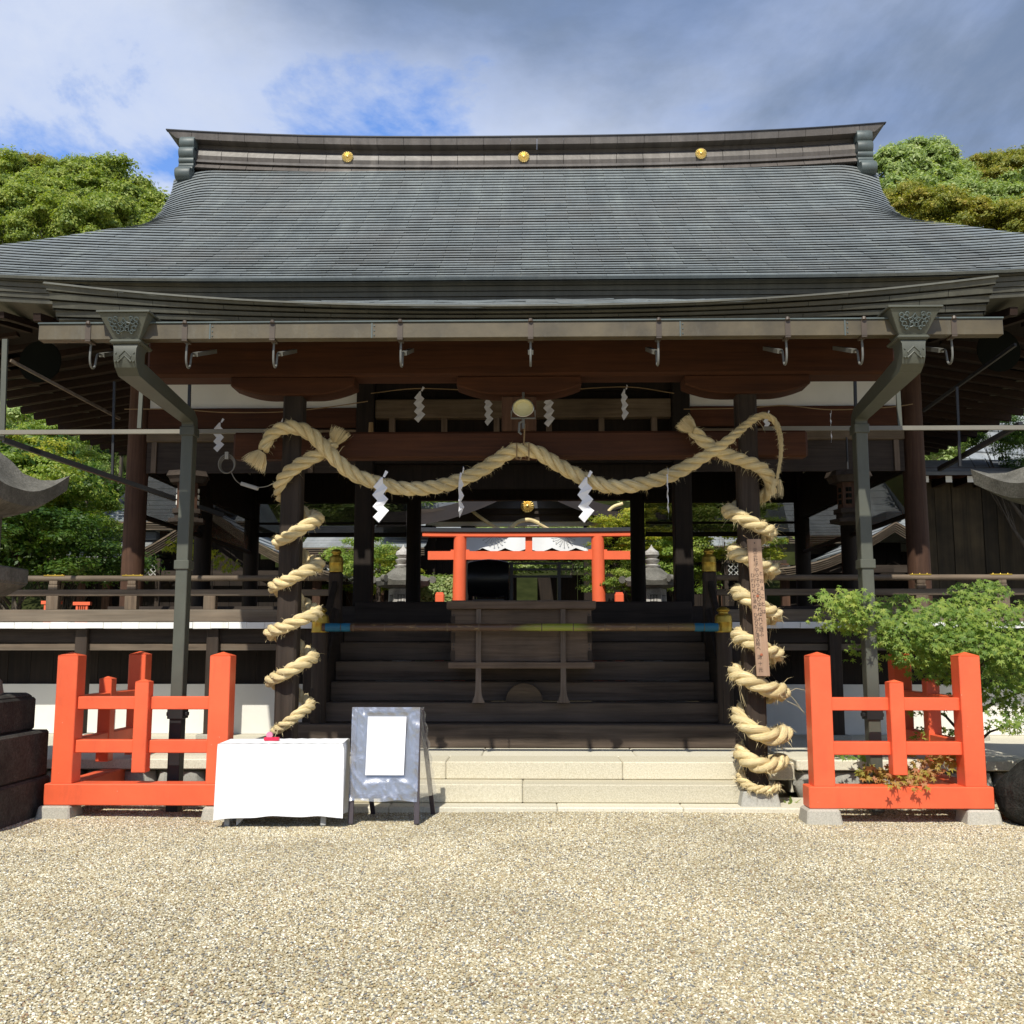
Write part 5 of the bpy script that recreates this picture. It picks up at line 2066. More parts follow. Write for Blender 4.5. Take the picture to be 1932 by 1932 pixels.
m.add(vs, [(k, (k + 1) % n, n + (k + 1) % n, n + k) for k in range(n)] + [tuple(range(n, 2 * n))])
m.build("lamp_face", paint("pale_yellow_reflector", (0.72, 0.66, 0.36), 0.25, 0.08), lamp, smooth=True)
m = MB()
m.tube([(-0.11, 0.03, -0.02), (-0.115, 0.06, -0.09), (0.115, 0.06, -0.09), (0.11, 0.03, -0.02)], 0.010, 8)
m.tube([(0, 0.06, -0.09), (0, 0.06, -0.19)], 0.016, 8)
m.tube([(0, 0.12, 0.05), (0, 0.20, 0.12), (0, 0.22, 0.2)], 0.013, 8)
m.tube([(0, 0.05, -0.12), (-0.035, 0.04, -0.14), (-0.04, 0.04, -0.23), (-0.015, 0.04, -0.25)], 0.012, 8)
m.build("bracket", M["steel"], lamp)
for nm_, px_ in (("left", 82), ("right", 1878)):
    pass
for (c, lab) in (((-6.501, 13.4, 5.311), "dark round loudspeaker disc under the main eave at the end with the white table"), ((6.318, 13.4, 5.394), "dark round loudspeaker disc under the main eave at the end with the maple")):
    sp = thing("loudspeaker", lab, "loudspeaker", c, group="round loudspeakers under the eaves")
    m = MB()
    m.tube([(0, -0.085, 0), (0, -0.10, 0), (0, -0.095, 0), (0, 0.0, 0), (0, 0.14, 0), (0, 0.30, 0)], [0.27, 0.28, 0.29, 0.17, 0.09, 0.08], 32)
    m.build("horn", M["speaker"], sp, smooth=True)
    m = MB()
    m.tube([(0, -0.08, 0), (0, -0.092, 0), (0, -0.094, 0)], [0.022, 0.020, 0.010], 14)
    m.build("horn_core", M["steel"], sp, smooth=True)
    m = MB()
    m.beam((0, 0.25, 0), (0, 0.25, 0.75), 0.03, 0.03)
    m.build("stay", M["steel"], sp)

aw = thing("awning_frame", "thin beige steel frame for a sun awning strung under the main eave", "awning frame")
m = MB()
m.box(-6.9, -2.7, 11.2, 11.24, (0.047, 11.2, 3.872)[2], (0.047, 11.2, 3.92)[2])
m.box(2.7, 6.9, 11.2, 11.24, (0.047, 11.2, 3.878)[2], (0.047, 11.2, 3.926)[2])
m.build("long_bar", M["awning_bar"], aw)
for (a, c, w) in (((-4.305, 11.27, 4.488), (-4.309, 11.27, 3.947), 0.045), ((4.223, 11.27, 4.445), (4.227, 11.27, 3.924), 0.045), ((-5.924, 11.3, 5.004), (-5.883, 11.3, 3.825), 0.06), ((-5.348, 13, 4.949), (-5.309, 13, 3.645), 0.03), ((5.61, 13, 4.823), (5.592, 13, 3.782), 0.03),
                  ((-3.759, 11.27, 4.498), (-3.749, 11.27, 3.957), 0.03), ((3.752, 11.27, 4.472), (3.741, 11.27, 3.932), 0.03)):
    m = MB()
    m.beam(a, c, w, 0.03, (0, 1, 0))
    m.build("hanger", M["pipe"] if w > 0.04 else M["pipe_black"], aw)
for (a, c, w) in (((-6.321, 12.2, 5.012), (-5.501, 13.6, 4.587), 0.03), ((-6.03, 11.6, 3.887), (-4.161, 14, 3.307), 0.05), ((5.819, 11.8, 4.07), (5.729, 14, 3.922), 0.05), ((6.012, 12.2, 5.144), (5.516, 13.9, 4.719), 0.035)):
    m = MB()
    m.beam(a, c, w, w * 1.2)
    m.build("stay", M["pipe_black"] if w != 0.03 else M["rail"], aw)  # shade painted in: black stays, one lighter where sun reaches it


def hanging_lantern(p, label, pane):
    o = thing("hanging_lantern", label, "hanging lantern", p, R(12), group="hexagonal wooden lanterns hanging from the veranda eaves")
    def hexa(r, z0, z1, r1=None):
        m = MB()
        r1 = r if r1 is None else r1
        m.tube([(0, 0, z0), (0, 0, z1)], [r, r1], 6)
        return m
    hexa(0.30, 0.62, 0.69, 0.27).build("roof_board", M["wood_x"], o)
    hexa(0.24, 0.54, 0.62, 0.28).build("eave", M["wood_z"], o)
    hexa(0.145, 0.20, 0.54).build("light_box", M["red_z"], o)
    for k in range(6):
        a = 2 * PI * k / 6 + PI / 6
        m = MB()
        ca, sa = math.cos(a), math.sin(a)
        for du in (-0.05, 0.0, 0.05):
            for z in (0.25, 0.33, 0.41):
                c = Vector((ca * 0.127 - sa * du, sa * 0.127 + ca * du, z + 0.035))
                m.beam(c - Vector((-sa, ca, 0)) * 0.018, c + Vector((-sa, ca, 0)) * 0.018, 0.004, 0.055)
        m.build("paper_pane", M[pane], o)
    hexa(0.20, 0.14, 0.20).build("sill", M["wood_x"], o)
    hexa(0.17, 0.07, 0.14).build("base", M["wood_z"], o)
    hexa(0.25, 0.02, 0.07).build("foot_board", M["wood_x"], o)
    m = MB()
    m.tube([(0, 0, 0.69), (0, 0, 1.15)], 0.012, 6)
    m.build("chain", M["pipe_black"], o)
    return o


hanging_lantern((-4.385, 13.2, 3.079), "hexagonal wooden lantern hanging behind the downpipe above the table side fence", "plaster")
hanging_lantern((4.23, 13.2, 3.059), "shadowy hexagonal wooden lantern hanging behind the downpipe above the maple", "speaker")  # its paper panes take near-black paint for the shade there

cb = thing("cable_coil", "grey electric cable hung in a coil beneath the awning bar beside the frayed rope", "cable", (0, 0, 0))
cc = Vector((-3.097, 10.6, 3.415))
m = MB()
for k in range(3):
    rad = 0.088 - 0.008 * k
    m.tube([(cc.x + rad * math.cos(t * PI / 12), cc.y + 0.012 * k, cc.z + rad * 1.15 * math.sin(t * PI / 12) - 0.006 * k) for t in range(25)], 0.0065, 6, caps=False)
m.build("coil", M["cable"], cb, smooth=True)
m = MB()
m.tube(spline([(-3.049, 10.6, 3.33), (-3.001, 10.6, 3.245), (-2.931, 10.6, 3.188)], 0.02), 0.006, 6)
m.tube(spline([(-2.735, 10.5, 3.144), (-2.551, 10.2, 3.113), (-2.377, 9.95, 3.131)], 0.02), 0.005, 6)
m.build("lead", M["cable"], cb)
m = MB()
m.beam((-2.937, 10.6, 3.205), (-2.729, 10.5, 3.133), 0.03, 0.04)
m.build("plug", M["lattice"], cb, bevel=0.006)
m = MB()
m.beam((-3.101, 10.6, 3.541), (-3.099, 10.6, 3.467), 0.035, 0.03, (0, 1, 0))
m.build("hanging_strap", M["lattice"], cb)

# drum and its stand inside the hall
dr_ = thing("big_drum", "big black drum seen in silhouette in the hall behind the offering box", "drum", (-0.593, 17, 2.257)[:2] + (2.05,))
dz = 2.62 - 2.05
m = MB()
m.tube([(-0.34, 0, dz), (-0.30, 0, dz), (-0.15, 0, dz), (0, 0, dz), (0.15, 0, dz), (0.30, 0, dz), (0.34, 0, dz)], [0.27, 0.285, 0.315, 0.325, 0.315, 0.285, 0.27], 32)
m.build("drum_barrel", M["black"], dr_, smooth=True)
m = MB()
for x in (-0.3, 0.3):
    m.beam((x, -0.3, 0.0), (x, 0.2, 0.45), 0.07, 0.07)
    m.beam((x, 0.3, 0.0), (x, -0.2, 0.45), 0.07, 0.07)
m.beam((-0.35, 0, 0.2), (0.35, 0, 0.2), 0.06, 0.06)
m.build("drum_trestle", M["black"], dr_)
rk = thing("black_rack", "black open rack of thin rails beside the big drum inside the hall", "rack", (0.18, 17.2, 2.266)[:2] + (2.05,))
for x in (-0.40, 0.40):
    m = MB()
    m.box(x - 0.03, x + 0.03, -0.03, 0.03, 0, 0.86)
    m.build("upright", M["black"], rk)
for z in (0.60, 0.82, 0.72):
    m = MB()
    m.box(-0.45, 0.62, -0.02, 0.02, z, z + 0.035)
    m.build("rail", M["black"], rk)

# ------------------------------------------------------------------ inner court
TY = 26.3
ta, tb2 = PT(868, 1080, TY), PT(1128, 1080, TY)
tg = thing("torii_gate", "bright vermilion torii gate with a black top rail standing behind the hall", "torii gate", ((ta[0] + tb2[0]) / 2, TY, 0))
hw_ = (tb2[0] - ta[0]) / 2
zk0, zk1, zk2 = PT(990, 1013, TY)[2], PT(990, 1005, TY)[2], PT(990, 995, TY)[2]
zn0, zn1 = PT(990, 1056, TY)[2], PT(990, 1040, TY)[2]
for s in (-1, 1):
    m = MB()
    m.tube([(s * (hw_ + 0.05), 0, 0.0), (s * hw_, 0, zk0)], [0.185, 0.165], 28)
    m.build("pillar", M["vermilion_far"], tg, smooth=True)
    m = MB()
    m.tube([(s * (hw_ + 0.05), 0, 0), (s * (hw_ + 0.05), 0, 0.35)], [0.24, 0.23], 24)
    m.build("black_foot", M["black"], tg, smooth=True)
    m = MB()
    m.box(s * hw_ - 0.24, s * hw_ + 0.24, -0.05, 0.05, zn1, zn1 + 0.04)
    m.build("wedge", M["vermilion_far"], tg)
xk = 2.74
m = MB()
m.sweepx([(-0.14, zk0), (0.14, zk0), (0.14, zk1), (-0.14, zk1)], [-xk + 2 * xk * i / 16 for i in range(17)], lambda x: 0.015 * (abs(x) / xk) ** 3)
m.build("lower_lintel", M["vermilion_far"], tg)
m = MB()
m.sweepx([(-0.18, zk1 + 0.003), (0.18, zk1 + 0.003), (0.2, zk1 + 0.10), (0.0, zk1 + 0.125), (-0.2, zk1 + 0.10)], [-xk - 0.06 + (2 * xk + 0.12) * i / 16 for i in range(17)], lambda x: 0.015 * (abs(x) / xk) ** 3)
m.build("black_top_rail", M["charcoal"], tg)
m = MB()
m.box(-2.60, 2.60, -0.06, 0.06, zn0, zn1)
m.build("tie_beam", M["vermilion_far"], tg)
m = MB()
m.box(-0.09, 0.09, -0.05, 0.05, zn1, zk0)
m.build("centre_strut", M["vermilion_far"], tg)

# inner gate with crest, noren and dark open doorway
GYY = 30.0
ig = thing("inner_gate", "dark timber inner gate with gold crest and white door curtain behind the torii", "gate", (0, GYY, 0))
for x in (-2.9, -1.75, 1.85, 2.9):
    m = MB()
    m.box(x - 0.2, x + 0.2, -0.2, 0.2, 0, 5.0)
    m.build("post", M["interior"], ig)
for (a, c) in ((-2.7, -1.9), (2.0, 2.7)):
    n = 4
    for k in range(n):
        m = MB()
        m.box(lerp(a, c, k / n) + 0.004, lerp(a, c, (k + 1) / n) - 0.004, 0.0, 0.06, 0.2, 4.6)
        m.build("wall_board", M["interior"], ig)
zt = [PT(990, y, GYY)[2] for y in (993, 985, 972, 962, 945)]
m = MB()
m.box(-3.0, 3.0, -0.12, 0.12, zt[0], zt[1])
m.build("plaster_band", M["plaster"], ig)
m = MB()
m.box(-3.6, 3.6, -0.22, 0.22, zt[1] + 0.004, zt[2])
m.build("lintel", M["wood_x"], ig)
m = MB()
m.box(-3.4, 3.4, -0.30, 0.2, zt[2] + 0.004, zt[3])
m.build("upper_beam", M["wood_x"], ig)
cz = PT(998, 958, GYY)[2]
pts = []
for i in range(25):
    t = -1 + i / 12
    h = 0.34 * math.exp(-(t / 0.45) ** 2) + 0.12 + 0.07 * math.cos(9 * t)
    pts.append((t * 1.75, zt[3] + max(0.02, h)))
pts = [(-1.75, zt[3])] + pts + [(1.75, zt[3])]
m = MB()
pts_c = pts[1:-1]
m.prism(pts, -0.36, -0.24)
m.build("carved_strut", M["charcoal"], ig)
crest_me2 = crest_mesh(0.20)
linked("crest", crest_me2, ig, (0.0, -0.40, cz))
for s in (-1, 1):
    m = MB()
    pts = []
    for i in range(9):
        t = i / 8
        pts.append([(s * lerp(0.2, 4.3, t), y, lerp(5.9, 4.85, t) - 0.3 * math.sin(PI * t) + (0.0 if y < 0 else 0.6)) for y in (-1.2, 0.0, 2.5)])
    m.grid(pts)
    m.build("roof_slope", M["interior"], ig, normals=False)
for k in range(9):
    if k == 4:
        continue
    m = MB()
    m.box(-2.9 + 0.64 * k, -2.9 + 0.64 * k + 0.625, 2.5 + 0.01 * (k % 2), 2.56, 0, 3.75)
    m.build("wall_board", M["interior"], ig)
m = MB()
m.box(-3.0, 3.0, 2.4, 2.46, 4.2, 5.2)
m.build("rear_lintel", M["interior"], ig)
for (x0_, x1_) in ((-1.95, 0.0), (0.02, 2.1)):
    m = MB()
    pts = []
    for j in range(5):
        v = j / 4
        row = []
        for i in range(19):
            u = i / 18
            sag = 0.10 * abs(math.sin(u * PI * 3)) if j == 4 else 0
            row.append((lerp(x0_, x1_, u), -0.35 + 0.03 * math.sin(u * 14) * v, lerp(PT(990, 1009, GYY)[2], PT(990, 1036, GYY)[2], v) - sag))
        pts.append(row)
    m.grid(pts)
    nor = m.build("door_curtain", M["cloth"], ig, smooth=True, normals=False, angle=0)
    m = MB()
    cx_ = (x0_ + x1_) / 2
    zc = PT(990, 1012, GYY)[2]
    for k in range(9):
        a = PI + PI * (k + 0.5) / 9
        p0 = (cx_ + 0.10 * math.cos(a), -0.40, zc + 0.10 * math.sin(a))
        p1 = (cx_ + 0.36 * math.cos(a), -0.40, zc + 0.30 * math.sin(a))
        m.beam(p0, p1, 0.012, 0.004, (0, 1, 0))
        m.tube([p1, (p1[0], -0.398, p1[2])], 0.018, 8)
    m.build("printed_flower", M["lattice"], nor)
m = MB()
m.tube([(x_, -0.37, z_ + 0.015) for x_, z_ in pts_c], 0.022, 6)
m.build("carved_edge", M["lattice"], ig)
gr_rope = thing("gate_rope", "small straw rope festooned across the inner gate behind the torii", "straw rope")
m = MB()
m.tube(spline([(-1.777, 29.56, 5.562), (-1.389, 29.56, 5.249), (-1.003, 29.56, 4.984), (-0.771, 29.56, 4.86)], 0.05), 0.05, 8)
m.tube(spline([(-0.571, 29.56, 4.859), (-0.263, 29.56, 5.091), (0.046, 29.56, 5.153), (0.354, 29.56, 5.043), (0.615, 29.56, 4.888)], 0.05), 0.06, 8)
m.tube(spline([(1.767, 29.56, 4.885), (2.154, 29.56, 5.163), (2.466, 29.56, 5.504), (2.776, 29.56, 5.628)], 0.05), 0.05, 8)
m.build("twisted_straw", rope_m, gr_rope, smooth=True)


# big stone lanterns in the court
def court_lantern(x, y, label, ztop):
    o = thing("stone_lantern", label, "stone lantern", (x, y, 0), group="pale stone lanterns in the inner court")
    k = ztop / 3.75
    def lz(prof, name, n=6, mat="pale_stone", sm=False):
        m = MB()
        m.lathe([(r * k, z * k) for r, z in prof], (0, 0, 0), n)
        return m.build(name, M[mat], o, smooth=sm, bevel=0)
    lz([(0.75, 0), (0.75, 0.35), (0.6, 0.36), (0.6, 0.7), (0.45, 0.72), (0.38, 0.9)], "base")
    lz([(0.24, 0.9), (0.21, 1.3), (0.24, 1.75)], "shaft", 16, sm=True)
    lz([(0.24, 1.75), (0.5, 1.95), (0.55, 2.08), (0.46, 2.14)], "platform", 6)
    lz([(0.32, 2.14), (0.34, 2.16), (0.33, 2.72), (0.30, 2.74)], "light_box", 6)
    for a in (4, 5, 3):
        th = 2 * PI * (a + 0.5) / 6
        c = Vector((math.cos(th), math.sin(th), 0)) * 0.288 * k
        t = Vector((-math.sin(th), math.cos(th), 0))
        m = MB()
        for u in (-0.07, 0.0, 0.07):
            m.beam(c + t * u * k + Vector((0, 0, 2.28 * k)), c + t * u * k + Vector((0, 0, 2.58 * k)), 0.016, 0.02, (math.cos(th), math.sin(th), 0))
        for z in (2.28, 2.43, 2.58):
            m.beam(c - t * 0.09 * k + Vector((0, 0, z * k)), c + t * 0.09 * k + Vector((0, 0, z * k)), 0.02, 0.016)
        m.build("window_grid", M["pipe_black"], o)
    m = MB()
    n, vs = 6, []
    for (r, z, lift) in ((0.34, 2.74, 0), (0.62, 2.80, 0.0), (0.66, 2.90, 0.05), (0.42, 3.06, 0), (0.24, 3.20, 0), (0.18, 3.24, 0)):
        for q in range(24):
            th = 2 * PI * q / 24
            cor = abs(math.cos(3 * th))
            rr_ = r * (0.88 + 0.12 * cor ** 2)
            vs.append((rr_ * k * math.cos(th), rr_ * k * math.sin(th), (z + lift * cor ** 6 * 1.5) * k))
    fs = [(i * 24 + q, i * 24 + (q + 1) % 24, (i + 1) * 24 + (q + 1) % 24, (i + 1) * 24 + q) for i in range(5) for q in range(24)]
    fs += [tuple(range(23, -1, -1)), tuple(5 * 24 + q for q in range(24))]
    m.add(vs, fs)
    rf = m.build("roof", M["lantern_stone"], o, smooth=True)
    for q in range(6):
        th = 2 * PI * q / 6
        m = MB()
        c = Vector((math.cos(th), math.sin(th), 0)) * 0.70 * k
        t = Vector((-math.sin(th), math.cos(th), 0)) * 0.05
        m.tube([c - t + Vector((0, 0, 2.95 * k)), c + t + Vector((0, 0, 2.95 * k))], 0.085 * k, 14)
        m.build("corner_scroll", M["lantern_stone"], rf, smooth=True)
    lz([(0.19, 3.24), (0.21, 3.28), (0.12, 3.31), (0.16, 3.35), (0.19, 3.42), (0.10, 3.45), (0.12, 3.47), (0.18, 3.53), (0.17, 3.60), (0.09, 3.66), (0.03, 3.72), (0.008, 3.78)], "jewel_finial", 18, sm=True)
    return o


lt = (-3.156, 26, 4.052)
court_lantern(lt[0], 26.0, "pale stone lantern in the court left of the clipped hedge", lt[2])
lt = (3.167, 26, 4.04)
court_lantern(lt[0], 26.0, "pale stone lantern in the court between hall columns on the maple side of the torii", lt[2])

# short vermilion posts of a court fence
for (px_, lab) in ((830, "short vermilion post top beside the hedge left of the torii"), (1168, "short vermilion post top right of the torii pillar")):
    c = PT(px_, 1120, 25.7)
    p = thing("short_post", lab, "fence post", (c[0], 25.7, 0), group="short vermilion posts in the court")
    m = MB()
    m.box(-0.11, 0.11, -0.11, 0.11, 0, c[2])
    m.build("post_shaft", M["vermilion_far"], p, bevel=0.02)
    m = MB()
    m.box(-0.09, 0.09, -0.09, 0.09, c[2] + 0.002, c[2] + 0.03)
    m.build("post_cap", M["vermilion_far"], p, bevel=0.01)


# ------------------------------------------------------------------ buildings round the court
def layered_verge(parent, pts, thick, y0, y1, n, name="verge_board"):
    """edge of stacked boards following pts (x, z) on the front of a roof"""
    for k in range(n):
        m = MB()
        m.tint = 0.35 + 0.15 * (k % 3)
        a = [(x, z - thick * k / n) for x, z in pts]
        c = [(x, z - thick * (k + 1) / n + 0.008) for x, z in pts]
        yy = y0 + 0.03 * k
        m.add([(x, yy, z) for x, z in a] + [(x, yy, z) for x, z in c], [(i, i + 1, len(a) + i + 1, len(a) + i) for i in range(len(a) - 1)])
        m.add([(x, yy, z) for x, z in c] + [(x, yy + 0.05, z) for x, z in c], [(i, i + 1, len(a) + i + 1, len(a) + i) for i in range(len(a) - 1)])
        m.build(name, M["rail"], parent, normals=False)


def gable_house(name, label, apex, ends, y0, y1, sag, post_z=0.0):
    """small building whose gable faces the viewer; roof curves down to both ends"""
    o = thing(name, label, "shrine building", (0, 0, 0))
    (xa, za), (xl, zl), (xr_, zr) = apex, ends[0], ends[1]
    for (xe, ze) in ((xl, zl), (xr_, zr)):
        pts = []
        for i in range(11):
            t = i / 10
            pts.append((lerp(xa, xe, t), lerp(za, ze, t) - sag * math.sin(PI * t)))
        m = MB()
        nrow = 14
        for i in range(10):
            (x0, z0), (x1, z1) = pts[i], pts[i + 1]
            m.tint = 0.4 + 0.3 * rng.random()
            m.add([(x0, y0, z0 + 0.02), (x1, y0, z1 + 0.05), (x1, y1, z1 + 0.05), (x0, y1, z0 + 0.02), (x1, y0, z1), (x1, y1, z1)], [(0, 1, 2, 3), (1, 4, 5, 2)])
        m.build("roof_slope", M["grey_roof"], o, normals=False, tint=True)
        layered_verge(o, [(x, z + 0.015) for x, z in pts], 0.26, y0 - 0.01, y1, 5)
        m = MB()
        m.box(min(xa, lerp(xa, xe, 0.86)), max(xa, lerp(xa, xe, 0.86)), y0 + 0.8, y0 + 0.9, 0, ze - 0.1)
        n = 7
        m = MB()
        for k in range(n):
            xq0, xq1 = lerp(xa, xe, 0.80 * k / n), lerp(xa, xe, 0.80 * (k + 1) / n)
            m = MB()
            m.box(min(xq0, xq1) + 0.005, max(xq0, xq1) - 0.005, y0 + 0.8, y0 + 0.88, post_z, lerp(za, ze, 0.80 * (k + 0.5) / n) - 0.32 - sag * math.sin(PI * 0.8 * (k + 0.5) / n))
            m.build("wall_board", M["interior"], o)
        m = MB()
        m.box(lerp(xa, xe, 0.8) - 0.1, lerp(xa, xe, 0.8) + 0.1, y0 + 0.5, y0 + 0.7, post_z, ze + 0.2)
        m.build("post", M["red_z"], o)
        m = MB()
        m.box(min(xa, lerp(xa, xe, 0.95)), max(xa, lerp(xa, xe, 0.95)), y0 + 0.3, y0 + 0.5, ze - 0.05, ze + 0.14)
        m.build("tie_beam", M["wood_x"], o)
    m = MB()
    m.box(xa - 0.2, xa + 0.2, y0 + 0.1, y1, za + 0.02, za + 0.30)
    m.build("roof_ridge", M["dark_roof"], o, bevel=0.03)
    return o


a = (-8.094, 25.6, 4.994)
e = (-4.709, 25.6, 3.281)
gable_house("side_shrine", "small shrine with a layered gable roof edge sloping behind the left rope-wound pillar", (a[0], a[2]), ((2 * a[0] - e[0], e[2]), (e[0], e[2])), 25.6, 30.0, 0.25)
a = (9.368, 26, 4.636)
e = (5.98, 26, 3.428)
gable_house("side_shrine", "small shrine with a grey swooping roof behind the plaque pillar", (a[0], a[2]), ((e[0], e[2]), (2 * a[0] - e[0], e[2])), 26.0, 31.0, 0.3)


def ridge_house(name, label, x0, x1, yf, yr, ze, zr, hip=0.0, mat="grey_roof", wall="interior", wz=0.0, rows=12, edge=0.22):
    """building whose eave faces the viewer; the front slope is built of overlapping courses"""
    o = thing(name, label, "shrine building", (0, 0, 0))
    n = rows
    for k in range(n):
        m = MB()
        m.tint = 0.35 + 0.4 * rng.random()
        t0, t1 = k / n, (k + 1) / n
        def P(t, lift):
            y = lerp(yf, yr, t)
            z = lerp(ze, zr, t) - (zr - ze) * 0.16 * math.sin(PI * t) + lift
            return y, z
        (ya, za), (yb, zb) = P(t0, 0.03), P(t1, 0.0)
        ha, hb = hip * t0, hip * t1
        m.add([(x0 + ha, ya, za), (x1 - ha, ya, za), (x1 - hb, yb, zb), (x0 + hb, yb, zb), (x0 + ha, ya, za - 0.035), (x1 - ha, ya, za - 0.035)], [(0, 1, 2, 3), (4, 5, 1, 0)])
        m.build("roof_course", M[mat], o, normals=False, tint=True)
    m = MB()
    m.tint = 0.4
    m.add([(x0 + hip, yr, zr), (x1 - hip, yr, zr), (x1, 2 * yr - yf, ze), (x0, 2 * yr - yf, ze)], [(0, 1, 2, 3)])
    if hip:
        for xq, xh in ((x0, x0 + hip), (x1, x1 - hip)):
            m.add([(xq, yf, ze), (xh, yr, zr), (xq, 2 * yr - yf, ze)], [(0, 1, 2)])
    m.build("rear_slope", M[mat], o, normals=False, tint=True)
    for k in range(4):
        m = MB()
        m.box(x0 - 0.0, x1 + 0.0, yf + 0.03 * k, yf + 0.25, ze - edge * (k + 1) / 4 + 0.012, ze - edge * k / 4)
        m.build("eave_board", M["rail"], o)
    m = MB()
    m.box(x0 + hip - 0.1, x1 - hip + 0.1, yr - 0.16, yr + 0.16, zr + 0.0, zr + 0.24)
    m.build("roof_ridge", M["dark_roof"], o, bevel=0.03)
    w = x1 - x0
    nb = max(4, int(w / 0.5))
    for k in range(nb):
        m = MB()
        m.box(x0 + 0.5 + (w - 1.0) * k / nb + 0.005, x0 + 0.5 + (w - 1.0) * (k + 1) / nb - 0.005, yf + 1.1, yf + 1.18, wz, ze - 0.2)
        m.build("wall_board", M[wall], o)
    for k in range(4):
        x = x0 + 0.5 + (w - 1.0) * k / 3
        m = MB()
        m.box(x - 0.11, x + 0.11, yf + 0.9, yf + 1.1, wz, ze - 0.15)
        m.build("post", M["red_z"], o)
    m = MB()
    m.box(x0 + 0.4, x1 - 0.4, yf + 0.85, yf + 1.05, ze - 0.45, ze - 0.25)
    m.build("tie_beam", M["wood_x"], o)
    return o


p0, p1 = (-11.584, 27, 4.821), (-7.419, 27, 4.811)
ridge_house("treasure_house", "grey tiled shrine building under its hipped roof behind the left round column", p0[0], p1[0], 27.0, 29.2, p0[2], (-10.865, 29.56, 6.896)[2], 0.9)
p0, p1 = (-6.467, 28.5, 4.258), (-2.891, 28.5, 4.251)
ridge_house("corridor_house", "long low grey-roofed corridor building between the left pillar and the torii", p0[0], p1[0], 28.5, 30.0, p0[2], (-4.78, 30, 4.792)[2], 0.0, rows=6)
p0, p1 = (-5.1, 33, 5.26), (-3.373, 33, 5.256)
ridge_house("corridor_house", "pale grey roof rising just behind the corridor next to the torii top rail", p0[0], p1[0] + 1.5, 33.0, 35.0, p0[2], (-4.51, 35, 6.186)[2], 0.0, rows=7)
p0, p1 = (3.296, 31, 5.014), (7.465, 31, 5.005)
ridge_house("corridor_house", "grey corridor roof glimpsed among the yellowing maples beyond the hall", p0[0], p1[0], 31.0, 33.0, (4.891, 31, 4.526)[2], (5.216, 33, 5.496)[2], 0.0, rows=7)
p0, p1 = (7.32, 28, 4.344), (11.058, 28, 4.337)
ridge_house("treasure_house", "steep grey shrine roof above the swooping roof on the maple side", p0[0], p1[0], 28.5, 31.0, (8.335, 28.5, 4.571)[2], (9.127, 31, 6.628)[2], 0.3)
p0, p1 = (-12.976, 26, 3.455), (-9.935, 26, 3.451)
ridge_house("low_pavilion", "low grey roof half hidden by maple leaves left of the round column", p0[0], p1[0], 26.0, 27.5, (-11.485, 26, 3.767)[2], (-12.18, 27.5, 4.36)[2], 0.2, rows=6)

# plank-walled storehouse at the right edge
sh = thing("plank_storehouse", "brown plank storehouse with a dark roof at the right edge behind the stone lantern", "storehouse", (0, 0, 0))
SY = 18.5
sx0, sx1 = PT(1742, 1000, SY)[0], 11.5
zt_ = PT(1800, 905, SY)[2]
x = sx0
while x < sx1:
    w = rng.uniform(0.22, 0.34)
    m = MB()
    d = rng.uniform(0, 0.02)
    m.box(x + 0.004, x + w - 0.004, SY + d, SY + 0.05 + d, 1.2, zt_)
    m.build("plank", M["plank"], sh)
    x += w
m = MB()
m.box(sx0 - 0.1, sx1, SY - 0.12, SY + 0.1, zt_, zt_ + 0.2)
m.build("wall_plate", M["red_x"], sh)
for px_ in (1746, 1790, 1831, 1871, 1912):
    c = PT(px_, 904, SY - 0.6)
    m = MB()
    m.box(c[0] - 0.055, c[0] + 0.055, SY - 0.6, SY + 0.2, c[2] - 0.055, c[2] + 0.055)
    rf = m.build("rafter", M["red_y"], sh)
    m = MB()
    m.box(c[0] - 0.056, c[0] + 0.056, SY - 0.606, SY - 0.6, c[2] - 0.056, c[2] + 0.056)
    m.build("white_end", M["white_paint"], rf)
for k in range(8):
    m = MB()
    m.tint = rng.random()
    t0, t1 = k / 8, (k + 1) / 8
    za, zb_ = PT(1800, 893, SY - 0.7)[2], PT(1800, 868, SY + 1.2)[2]
    m.add([(sx0 - 0.6 + 0.5 * t0, lerp(SY - 0.7, SY + 1.2, t0), lerp(za, zb_, t0) + 0.03), (sx1, lerp(SY - 0.7, SY + 1.2, t0), lerp(za, zb_, t0) + 0.03), (sx1, lerp(SY - 0.7, SY + 1.2, t1), lerp(za, zb_, t1)), (sx0 - 0.6 + 0.5 * t1, lerp(SY - 0.7, SY + 1.2, t1), lerp(za, zb_, t1)),
           (sx0 - 0.6 + 0.5 * t0, lerp(SY - 0.7, SY + 1.2, t0), lerp(za, zb_, t0) - 0.03), (sx1, lerp(SY - 0.7, SY + 1.2, t0), lerp(za, zb_, t0) - 0.03)], [(0, 1, 2, 3), (4, 5, 1, 0)])
    m.build("roof_course", M["dark_roof"], sh, normals=False)
gr_ = thing("metal_roof_hall", "building with a steep grey ribbed metal roof rising behind the plank storehouse", "shrine building", (0, 0, 0))
A_, B_ = Vector((9.142, 22, 5.363)), Vector((12.242, 24.5, 7.556))
rx = Vector((7.0, -0.5, -0.6))
for k in range(11):
    a0, a1 = A_.lerp(B_, k / 11), A_.lerp(B_, (k + 1) / 11)
    m = MB()
    m.tint = rng.random()
    up = Vector((0, -0.02, 0.035))
    m.add([a0 + up, a0 + rx + up, a1 + rx, a1, a0 - up, a0 + rx - up], [(0, 1, 2, 3), (4, 5, 1, 0)])
    m.build("roof_sheet", M["grey_roof"], gr_, normals=False, tint=True)
m = MB()
m.box(A_.x + 0.3, A_.x + 7, 23.5, 24, 1, A_.z - 0.1)
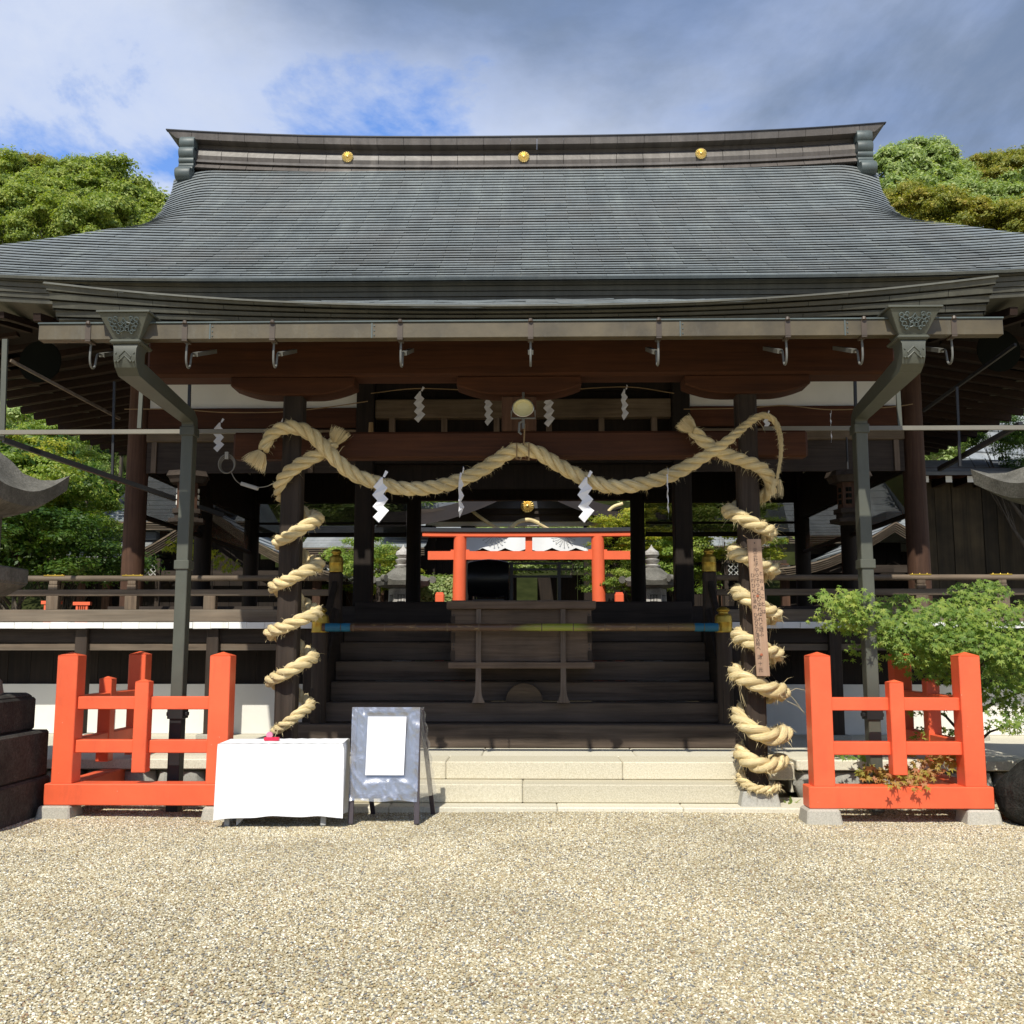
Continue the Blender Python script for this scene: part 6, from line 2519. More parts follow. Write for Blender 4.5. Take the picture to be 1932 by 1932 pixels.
m.build("wall", M["interior"], gr_)

# grey lattice fences beyond the court
for (xa, xb, ya, yb, Y, lab) in ((585, 715, 1068, 1100, 26.8, "grey diamond lattice fence seen past the left rope-wound pillar"), (1370, 1480, 1060, 1092, 27.0, "grey diamond lattice fence seen left of the plaque pillar"), (235, 300, 1058, 1092, 24.5, "grey diamond lattice fence beside the left round column")):
    q0, q1 = PT(xa, yb, Y), PT(xb, ya, Y)
    lf = thing("lattice_fence", lab, "lattice fence", (0, 0, 0), group="grey diamond lattice fences of the court")
    W_, H_ = q1[0] - q0[0], q1[2] - q0[2]
    n = int((W_ + H_) / 0.14)
    m = MB()
    for k in range(n):
        for sgn in (1, -1):
            u0 = -H_ + k * 0.14
            pts = []
            xs0, xs1 = max(0, u0), min(W_, u0 + H_)
            if xs1 - xs0 < 0.02:
                continue
            z0_, z1_ = xs0 - u0, xs1 - u0
            if sgn < 0:
                z0_, z1_ = H_ - z0_, H_ - z1_
            m.beam((q0[0] + xs0, Y + 0.01 * sgn, q0[2] + z0_), (q0[0] + xs1, Y + 0.01 * sgn, q0[2] + z1_), 0.012, 0.022)
    m.build("lattice_strips", M["lattice"], lf, kind="stuff")
    for z in (q0[2], q1[2]):
        m = MB()
        m.box(q0[0], q1[0], Y - 0.03, Y + 0.03, z - 0.035, z + 0.035)
        m.build("rail", M["wood_x"], lf)
    for x in (q0[0], q1[0]):
        m = MB()
        m.box(x - 0.05, x + 0.05, Y - 0.05, Y + 0.05, 0, q1[2] + 0.05)
        m.build("post", M["wood_z"], lf)

# vermilion structures glimpsed under and over the left veranda
rf_ = thing("court_fence", "distant vermilion fence with white panels glimpsed under the left veranda floor", "fence", (0, 0, 0))
for px_ in (60, 95, 133, 172, 210):
    c = PT(px_, 1260, 17.5)
    m = MB()
    m.box(c[0] - 0.10, c[0] + 0.10, 17.4, 17.6, 0, PT(px_, 1222, 17.5)[2])
    m.build("post", M["vermilion_far"], rf_)
for (ya, yb) in ((1312, 1292), (1268, 1258), (1235, 1228)):
    m = MB()
    m.box((-8.589, 17.5, 1.142)[0], (-6.931, 17.5, 1.142)[0], 17.45, 17.55, PT(100, ya, 17.5)[2], PT(100, yb, 17.5)[2])
    m.build("rail", M["vermilion_far"], rf_)
for k, px_ in enumerate((78, 114, 152, 191)):
    m = MB()
    c = PT(px_, 1260, 17.55)
    m.box(c[0] - 0.10, c[0] + 0.10, 17.56, 17.6, PT(px_, 1290, 17.5)[2], PT(px_, 1270, 17.5)[2])
    m.build("white_panel", M["plaster"], rf_)
for (px_, py_, w, lab) in ((97, 1150, 0.10, "small vermilion railing glimpsed through the left veranda rails"), (155, 1152, 0.08, "second small vermilion railing through the left veranda rails, beside the round column")):
    c = PT(px_, py_, 19.0)
    o = thing("small_railing", lab, "railing", (c[0], 19.0, 0))
    m = MB()
    for k in range(5):
        m.box(-w + 0.5 * w * k - 0.03, -w + 0.5 * w * k + 0.03, -0.03, 0.03, 0, c[2] + 0.1)
    m.build("balusters", M["vermilion_far"], o)
    m = MB()
    m.box(-w - 0.08, w + 0.08, -0.05, 0.05, c[2] + 0.10, c[2] + 0.16)
    m.build("rail", M["vermilion_far"], o)

# ------------------------------------------------------------------ near stone lanterns at both edges
def square_kasa(half, z0, h, flare, n=20):
    """square lantern roof with swept-up corners: outer skin from finial to eave, then underside"""
    m = MB()
    prof = [(0.14, 1.0), (0.34, 0.965), (0.49, 0.87), (0.60, 0.70), (0.70, 0.48), (0.80, 0.33), (0.90, 0.26), (1.0, 0.25), (0.985, 0.02), (0.82, -0.10), (0.45, -0.16), (0.3, -0.16)]
    per = 4 * n
    vs = []
    for r, z in prof:
        for k in range(per):
            side, t = divmod(k, n)
            u = -1 + 2 * t / n
            x, y = [(u, -1), (1, u), (-u, 1), (-1, -u)][side]
            c = (abs(x) * abs(y)) ** 3
            out = 1 + flare * c * (r > 0.7) * (r - 0.5) * 2
            edge = r ** 3
            vs.append((x * half * r * out, y * half * r * out, z0 + z * h + 0.42 * h * c * edge))
    fs = [(i * per + k, (i + 1) * per + k, (i + 1) * per + (k + 1) % per, i * per + (k + 1) % per) for i in range(len(prof) - 1) for k in range(per)]
    fs += [tuple(range(per)), tuple((len(prof) - 1) * per + k for k in range(per - 1, -1, -1))]
    m.add(vs, fs)
    return m


ll = thing("stone_lantern", "big stone lantern on stepped dark blocks at the left edge, swept roof corner showing", "stone lantern", (-5.05, 8.72, 0), 0)
for (h0, h1, hw) in ((-0.05, 0.345, 0.80), (0.348, 0.755, 0.775), (0.758, 1.05, 0.68)):
    m = MB()
    m.box(-hw, hw, -hw * 0.92, hw * 0.92, h0, h1)
    m.build("base_block", M["shaded_stone"], ll, bevel=0.02)
m = MB()
m.frustum((0, 0), 0.66, 0.62, 0.62, 0.58, 1.05, 1.09)
m.build("lotus_ring", M["shaded_stone"], ll, bevel=0.015)
m = MB()
m.lathe([(0.62, 1.09), (0.60, 1.2), (0.50, 1.32), (0.40, 1.40)], (0, 0, 0), 28)
m.build("lower_shaft", M["lantern_stone"], ll, smooth=True)
m = MB()
m.lathe([(0.36, 1.40), (0.33, 1.7), (0.40, 1.95)], (0, 0, 0), 28)
m.build("shaft", M["lantern_stone"], ll, smooth=True)
m = MB()
m.frustum((0, 0), 0.44, 0.44, 0.58, 0.54, 1.95, 2.06)
m.box(-0.58, 0.58, -0.54, 0.54, 2.06, 2.20)
m.build("platform", M["lantern_stone"], ll, bevel=0.012)
m = MB()
m.box(-0.40, 0.40, -0.38, 0.38, 2.20, 2.70)
m.build("light_box", M["lantern_stone"], ll, bevel=0.03)
square_kasa(0.70, 2.72, 0.58, 0.13).build("roof", M["lantern_stone"], ll, smooth=True, angle=40)
rl = thing("stone_lantern", "stone lantern on rough dark boulders at the right edge, swept roof corner in view", "stone lantern", (5.46, 9.2, 0))
square_kasa(0.80, 2.84, 0.62, 0.20).build("roof", M["lantern_stone"], rl, smooth=True, angle=40)
m = MB()
m.box(-0.42, 0.42, -0.42, 0.42, 2.3, 2.8)
m.build("light_box", M["lantern_stone"], rl, bevel=0.03)
m = MB()
m.frustum((0, 0), 0.52, 0.52, 0.66, 0.62, 2.10, 2.18)
m.box(-0.66, 0.66, -0.62, 0.62, 2.18, 2.30)
m.build("platform", M["lantern_stone"], rl, bevel=0.012)
m = MB()
m.lathe([(0.36, 0.9), (0.32, 1.5), (0.38, 2.10)], (0, 0, 0), 24)
m.build("shaft", M["lantern_stone"], rl, smooth=True)


rough_rock = stone("rough_shaded_rock", (0.012, 0.012, 0.010), (0.036, 0.035, 0.030), (0.012, 0.012, 0.011), 14, stain=(0.012, 0.013, 0.010), bs=1.0, bd=0.05)  # rock colour darkened to hold the shade cast by the maple


def boulder(c, r, seed, name, parent):
    rg = random.Random(seed)
    bm = bmesh.new()
    bmesh.ops.create_icosphere(bm, subdivisions=4, radius=1.0)
    dirs = [(Vector((rg.uniform(-1, 1), rg.uniform(-1, 1), rg.uniform(-1, 1))).normalized(), rg.uniform(0.72, 0.95)) for _ in range(14)]
    for v in bm.verts:
        for d, k in dirs:
            q = v.co.dot(d)
            if q > k:
                v.co -= d * (q - k) * 0.85
        v.co += v.co.normalized() * 0.03 * math.sin(9 * v.co.x + seed) * math.cos(8 * v.co.z)
        v.co = Vector((v.co.x * r[0] + c[0], v.co.y * r[1] + c[1], v.co.z * r[2] + c[2]))
    me = bpy.data.meshes.new(name)
    bm.to_mesh(me)
    bm.free()
    me.shade_smooth()
    me.materials.append(rough_rock)
    return linked(name, me, parent)


boulder((-0.30, -0.1, 0.20), (1.02, 0.85, 0.45), 2, "base_boulder", rl)
boulder((0.0, 0.1, 0.62), (0.72, 0.7, 0.5), 5, "base_boulder", rl)

# ------------------------------------------------------------------ foliage
leafm = {
    "hill": leaf_mat("hill_leaves", [(0.065, 0.113, 0.026), (0.165, 0.236, 0.046), (0.319, 0.367, 0.070), (0.440, 0.452, 0.113)]),
    "olive": leaf_mat("olive_leaves", [(0.095, 0.121, 0.026), (0.198, 0.224, 0.041), (0.324, 0.304, 0.055), (0.460, 0.335, 0.074)]),
    "bright": leaf_mat("camphor_leaves", [(0.100, 0.153, 0.045), (0.221, 0.307, 0.090), (0.380, 0.444, 0.182), (0.539, 0.552, 0.304)]),
    "rust": leaf_mat("rusty_leaves", [(0.112, 0.131, 0.023), (0.242, 0.233, 0.037), (0.391, 0.288, 0.055), (0.503, 0.278, 0.055)]),
    "maple": leaf_mat("maple_leaves", [(0.074, 0.145, 0.030), (0.160, 0.256, 0.048), (0.288, 0.367, 0.072), (0.493, 0.479, 0.121)], 0.4),
    "yellow": leaf_mat("yellow_maple_leaves", [(0.098, 0.158, 0.016), (0.238, 0.290, 0.031), (0.419, 0.408, 0.046), (0.540, 0.435, 0.062)], 0.4),
    "red": leaf_mat("reddening_maple_leaves", [(0.158, 0.209, 0.031), (0.316, 0.279, 0.046), (0.448, 0.238, 0.093), (0.395, 0.154, 0.139)], 0.35),
    "dark": leaf_mat("dark_leaves", [(0.016, 0.046, 0.009), (0.039, 0.093, 0.016), (0.085, 0.147, 0.023), (0.139, 0.202, 0.031)]),
}


def crown_mesh(name, seed, rx, ry, rz, clumps, per, leaf, mat, clump_r=0.32, flat=0.75, bottom=-0.55):
    """leaf-sized quads on many clumps spread through the crown"""
    g_ = np.random.default_rng(seed)
    cs = []
    while len(cs) < clumps:
        d = g_.normal(size=3)
        d /= np.linalg.norm(d)
        if d[2] < bottom:
            continue
        rad = g_.uniform(0.45, 1.0) ** 0.6
        cs.append((d * rad * np.array([rx, ry, rz]), clump_r * min(rx, rz) * g_.uniform(0.45, 1.35)))
    P, Nn = [], []
    for c, r in cs:
        k = int(per * g_.uniform(0.6, 1.3))
        d = g_.normal(size=(k, 3))
        d /= np.linalg.norm(d, axis=1)[:, None]
        d[:, 2] = np.where(d[:, 2] < -0.3, -d[:, 2] * 0.5, d[:, 2])
        rr_ = r * (g_.uniform(0.55, 1.08, size=(k, 1)) + 0.45 * (g_.random((k, 1)) < 0.08) * g_.random((k, 1))) * (1 + 0.18 * np.sin(7 * d[:, :1] + 5 * d[:, 1:2]))
        P.append(c + d * rr_ * np.array([1, 1, flat]))
        Nn.append(d)
    P, Nn = np.concatenate(P), np.concatenate(Nn)
    k = len(P)
    Nn = Nn + g_.normal(scale=0.42, size=(k, 3)) + np.array([0, -0.1, 0.35])
    Nn /= np.linalg.norm(Nn, axis=1)[:, None]
    u = np.cross(Nn, g_.normal(size=(k, 3)))
    u /= np.linalg.norm(u, axis=1)[:, None]
    v = np.cross(Nn, u)
    s = leaf * g_.uniform(0.6, 1.3, size=(k, 1))
    V = np.stack([P - u * s, P - v * s * 0.5 + Nn * s * 0.15, P + u * s, P + v * s * 0.5 + Nn * s * 0.15], axis=1).reshape(-1, 3)
    me = bpy.data.meshes.new(name)
    me.vertices.add(4 * k)
    me.vertices.foreach_set("co", V.astype(np.float32).ravel())
    me.loops.add(4 * k)
    me.loops.foreach_set("vertex_index", np.arange(4 * k, dtype=np.int32))
    me.polygons.add(k)
    me.polygons.foreach_set("loop_start", np.arange(0, 4 * k, 4, dtype=np.int32))
    me.update(calc_edges=True)
    me.validate()
    me.materials.append(mat)
    return me


def trunk_mesh(name, seed, h, r, spread, n_limb=7):
    rg = random.Random(seed)
    m = MB()
    top = Vector((rg.uniform(-0.1, 0.1) * h, rg.uniform(-0.1, 0.1) * h, h))
    path = [Vector((0, 0, -0.5)), Vector((rg.uniform(-0.05, 0.05) * h, 0, h * 0.35)), Vector((rg.uniform(-0.07, 0.07) * h, 0, h * 0.7)), top]
    m.tube(path, [r, r * 0.8, r * 0.5, r * 0.2], 9)
    for k in range(n_limb):
        t = rg.uniform(0.35, 0.85)
        p = path[1].lerp(path[3], (t - 0.35) / 0.65)
        a = rg.uniform(0, 2 * PI)
        d = Vector((math.cos(a), math.sin(a), rg.uniform(0.3, 0.9)))
        q = p + d * spread * rg.uniform(0.5, 0.9)
        mid = (p + q) / 2 + Vector((0, 0, -0.05 * spread))
        m.tube([p, mid, q], [r * 0.38, r * 0.24, r * 0.08], 6)
        for _ in range(2):
            e = q + Vector((rg.uniform(-1, 1), rg.uniform(-1, 1), rg.uniform(0, 0.8))) * spread * 0.35
            m.tube([mid, e], [r * 0.14, r * 0.04], 5)
    return m.mesh(name, M["bark"], smooth=True, normals=False, angle=0)


CR = {}
for key, (seed, cl, per, lf, mat, cr) in {
    "hill_a": (1, 44, 430, 0.15, "hill", 0.31), "hill_b": (2, 40, 470, 0.145, "hill", 0.33), "olive_a": (3, 48, 430, 0.12, "olive", 0.29), "bright_a": (4, 34, 380, 0.19, "bright", 0.33),
    "rust_a": (5, 50, 260, 0.12, "rust", 0.28),
}.items():
    CR[key] = crown_mesh("crown", seed, 3.4, 3.4, 3.0, cl, per, lf, leafm[mat], cr)
TR_A = trunk_mesh("trunk", 1, 6.0, 0.28, 3.0)
TR_B = trunk_mesh("trunk", 2, 6.0, 0.25, 3.0)


def hill_h(x, y):
    return 19.0 * sstep(30, 52, y) * (0.35 + 0.65 * sstep(4, 18, abs(x - 0.5))) + 6 * sstep(52, 80, y)


hl = MB()
hl.grid([[(x, y, hill_h(x, y) - 0.3) for x in [-90 + 6 * i for i in range(31)]] for y in [28 + 4 * j for j in range(18)]])
hm, nt, b = new_mat("hill_soil")
hn = tex(nt, "noise", 0.8, (1, 1, 1), 6, 0.65)
hr_ = ramp(nt, [(0.3, (0.012, 0.016, 0.006)), (0.7, (0.035, 0.04, 0.014))])
nt.links.new(hn.outputs["Fac"], hr_.inputs[0])
nt.links.new(hr_.outputs[0], b.inputs["Base Color"])
b.inputs["Roughness"].default_value = 1.0
b.inputs["Specular IOR Level"].default_value = 0.0
o = hl.build("hill", hm, kind="structure", smooth=True, normals=False, angle=0)
o["label"] = "wooded hillside rising behind the shrine"


def hill_tree(px, py, Y, key, size, label, group, seed):
    """tree whose crown centre shows at the given place; it stands on the hill"""
    rg = random.Random(seed)
    x, y, zc = px
    zg = hill_h(x, y)
    t = thing("broadleaf_tree", label, "tree", (x, y, zg), rg.uniform(0, 6.28), group=group)
    c = linked("crown", CR[key], t, (0, 0, zc - zg))
    c.scale = (size * rg.uniform(0.9, 1.1), size * rg.uniform(0.9, 1.1), size * rg.uniform(0.85, 1.1))
    h = max(1.0, zc - zg)
    tr = linked("trunk", TR_A if seed % 2 else TR_B, t, (0, 0, 0))
    tr.scale = (size * 0.8, size * 0.8, (h * 0.86) / 6.0)
    return t


LH = "leafy green tree in the dense wood on the hill left of the roof"
LHG = "trees on the hill left of the roof"
left_trees = []
ORD = ["first", "second", "third", "fourth", "fifth", "sixth", "seventh", "eighth"]
row_name = iter(["skyline", "second", "third", "lowest"])
for (py0, Yt, xs_t) in ((372, 52, (-50, 20, 85, 140, 195, 240)), (395, 46, (-20, 50, 118, 180, 235, 275)), (420, 42, (-45, 25, 95, 160, 222, 265)), (448, 38, (-10, 60, 135, 200, 245))):
    rn_ = next(row_name)
    for i, px_ in enumerate(xs_t):
        sk = 40 * sstep(170, 290, px_) if py0 < 400 else 12 * sstep(200, 290, px_)
        left_trees.append((PT(px_ + rng.uniform(-12, 12), py0 + sk + rng.uniform(-8, 8), Yt + rng.uniform(-1, 1)), rng.choice(["hill_a", "hill_b"]), rng.uniform(0.42, 0.66) * (Yt / 48), "green tree in the left hill wood, %s row, %s from the outer edge" % (rn_, ORD[i])))
left_trees.append(((-24.977, 53, 26.786), "hill_b", 0.5, "pointed green tree standing highest on the left hill skyline"))
for i, (p, key, sz, lab) in enumerate(left_trees):
    hill_tree(p, 0, 0, key, sz, lab, LHG, 100 + i)
for i, (p, sz, lab) in enumerate((((-30.209, 55, 27.875), 0.58, "rusty-topped tree at the left edge of the hill skyline"), ((-28.507, 56, 28.139), 0.58, "rounded olive tree on the skyline next to the rusty-topped tree"))):
    hill_tree(p, 0, 0, "rust_a" if i == 0 else "olive_a", sz, lab, None, 130 + i)
RB = "pale bright green tree rising right beside the roof ridge"
LAB_RIGHT_B = ['pale green tree touching the right ridge end ornament', 'pale green spire just right of the ridge end, highest beside the roof', 'tall pale green spire farther right in the clump by the ridge end', 'pale green tree low beside the right gable slope', 'broad pale green tree beneath the tallest spire by the ridge end', "small pale green tree top at the clump's right end against the sky", 'pale green tree lowest in the clump beside the roof slope', 'pale green tree in the notch between the pale clump and the olive hill']
right_b = [((17.24, 46, 23.697), 0.40), ((17.607, 45, 23.465), 0.36), ((19.131, 46, 23.89), 0.38), ((16.887, 44, 22.026), 0.50), ((18.464, 45, 22.277), 0.50), ((19.933, 46, 23.2), 0.28), ((16.736, 42, 20.253), 0.5), ((18.839, 44, 21.458), 0.36)]
for i, (p, sz) in enumerate(right_b):
    hill_tree(p, 0, 0, "bright_a", sz, LAB_RIGHT_B[i], "pale green trees beside the ridge end", 150 + i)
LAB_RIGHT_C = ['pale green tree on the right hillside, nearest the roof', 'second pale green tree on the right hillside, below the olive skyline', 'third pale green tree on the right hillside, below the olive skyline', "pale green tree on the right hillside, at the picture's edge", 'small pale green tree low among the olive ones on the right', "low pale green tree near the picture's right edge"]
right_c = [((18.658, 43, 20.443), 0.38), ((19.655, 43, 20.604), 0.36), ((20.697, 43, 20.741), 0.36), ((21.117, 42, 20.333), 0.42), ((18.836, 40, 18.725), 0.3), ((19.74, 40, 18.537), 0.34)]
for i, (p, sz) in enumerate(right_c):
    hill_tree(p, 0, 0, "bright_a", sz, LAB_RIGHT_C[i], "pale green trees on the hill right of the roof", 170 + i)
LAB_RIGHT_D = ['big olive tree crowning the right skyline', 'olive tree at the far end of the right skyline, cut by the edge', 'olive tree on the descending shoulder of the right skyline', "small olive tree at the foot of the right skyline's shoulder", 'olive tree just below the crown of the right skyline']
right_d = [((27.27, 56, 27.412), 0.70), ((29.224, 56, 27.554), 0.75), ((25.51, 55, 27.274), 0.5), ((23.784, 52, 25.28), 0.4), ((25.59, 52, 25.264), 0.6)]
for i, (p, sz) in enumerate(right_d):
    hill_tree(p, 0, 0, "olive_a", sz, LAB_RIGHT_D[i], "olive trees on the right skyline", 190 + i)
LAB_RIGHT_E = ['low olive tree above the right roof slope, second from the gable', 'low olive tree above the right roof slope, third from the gable', 'low olive tree above the right roof slope, fourth from the gable', 'low olive tree closest to the right gable slope', 'low olive tree above the right roof slope near the picture edge', 'low olive tree above the right roof slope, cut by the picture edge']
right_e = [((15.45, 38, 17.542), 0.5), ((16.137, 37, 16.861), 0.45), ((17.19, 37, 16.687), 0.45), ((15.047, 39, 18.476), 0.42), ((18.321, 37, 16.532), 0.5), ((20.028, 38, 17.036), 0.6)]
for i, (p, sz) in enumerate(right_e):
    hill_tree(p, 0, 0, "olive_a", sz, LAB_RIGHT_E[i], "olive trees behind the right side of the roof", 210 + i)

# trees of the court, seen under the eaves and through the hall
CM = crown_mesh("crown", 21, 2.4, 2.2, 1.9, 60, 380, 0.062, leafm["maple"], 0.30, 0.5)
CM2 = crown_mesh("crown", 22, 2.4, 2.2, 1.8, 60, 330, 0.062, leafm["yellow"], 0.28, 0.45)
CD = crown_mesh("crown", 23, 2.6, 2.4, 2.4, 50, 360, 0.075, leafm["dark"], 0.33, 0.7)
CBR = crown_mesh("crown", 24, 2.4, 2.2, 2.2, 46, 330, 0.085, leafm["bright"], 0.30, 0.7)


def court_tree(p, me, sx, sz, label, group=None, name="maple_tree", rz=None):
    x, y, zc = p
    t = thing(name, label, "tree", (x, y, 0), rng.uniform(0, 6.28) if rz is None else rz, group=group)
    c = linked("crown", me, t, (0, 0, zc))
    c.scale = (sx, sx, sz)
    tr = linked("trunk", TR_B, t)
    tr.scale = (0.28, 0.28, (zc - 0.5) / 6.0)
    return t


court_tree((-13.186, 26, 6.778), CBR, 0.85, 0.9, "bright green tree in sun under the left eave, above the maple", None, "broadleaf_tree")
court_tree((-11.314, 24, 6.174), CM, 0.5, 0.5, "green maple below the diagonal stay behind the left stone lantern", "maples under the left eave")
court_tree((-11.322, 22, 5.137), CM2, 0.7, 0.6, "yellowing maple just behind the left stone lantern roof", None)
court_tree((-10.785, 21.5, 4.308), CM, 0.7, 0.7, "broad green maple filling the gap left of the round column", "maples under the left eave")
court_tree((-10.557, 23, 4.319), CM, 0.55, 0.6, "green maple close beside the left round column", "maples under the left eave")
court_tree((-10.223, 20.5, 3.311), CD, 0.7, 0.45, "dark green shrub mass above the left veranda rail", "dark shrubs beyond the left veranda", "evergreen_shrub")
court_tree((-9.927, 22, 3.326), CD, 0.6, 0.45, "dark green shrub beside the lattice fence at the left round column", "dark shrubs beyond the left veranda", "evergreen_shrub")
court_tree((-11.951, 22, 4.025), CD, 1.0, 1.0, "dark evergreen mostly outside the left edge, behind the stone lantern", None, "evergreen_tree")
court_tree((-15.794, 34, 7.938), CD, 1.3, 1.6, "tall dark tree far behind the grey hipped roof on the left", None, "evergreen_tree")
court_tree((-6.721, 36, 6.269), CBR, 1.25, 0.75, "sunlit green tree above the corridor roof right of the left pillar", "sunlit trees above the corridor roof", "broadleaf_tree")
court_tree((-4.871, 37, 6.396), CBR, 1.25, 0.75, "sunlit green tree above the corridor roof near the torii", "sunlit trees above the corridor roof", "broadleaf_tree")
court_tree((-3.919, 28, 3.301), CM2, 0.45, 0.45, "yellow-green shrub behind the left court lantern", None, "maple_shrub")
court_tree((-4.352, 27.5, 3.483), CM, 0.5, 0.5, "green shrub behind the lattice fence left of the court lantern", None, "maple_shrub")
court_tree((2.851, 27.4, 4.32), CM2, 0.55, 0.45, "yellowing maple spreading over the right arm of the torii", "yellowing maples beside the torii")
court_tree((3.826, 28.3, 4.707), CM2, 0.65, 0.6, "yellow-green maple behind the right court lantern", "yellowing maples beside the torii")
court_tree((2.308, 27, 3.229), CM, 0.40, 0.42, "small green maple at the foot of the torii's right pillar", None)
court_tree((3.854, 27.6, 3.479), CM, 0.55, 0.6, "green maple low behind the right court lantern", None)
court_tree((5.239, 28, 4.816), CM, 0.75, 0.55, "green maple between the right hall columns", "maples between the right hall columns")
court_tree((5.727, 28, 4.158), CM2, 0.55, 0.4, "yellowing maple above the lattice fence left of the plaque pillar", None)
court_tree((6.442, 36, 6.519), CBR, 1.2, 0.8, "pale green tree far behind the right hall columns", None, "broadleaf_tree")
court_tree((1.185, 36, 4.741), CBR, 0.9, 0.55, "green tree seen through the inner gate's doorway", "trees seen through the inner gate", "broadleaf_tree")
court_tree((-1.169, 36.5, 4.695), CBR, 0.9, 0.55, "second green tree seen through the inner gate's doorway, nearer the drum", "trees seen through the inner gate", "broadleaf_tree")
court_tree((12.267, 30, 7.325), CBR, 0.75, 0.6, "pale sunlit tree between the right round column and the metal roof", None, "broadleaf_tree")
court_tree((9.246, 19.5, 5.592), CD, 0.26, 0.30, "dark leafy tree in front of the grey metal roof at the right edge", None, "broadleaf_tree")
court_tree((9, 18, 4.846), CD, 0.25, 0.25, "dark leaves hanging above the right stone lantern's roof", None, "broadleaf_tree")

# clipped hedge
hd = thing("clipped_hedge", "clipped bright green hedge left of the torii behind the stone lantern", "hedge", (0, 0, 0))
h0, h1 = (-2.792, 26.6, 3.278), (-1.88, 26.6, 3.277)
g_ = np.random.default_rng(5)
k = 5200
xx = g_.uniform(h0[0] - 0.05, h1[0] + 0.05, k)
yy = 26.4 + g_.uniform(0, 0.7, k)
zt_h = h0[2] + 0.0
zz_ = g_.uniform(1.0, zt_h, k)
face = g_.random(k)
yy = np.where(face < 0.6, 26.4 + g_.normal(0, 0.03, k), yy)
zz_ = np.where(face >= 0.6, zt_h + g_.normal(0, 0.03, k), zz_)
V = []
for i in range(k):
    nrm = Vector((g_.normal() * 0.5, -1 if face[i] < 0.6 else g_.normal() * 0.4, 0.3 if face[i] < 0.6 else 1)).normalized()
    u = nrm.cross(Vector((g_.normal(), g_.normal(), g_.normal()))).normalized()
    v = nrm.cross(u)
    p = Vector((xx[i], yy[i], zz_[i]))
    V += [p - u * 0.05, p - v * 0.028, p + u * 0.05, p + v * 0.028]
m = MB()
m.add(V, [(4 * i, 4 * i + 1, 4 * i + 2, 4 * i + 3) for i in range(k)])
m.build("leaves", leafm["bright"], hd, normals=False)
m = MB()
m.box(h0[0], h1[0], 26.45, 27.1, 0, zt_h - 0.04)
m.build("hedge_core", leafm["dark"], hd)

# ------------------------------------------------------------------ maple by the right fence: star-shaped leaves
def maple_leaf_pts():
    tips = [(-150, 0.42), (-100, 0.72), (-48, 0.95), (0, 1.1), (48, 0.95), (100, 0.72), (150, 0.42)]
    pts = []
    for i, (a, r) in enumerate(tips):
        th = R(90 - a)
        pts.append((r * math.cos(th), r * math.sin(th)))
        if i < len(tips) - 1:
            a2 = (a + tips[i + 1][0]) / 2
            th = R(90 - a2)
            pts.append((0.36 * math.cos(th), 0.36 * math.sin(th)))
    return pts


LEAF = maple_leaf_pts()


def spray(m, c, rx, rz, n, rg, droop=0.35, size=0.045, depth=0.22):
    """leaves of one flat branch, lying outward and hanging at the tips"""
    for _ in range(n):
        a, r = rg.uniform(0, 2 * PI), math.sqrt(rg.random())
        x = c[0] + rx * r * math.cos(a) + rg.gauss(0, 0.02)
        z = c[2] + rz * r * math.sin(a) + rg.gauss(0, 0.015) - 0.10 * rx * (r * math.cos(a)) ** 2
        y = c[1] + rg.uniform(-depth, depth) + 0.25 * (z - c[2])
        nrm = Vector((rg.gauss(0, 0.35), -0.75 + rg.gauss(0, 0.3), 0.75 + rg.gauss(0, 0.3))).normalized()
        down = Vector((rg.gauss(0, 0.7), -0.5, -1.0 * droop + rg.gauss(0, 0.4)))
        v = (down - nrm * down.dot(nrm)).normalized()
        u = v.cross(nrm)
        s = size * rg.uniform(0.6, 1.25)
        p = Vector((x, y, z))
        vs = [p]
        for (lx, ly) in LEAF:
            rr_ = math.hypot(lx, ly)
            vs.append(p + (u * lx + v * ly) * s - nrm * 0.22 * s * rr_ * rr_)
        k = len(LEAF)
        m.add(vs, [(0, i + 1, i + 2) for i in range(k - 1)])


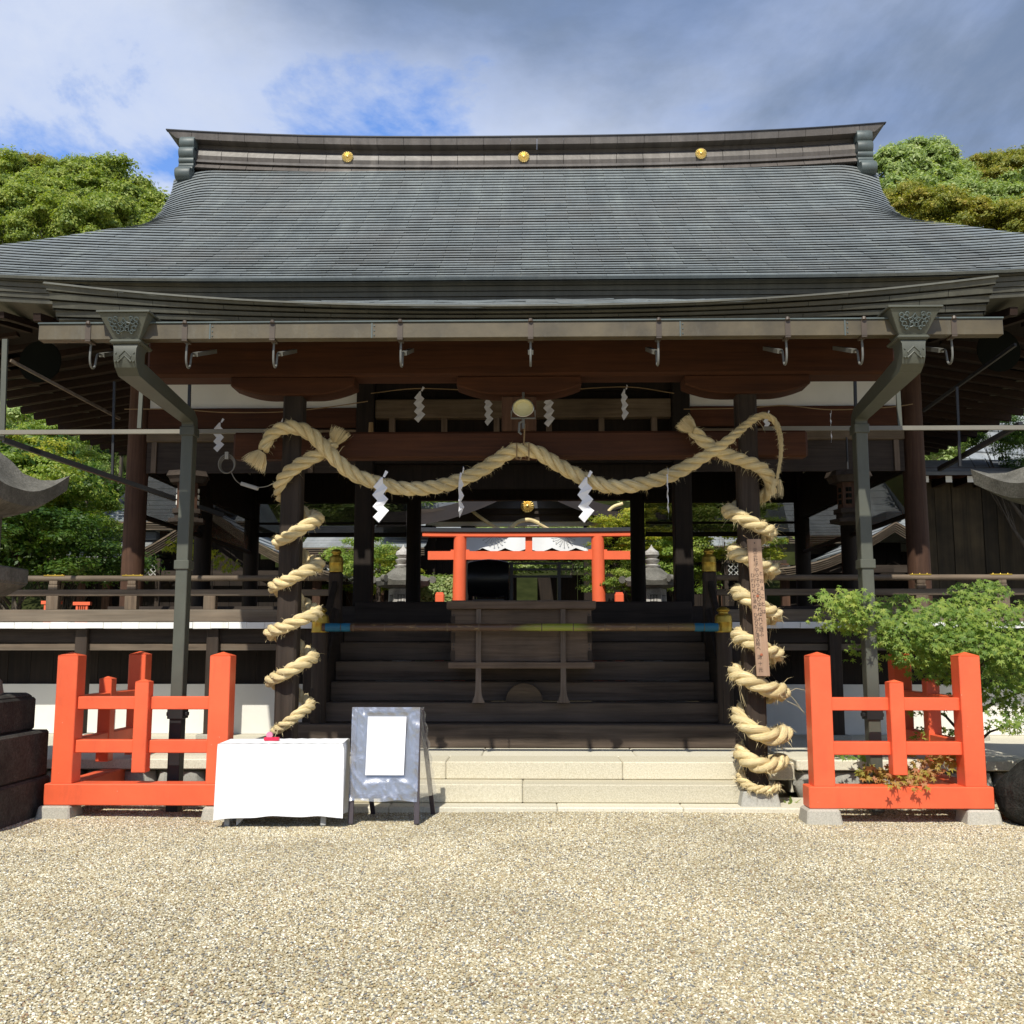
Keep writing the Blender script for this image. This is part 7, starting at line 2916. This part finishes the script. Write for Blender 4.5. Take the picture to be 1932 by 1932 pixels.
mt = thing("maple_tree", "small maple spreading green star-shaped leaves over the right vermilion fence", "maple tree", (4.55, 10.75, 0))
rg = random.Random(77)
m = MB()
S = [  # centre, rx, rz, leaves
    ((2.893, 9.45, 1.943), 0.20, 0.09, 75), ((3.083, 9.45, 1.86), 0.22, 0.14, 130), ((3.245, 9.6, 1.719), 0.25, 0.13, 130), ((3.055, 9.7, 1.707), 0.2, 0.08, 70), ((3.651, 9.9, 1.852), 0.35, 0.14, 200), ((3.667, 9.7, 1.623), 0.42, 0.14, 300),
    ((3.976, 9.6, 1.719), 0.40, 0.15, 300), ((4.459, 10, 2.049), 0.30, 0.08, 150), ((4.264, 9.8, 1.873), 0.40, 0.12, 260), ((4.512, 9.6, 1.743), 0.45, 0.15, 260), ((3.843, 9.8, 1.451), 0.36, 0.12, 240), ((4.117, 9.5, 1.524), 0.38, 0.11, 240),
    ((4.474, 9.5, 1.476), 0.40, 0.14, 240), ((4.061, 10, 1.274), 0.32, 0.12, 170), ((4.526, 9.7, 1.232), 0.32, 0.14, 190), ((4.502, 9.9, 0.979), 0.24, 0.10, 100), ((4.525, 9.6, 0.805), 0.20, 0.10, 70), ((3.98, 10.3, 0.932), 0.22, 0.08, 60),
    ((4.809, 9.8, 1.107), 0.3, 0.2, 150), ((4.971, 9.9, 1.7), 0.35, 0.25, 200), ((4.056, 10.2, 0.66), 0.24, 0.07, 70), ((3.372, 10.3, 1.814), 0.5, 0.14, 150), ((4.113, 10.5, 1.527), 0.8, 0.25, 420), ((4.788, 10.5, 1.289), 0.6, 0.3, 350), ((3.23, 10.2, 0.457), 0.16, 0.03, 22)]
for c, rx, rz, n in S:
    spray(m, c, rx, rz, int(n * 1.12), rg)
for i in range(len(m.v)):
    v = m.v[i]
    m.v[i] = (v[0] - 4.55, v[1] - 10.75, v[2])
m.build("foliage", leafm["maple"], mt, normals=False)
m = MB()
for c, rx, rz, n in (((3.183, 9.45, 0.381), 0.18, 0.05, 80), ((3.366, 9.3, 0.39), 0.17, 0.055, 80), ((3.614, 9.4, 0.415), 0.16, 0.055, 65), ((3.778, 9.45, 0.503), 0.18, 0.06, 90), ((3.281, 9.2, 0.321), 0.10, 0.03, 14), ((3.441, 9.2, 0.312), 0.06, 0.03, 9)):
    spray(m, c, rx, rz, n, rg, 0.5)
for i in range(len(m.v)):
    v = m.v[i]
    m.v[i] = (v[0] - 4.55, v[1] - 10.75, v[2])
m.build("reddening_foliage", leafm["red"], mt, normals=False, label="low branch of yellow and reddish leaves resting on the fence beam")
m = MB()
base = Vector((0, 0, 0))
m.tube([Vector((0, 0, -0.1)), Vector((-0.05, -0.1, 0.6)), Vector((-0.1, -0.3, 1.2)), Vector((-0.2, -0.5, 1.8))], [0.075, 0.06, 0.045, 0.02], 9)
for c, rx, rz, n in S:
    q = Vector(c) - Vector((4.55, 10.75, 0))
    s0 = Vector((-0.08, -0.2, min(1.4, max(0.4, q.z - 0.35))))
    m.tube([s0, (s0 + q) / 2 + Vector((0, 0, 0.06)), q], [0.020, 0.012, 0.004], 5)
m.build("trunk", M["bark"], mt, smooth=True, normals=False, angle=0)

# weed by the pillar stone, flowering sprigs
wd = thing("weed_tuft", "little green weed growing beside the right pillar's base stone", "weed", (2.552, 9.95, 0.091)[:2] + (0.0,))
m = MB()
for k in range(9):
    a = rg.uniform(0, 2 * PI)
    ln = rg.uniform(0.08, 0.17)
    d = Vector((math.cos(a), math.sin(a) * 0.7, rg.uniform(0.3, 1.4))).normalized()
    sd = d.cross(Vector((0, 0, 1))).normalized()
    p0 = Vector((0, 0, 0.0))
    m.add([p0, p0 + d * ln * 0.5 - sd * 0.016, p0 + d * ln + Vector((0, 0, -0.02)), p0 + d * ln * 0.5 + sd * 0.016], [(0, 1, 2, 3)])
m.build("blades", leafm["bright"], wd, normals=False)
for (p, key, lab) in (((-6.916, 21, 3.514), "yellow", "sparse yellowish sapling behind the left downpipe"), ((-6.332, 20.5, 3.283), "yellow", "sprig of pale leaves in the shade right of the left downpipe")):
    o = thing("sapling", lab, "sapling", (p[0], p[1], 0))
    m = MB()
    for c in ((0, 0, p[2]), (-0.35, 0, p[2] + 0.12), (0.3, 0.1, p[2] - 0.12)):
        spray(m, c, 0.28, 0.16, 26, rg, size=0.09)
    m.build("foliage", leafm[key], o, normals=False)
    m = MB()
    m.tube([(0, 0, 0), (0.05, 0, p[2] * 0.6), (0, 0, p[2])], [0.03, 0.02, 0.008], 6)
    m.build("stem", M["bark"], o)
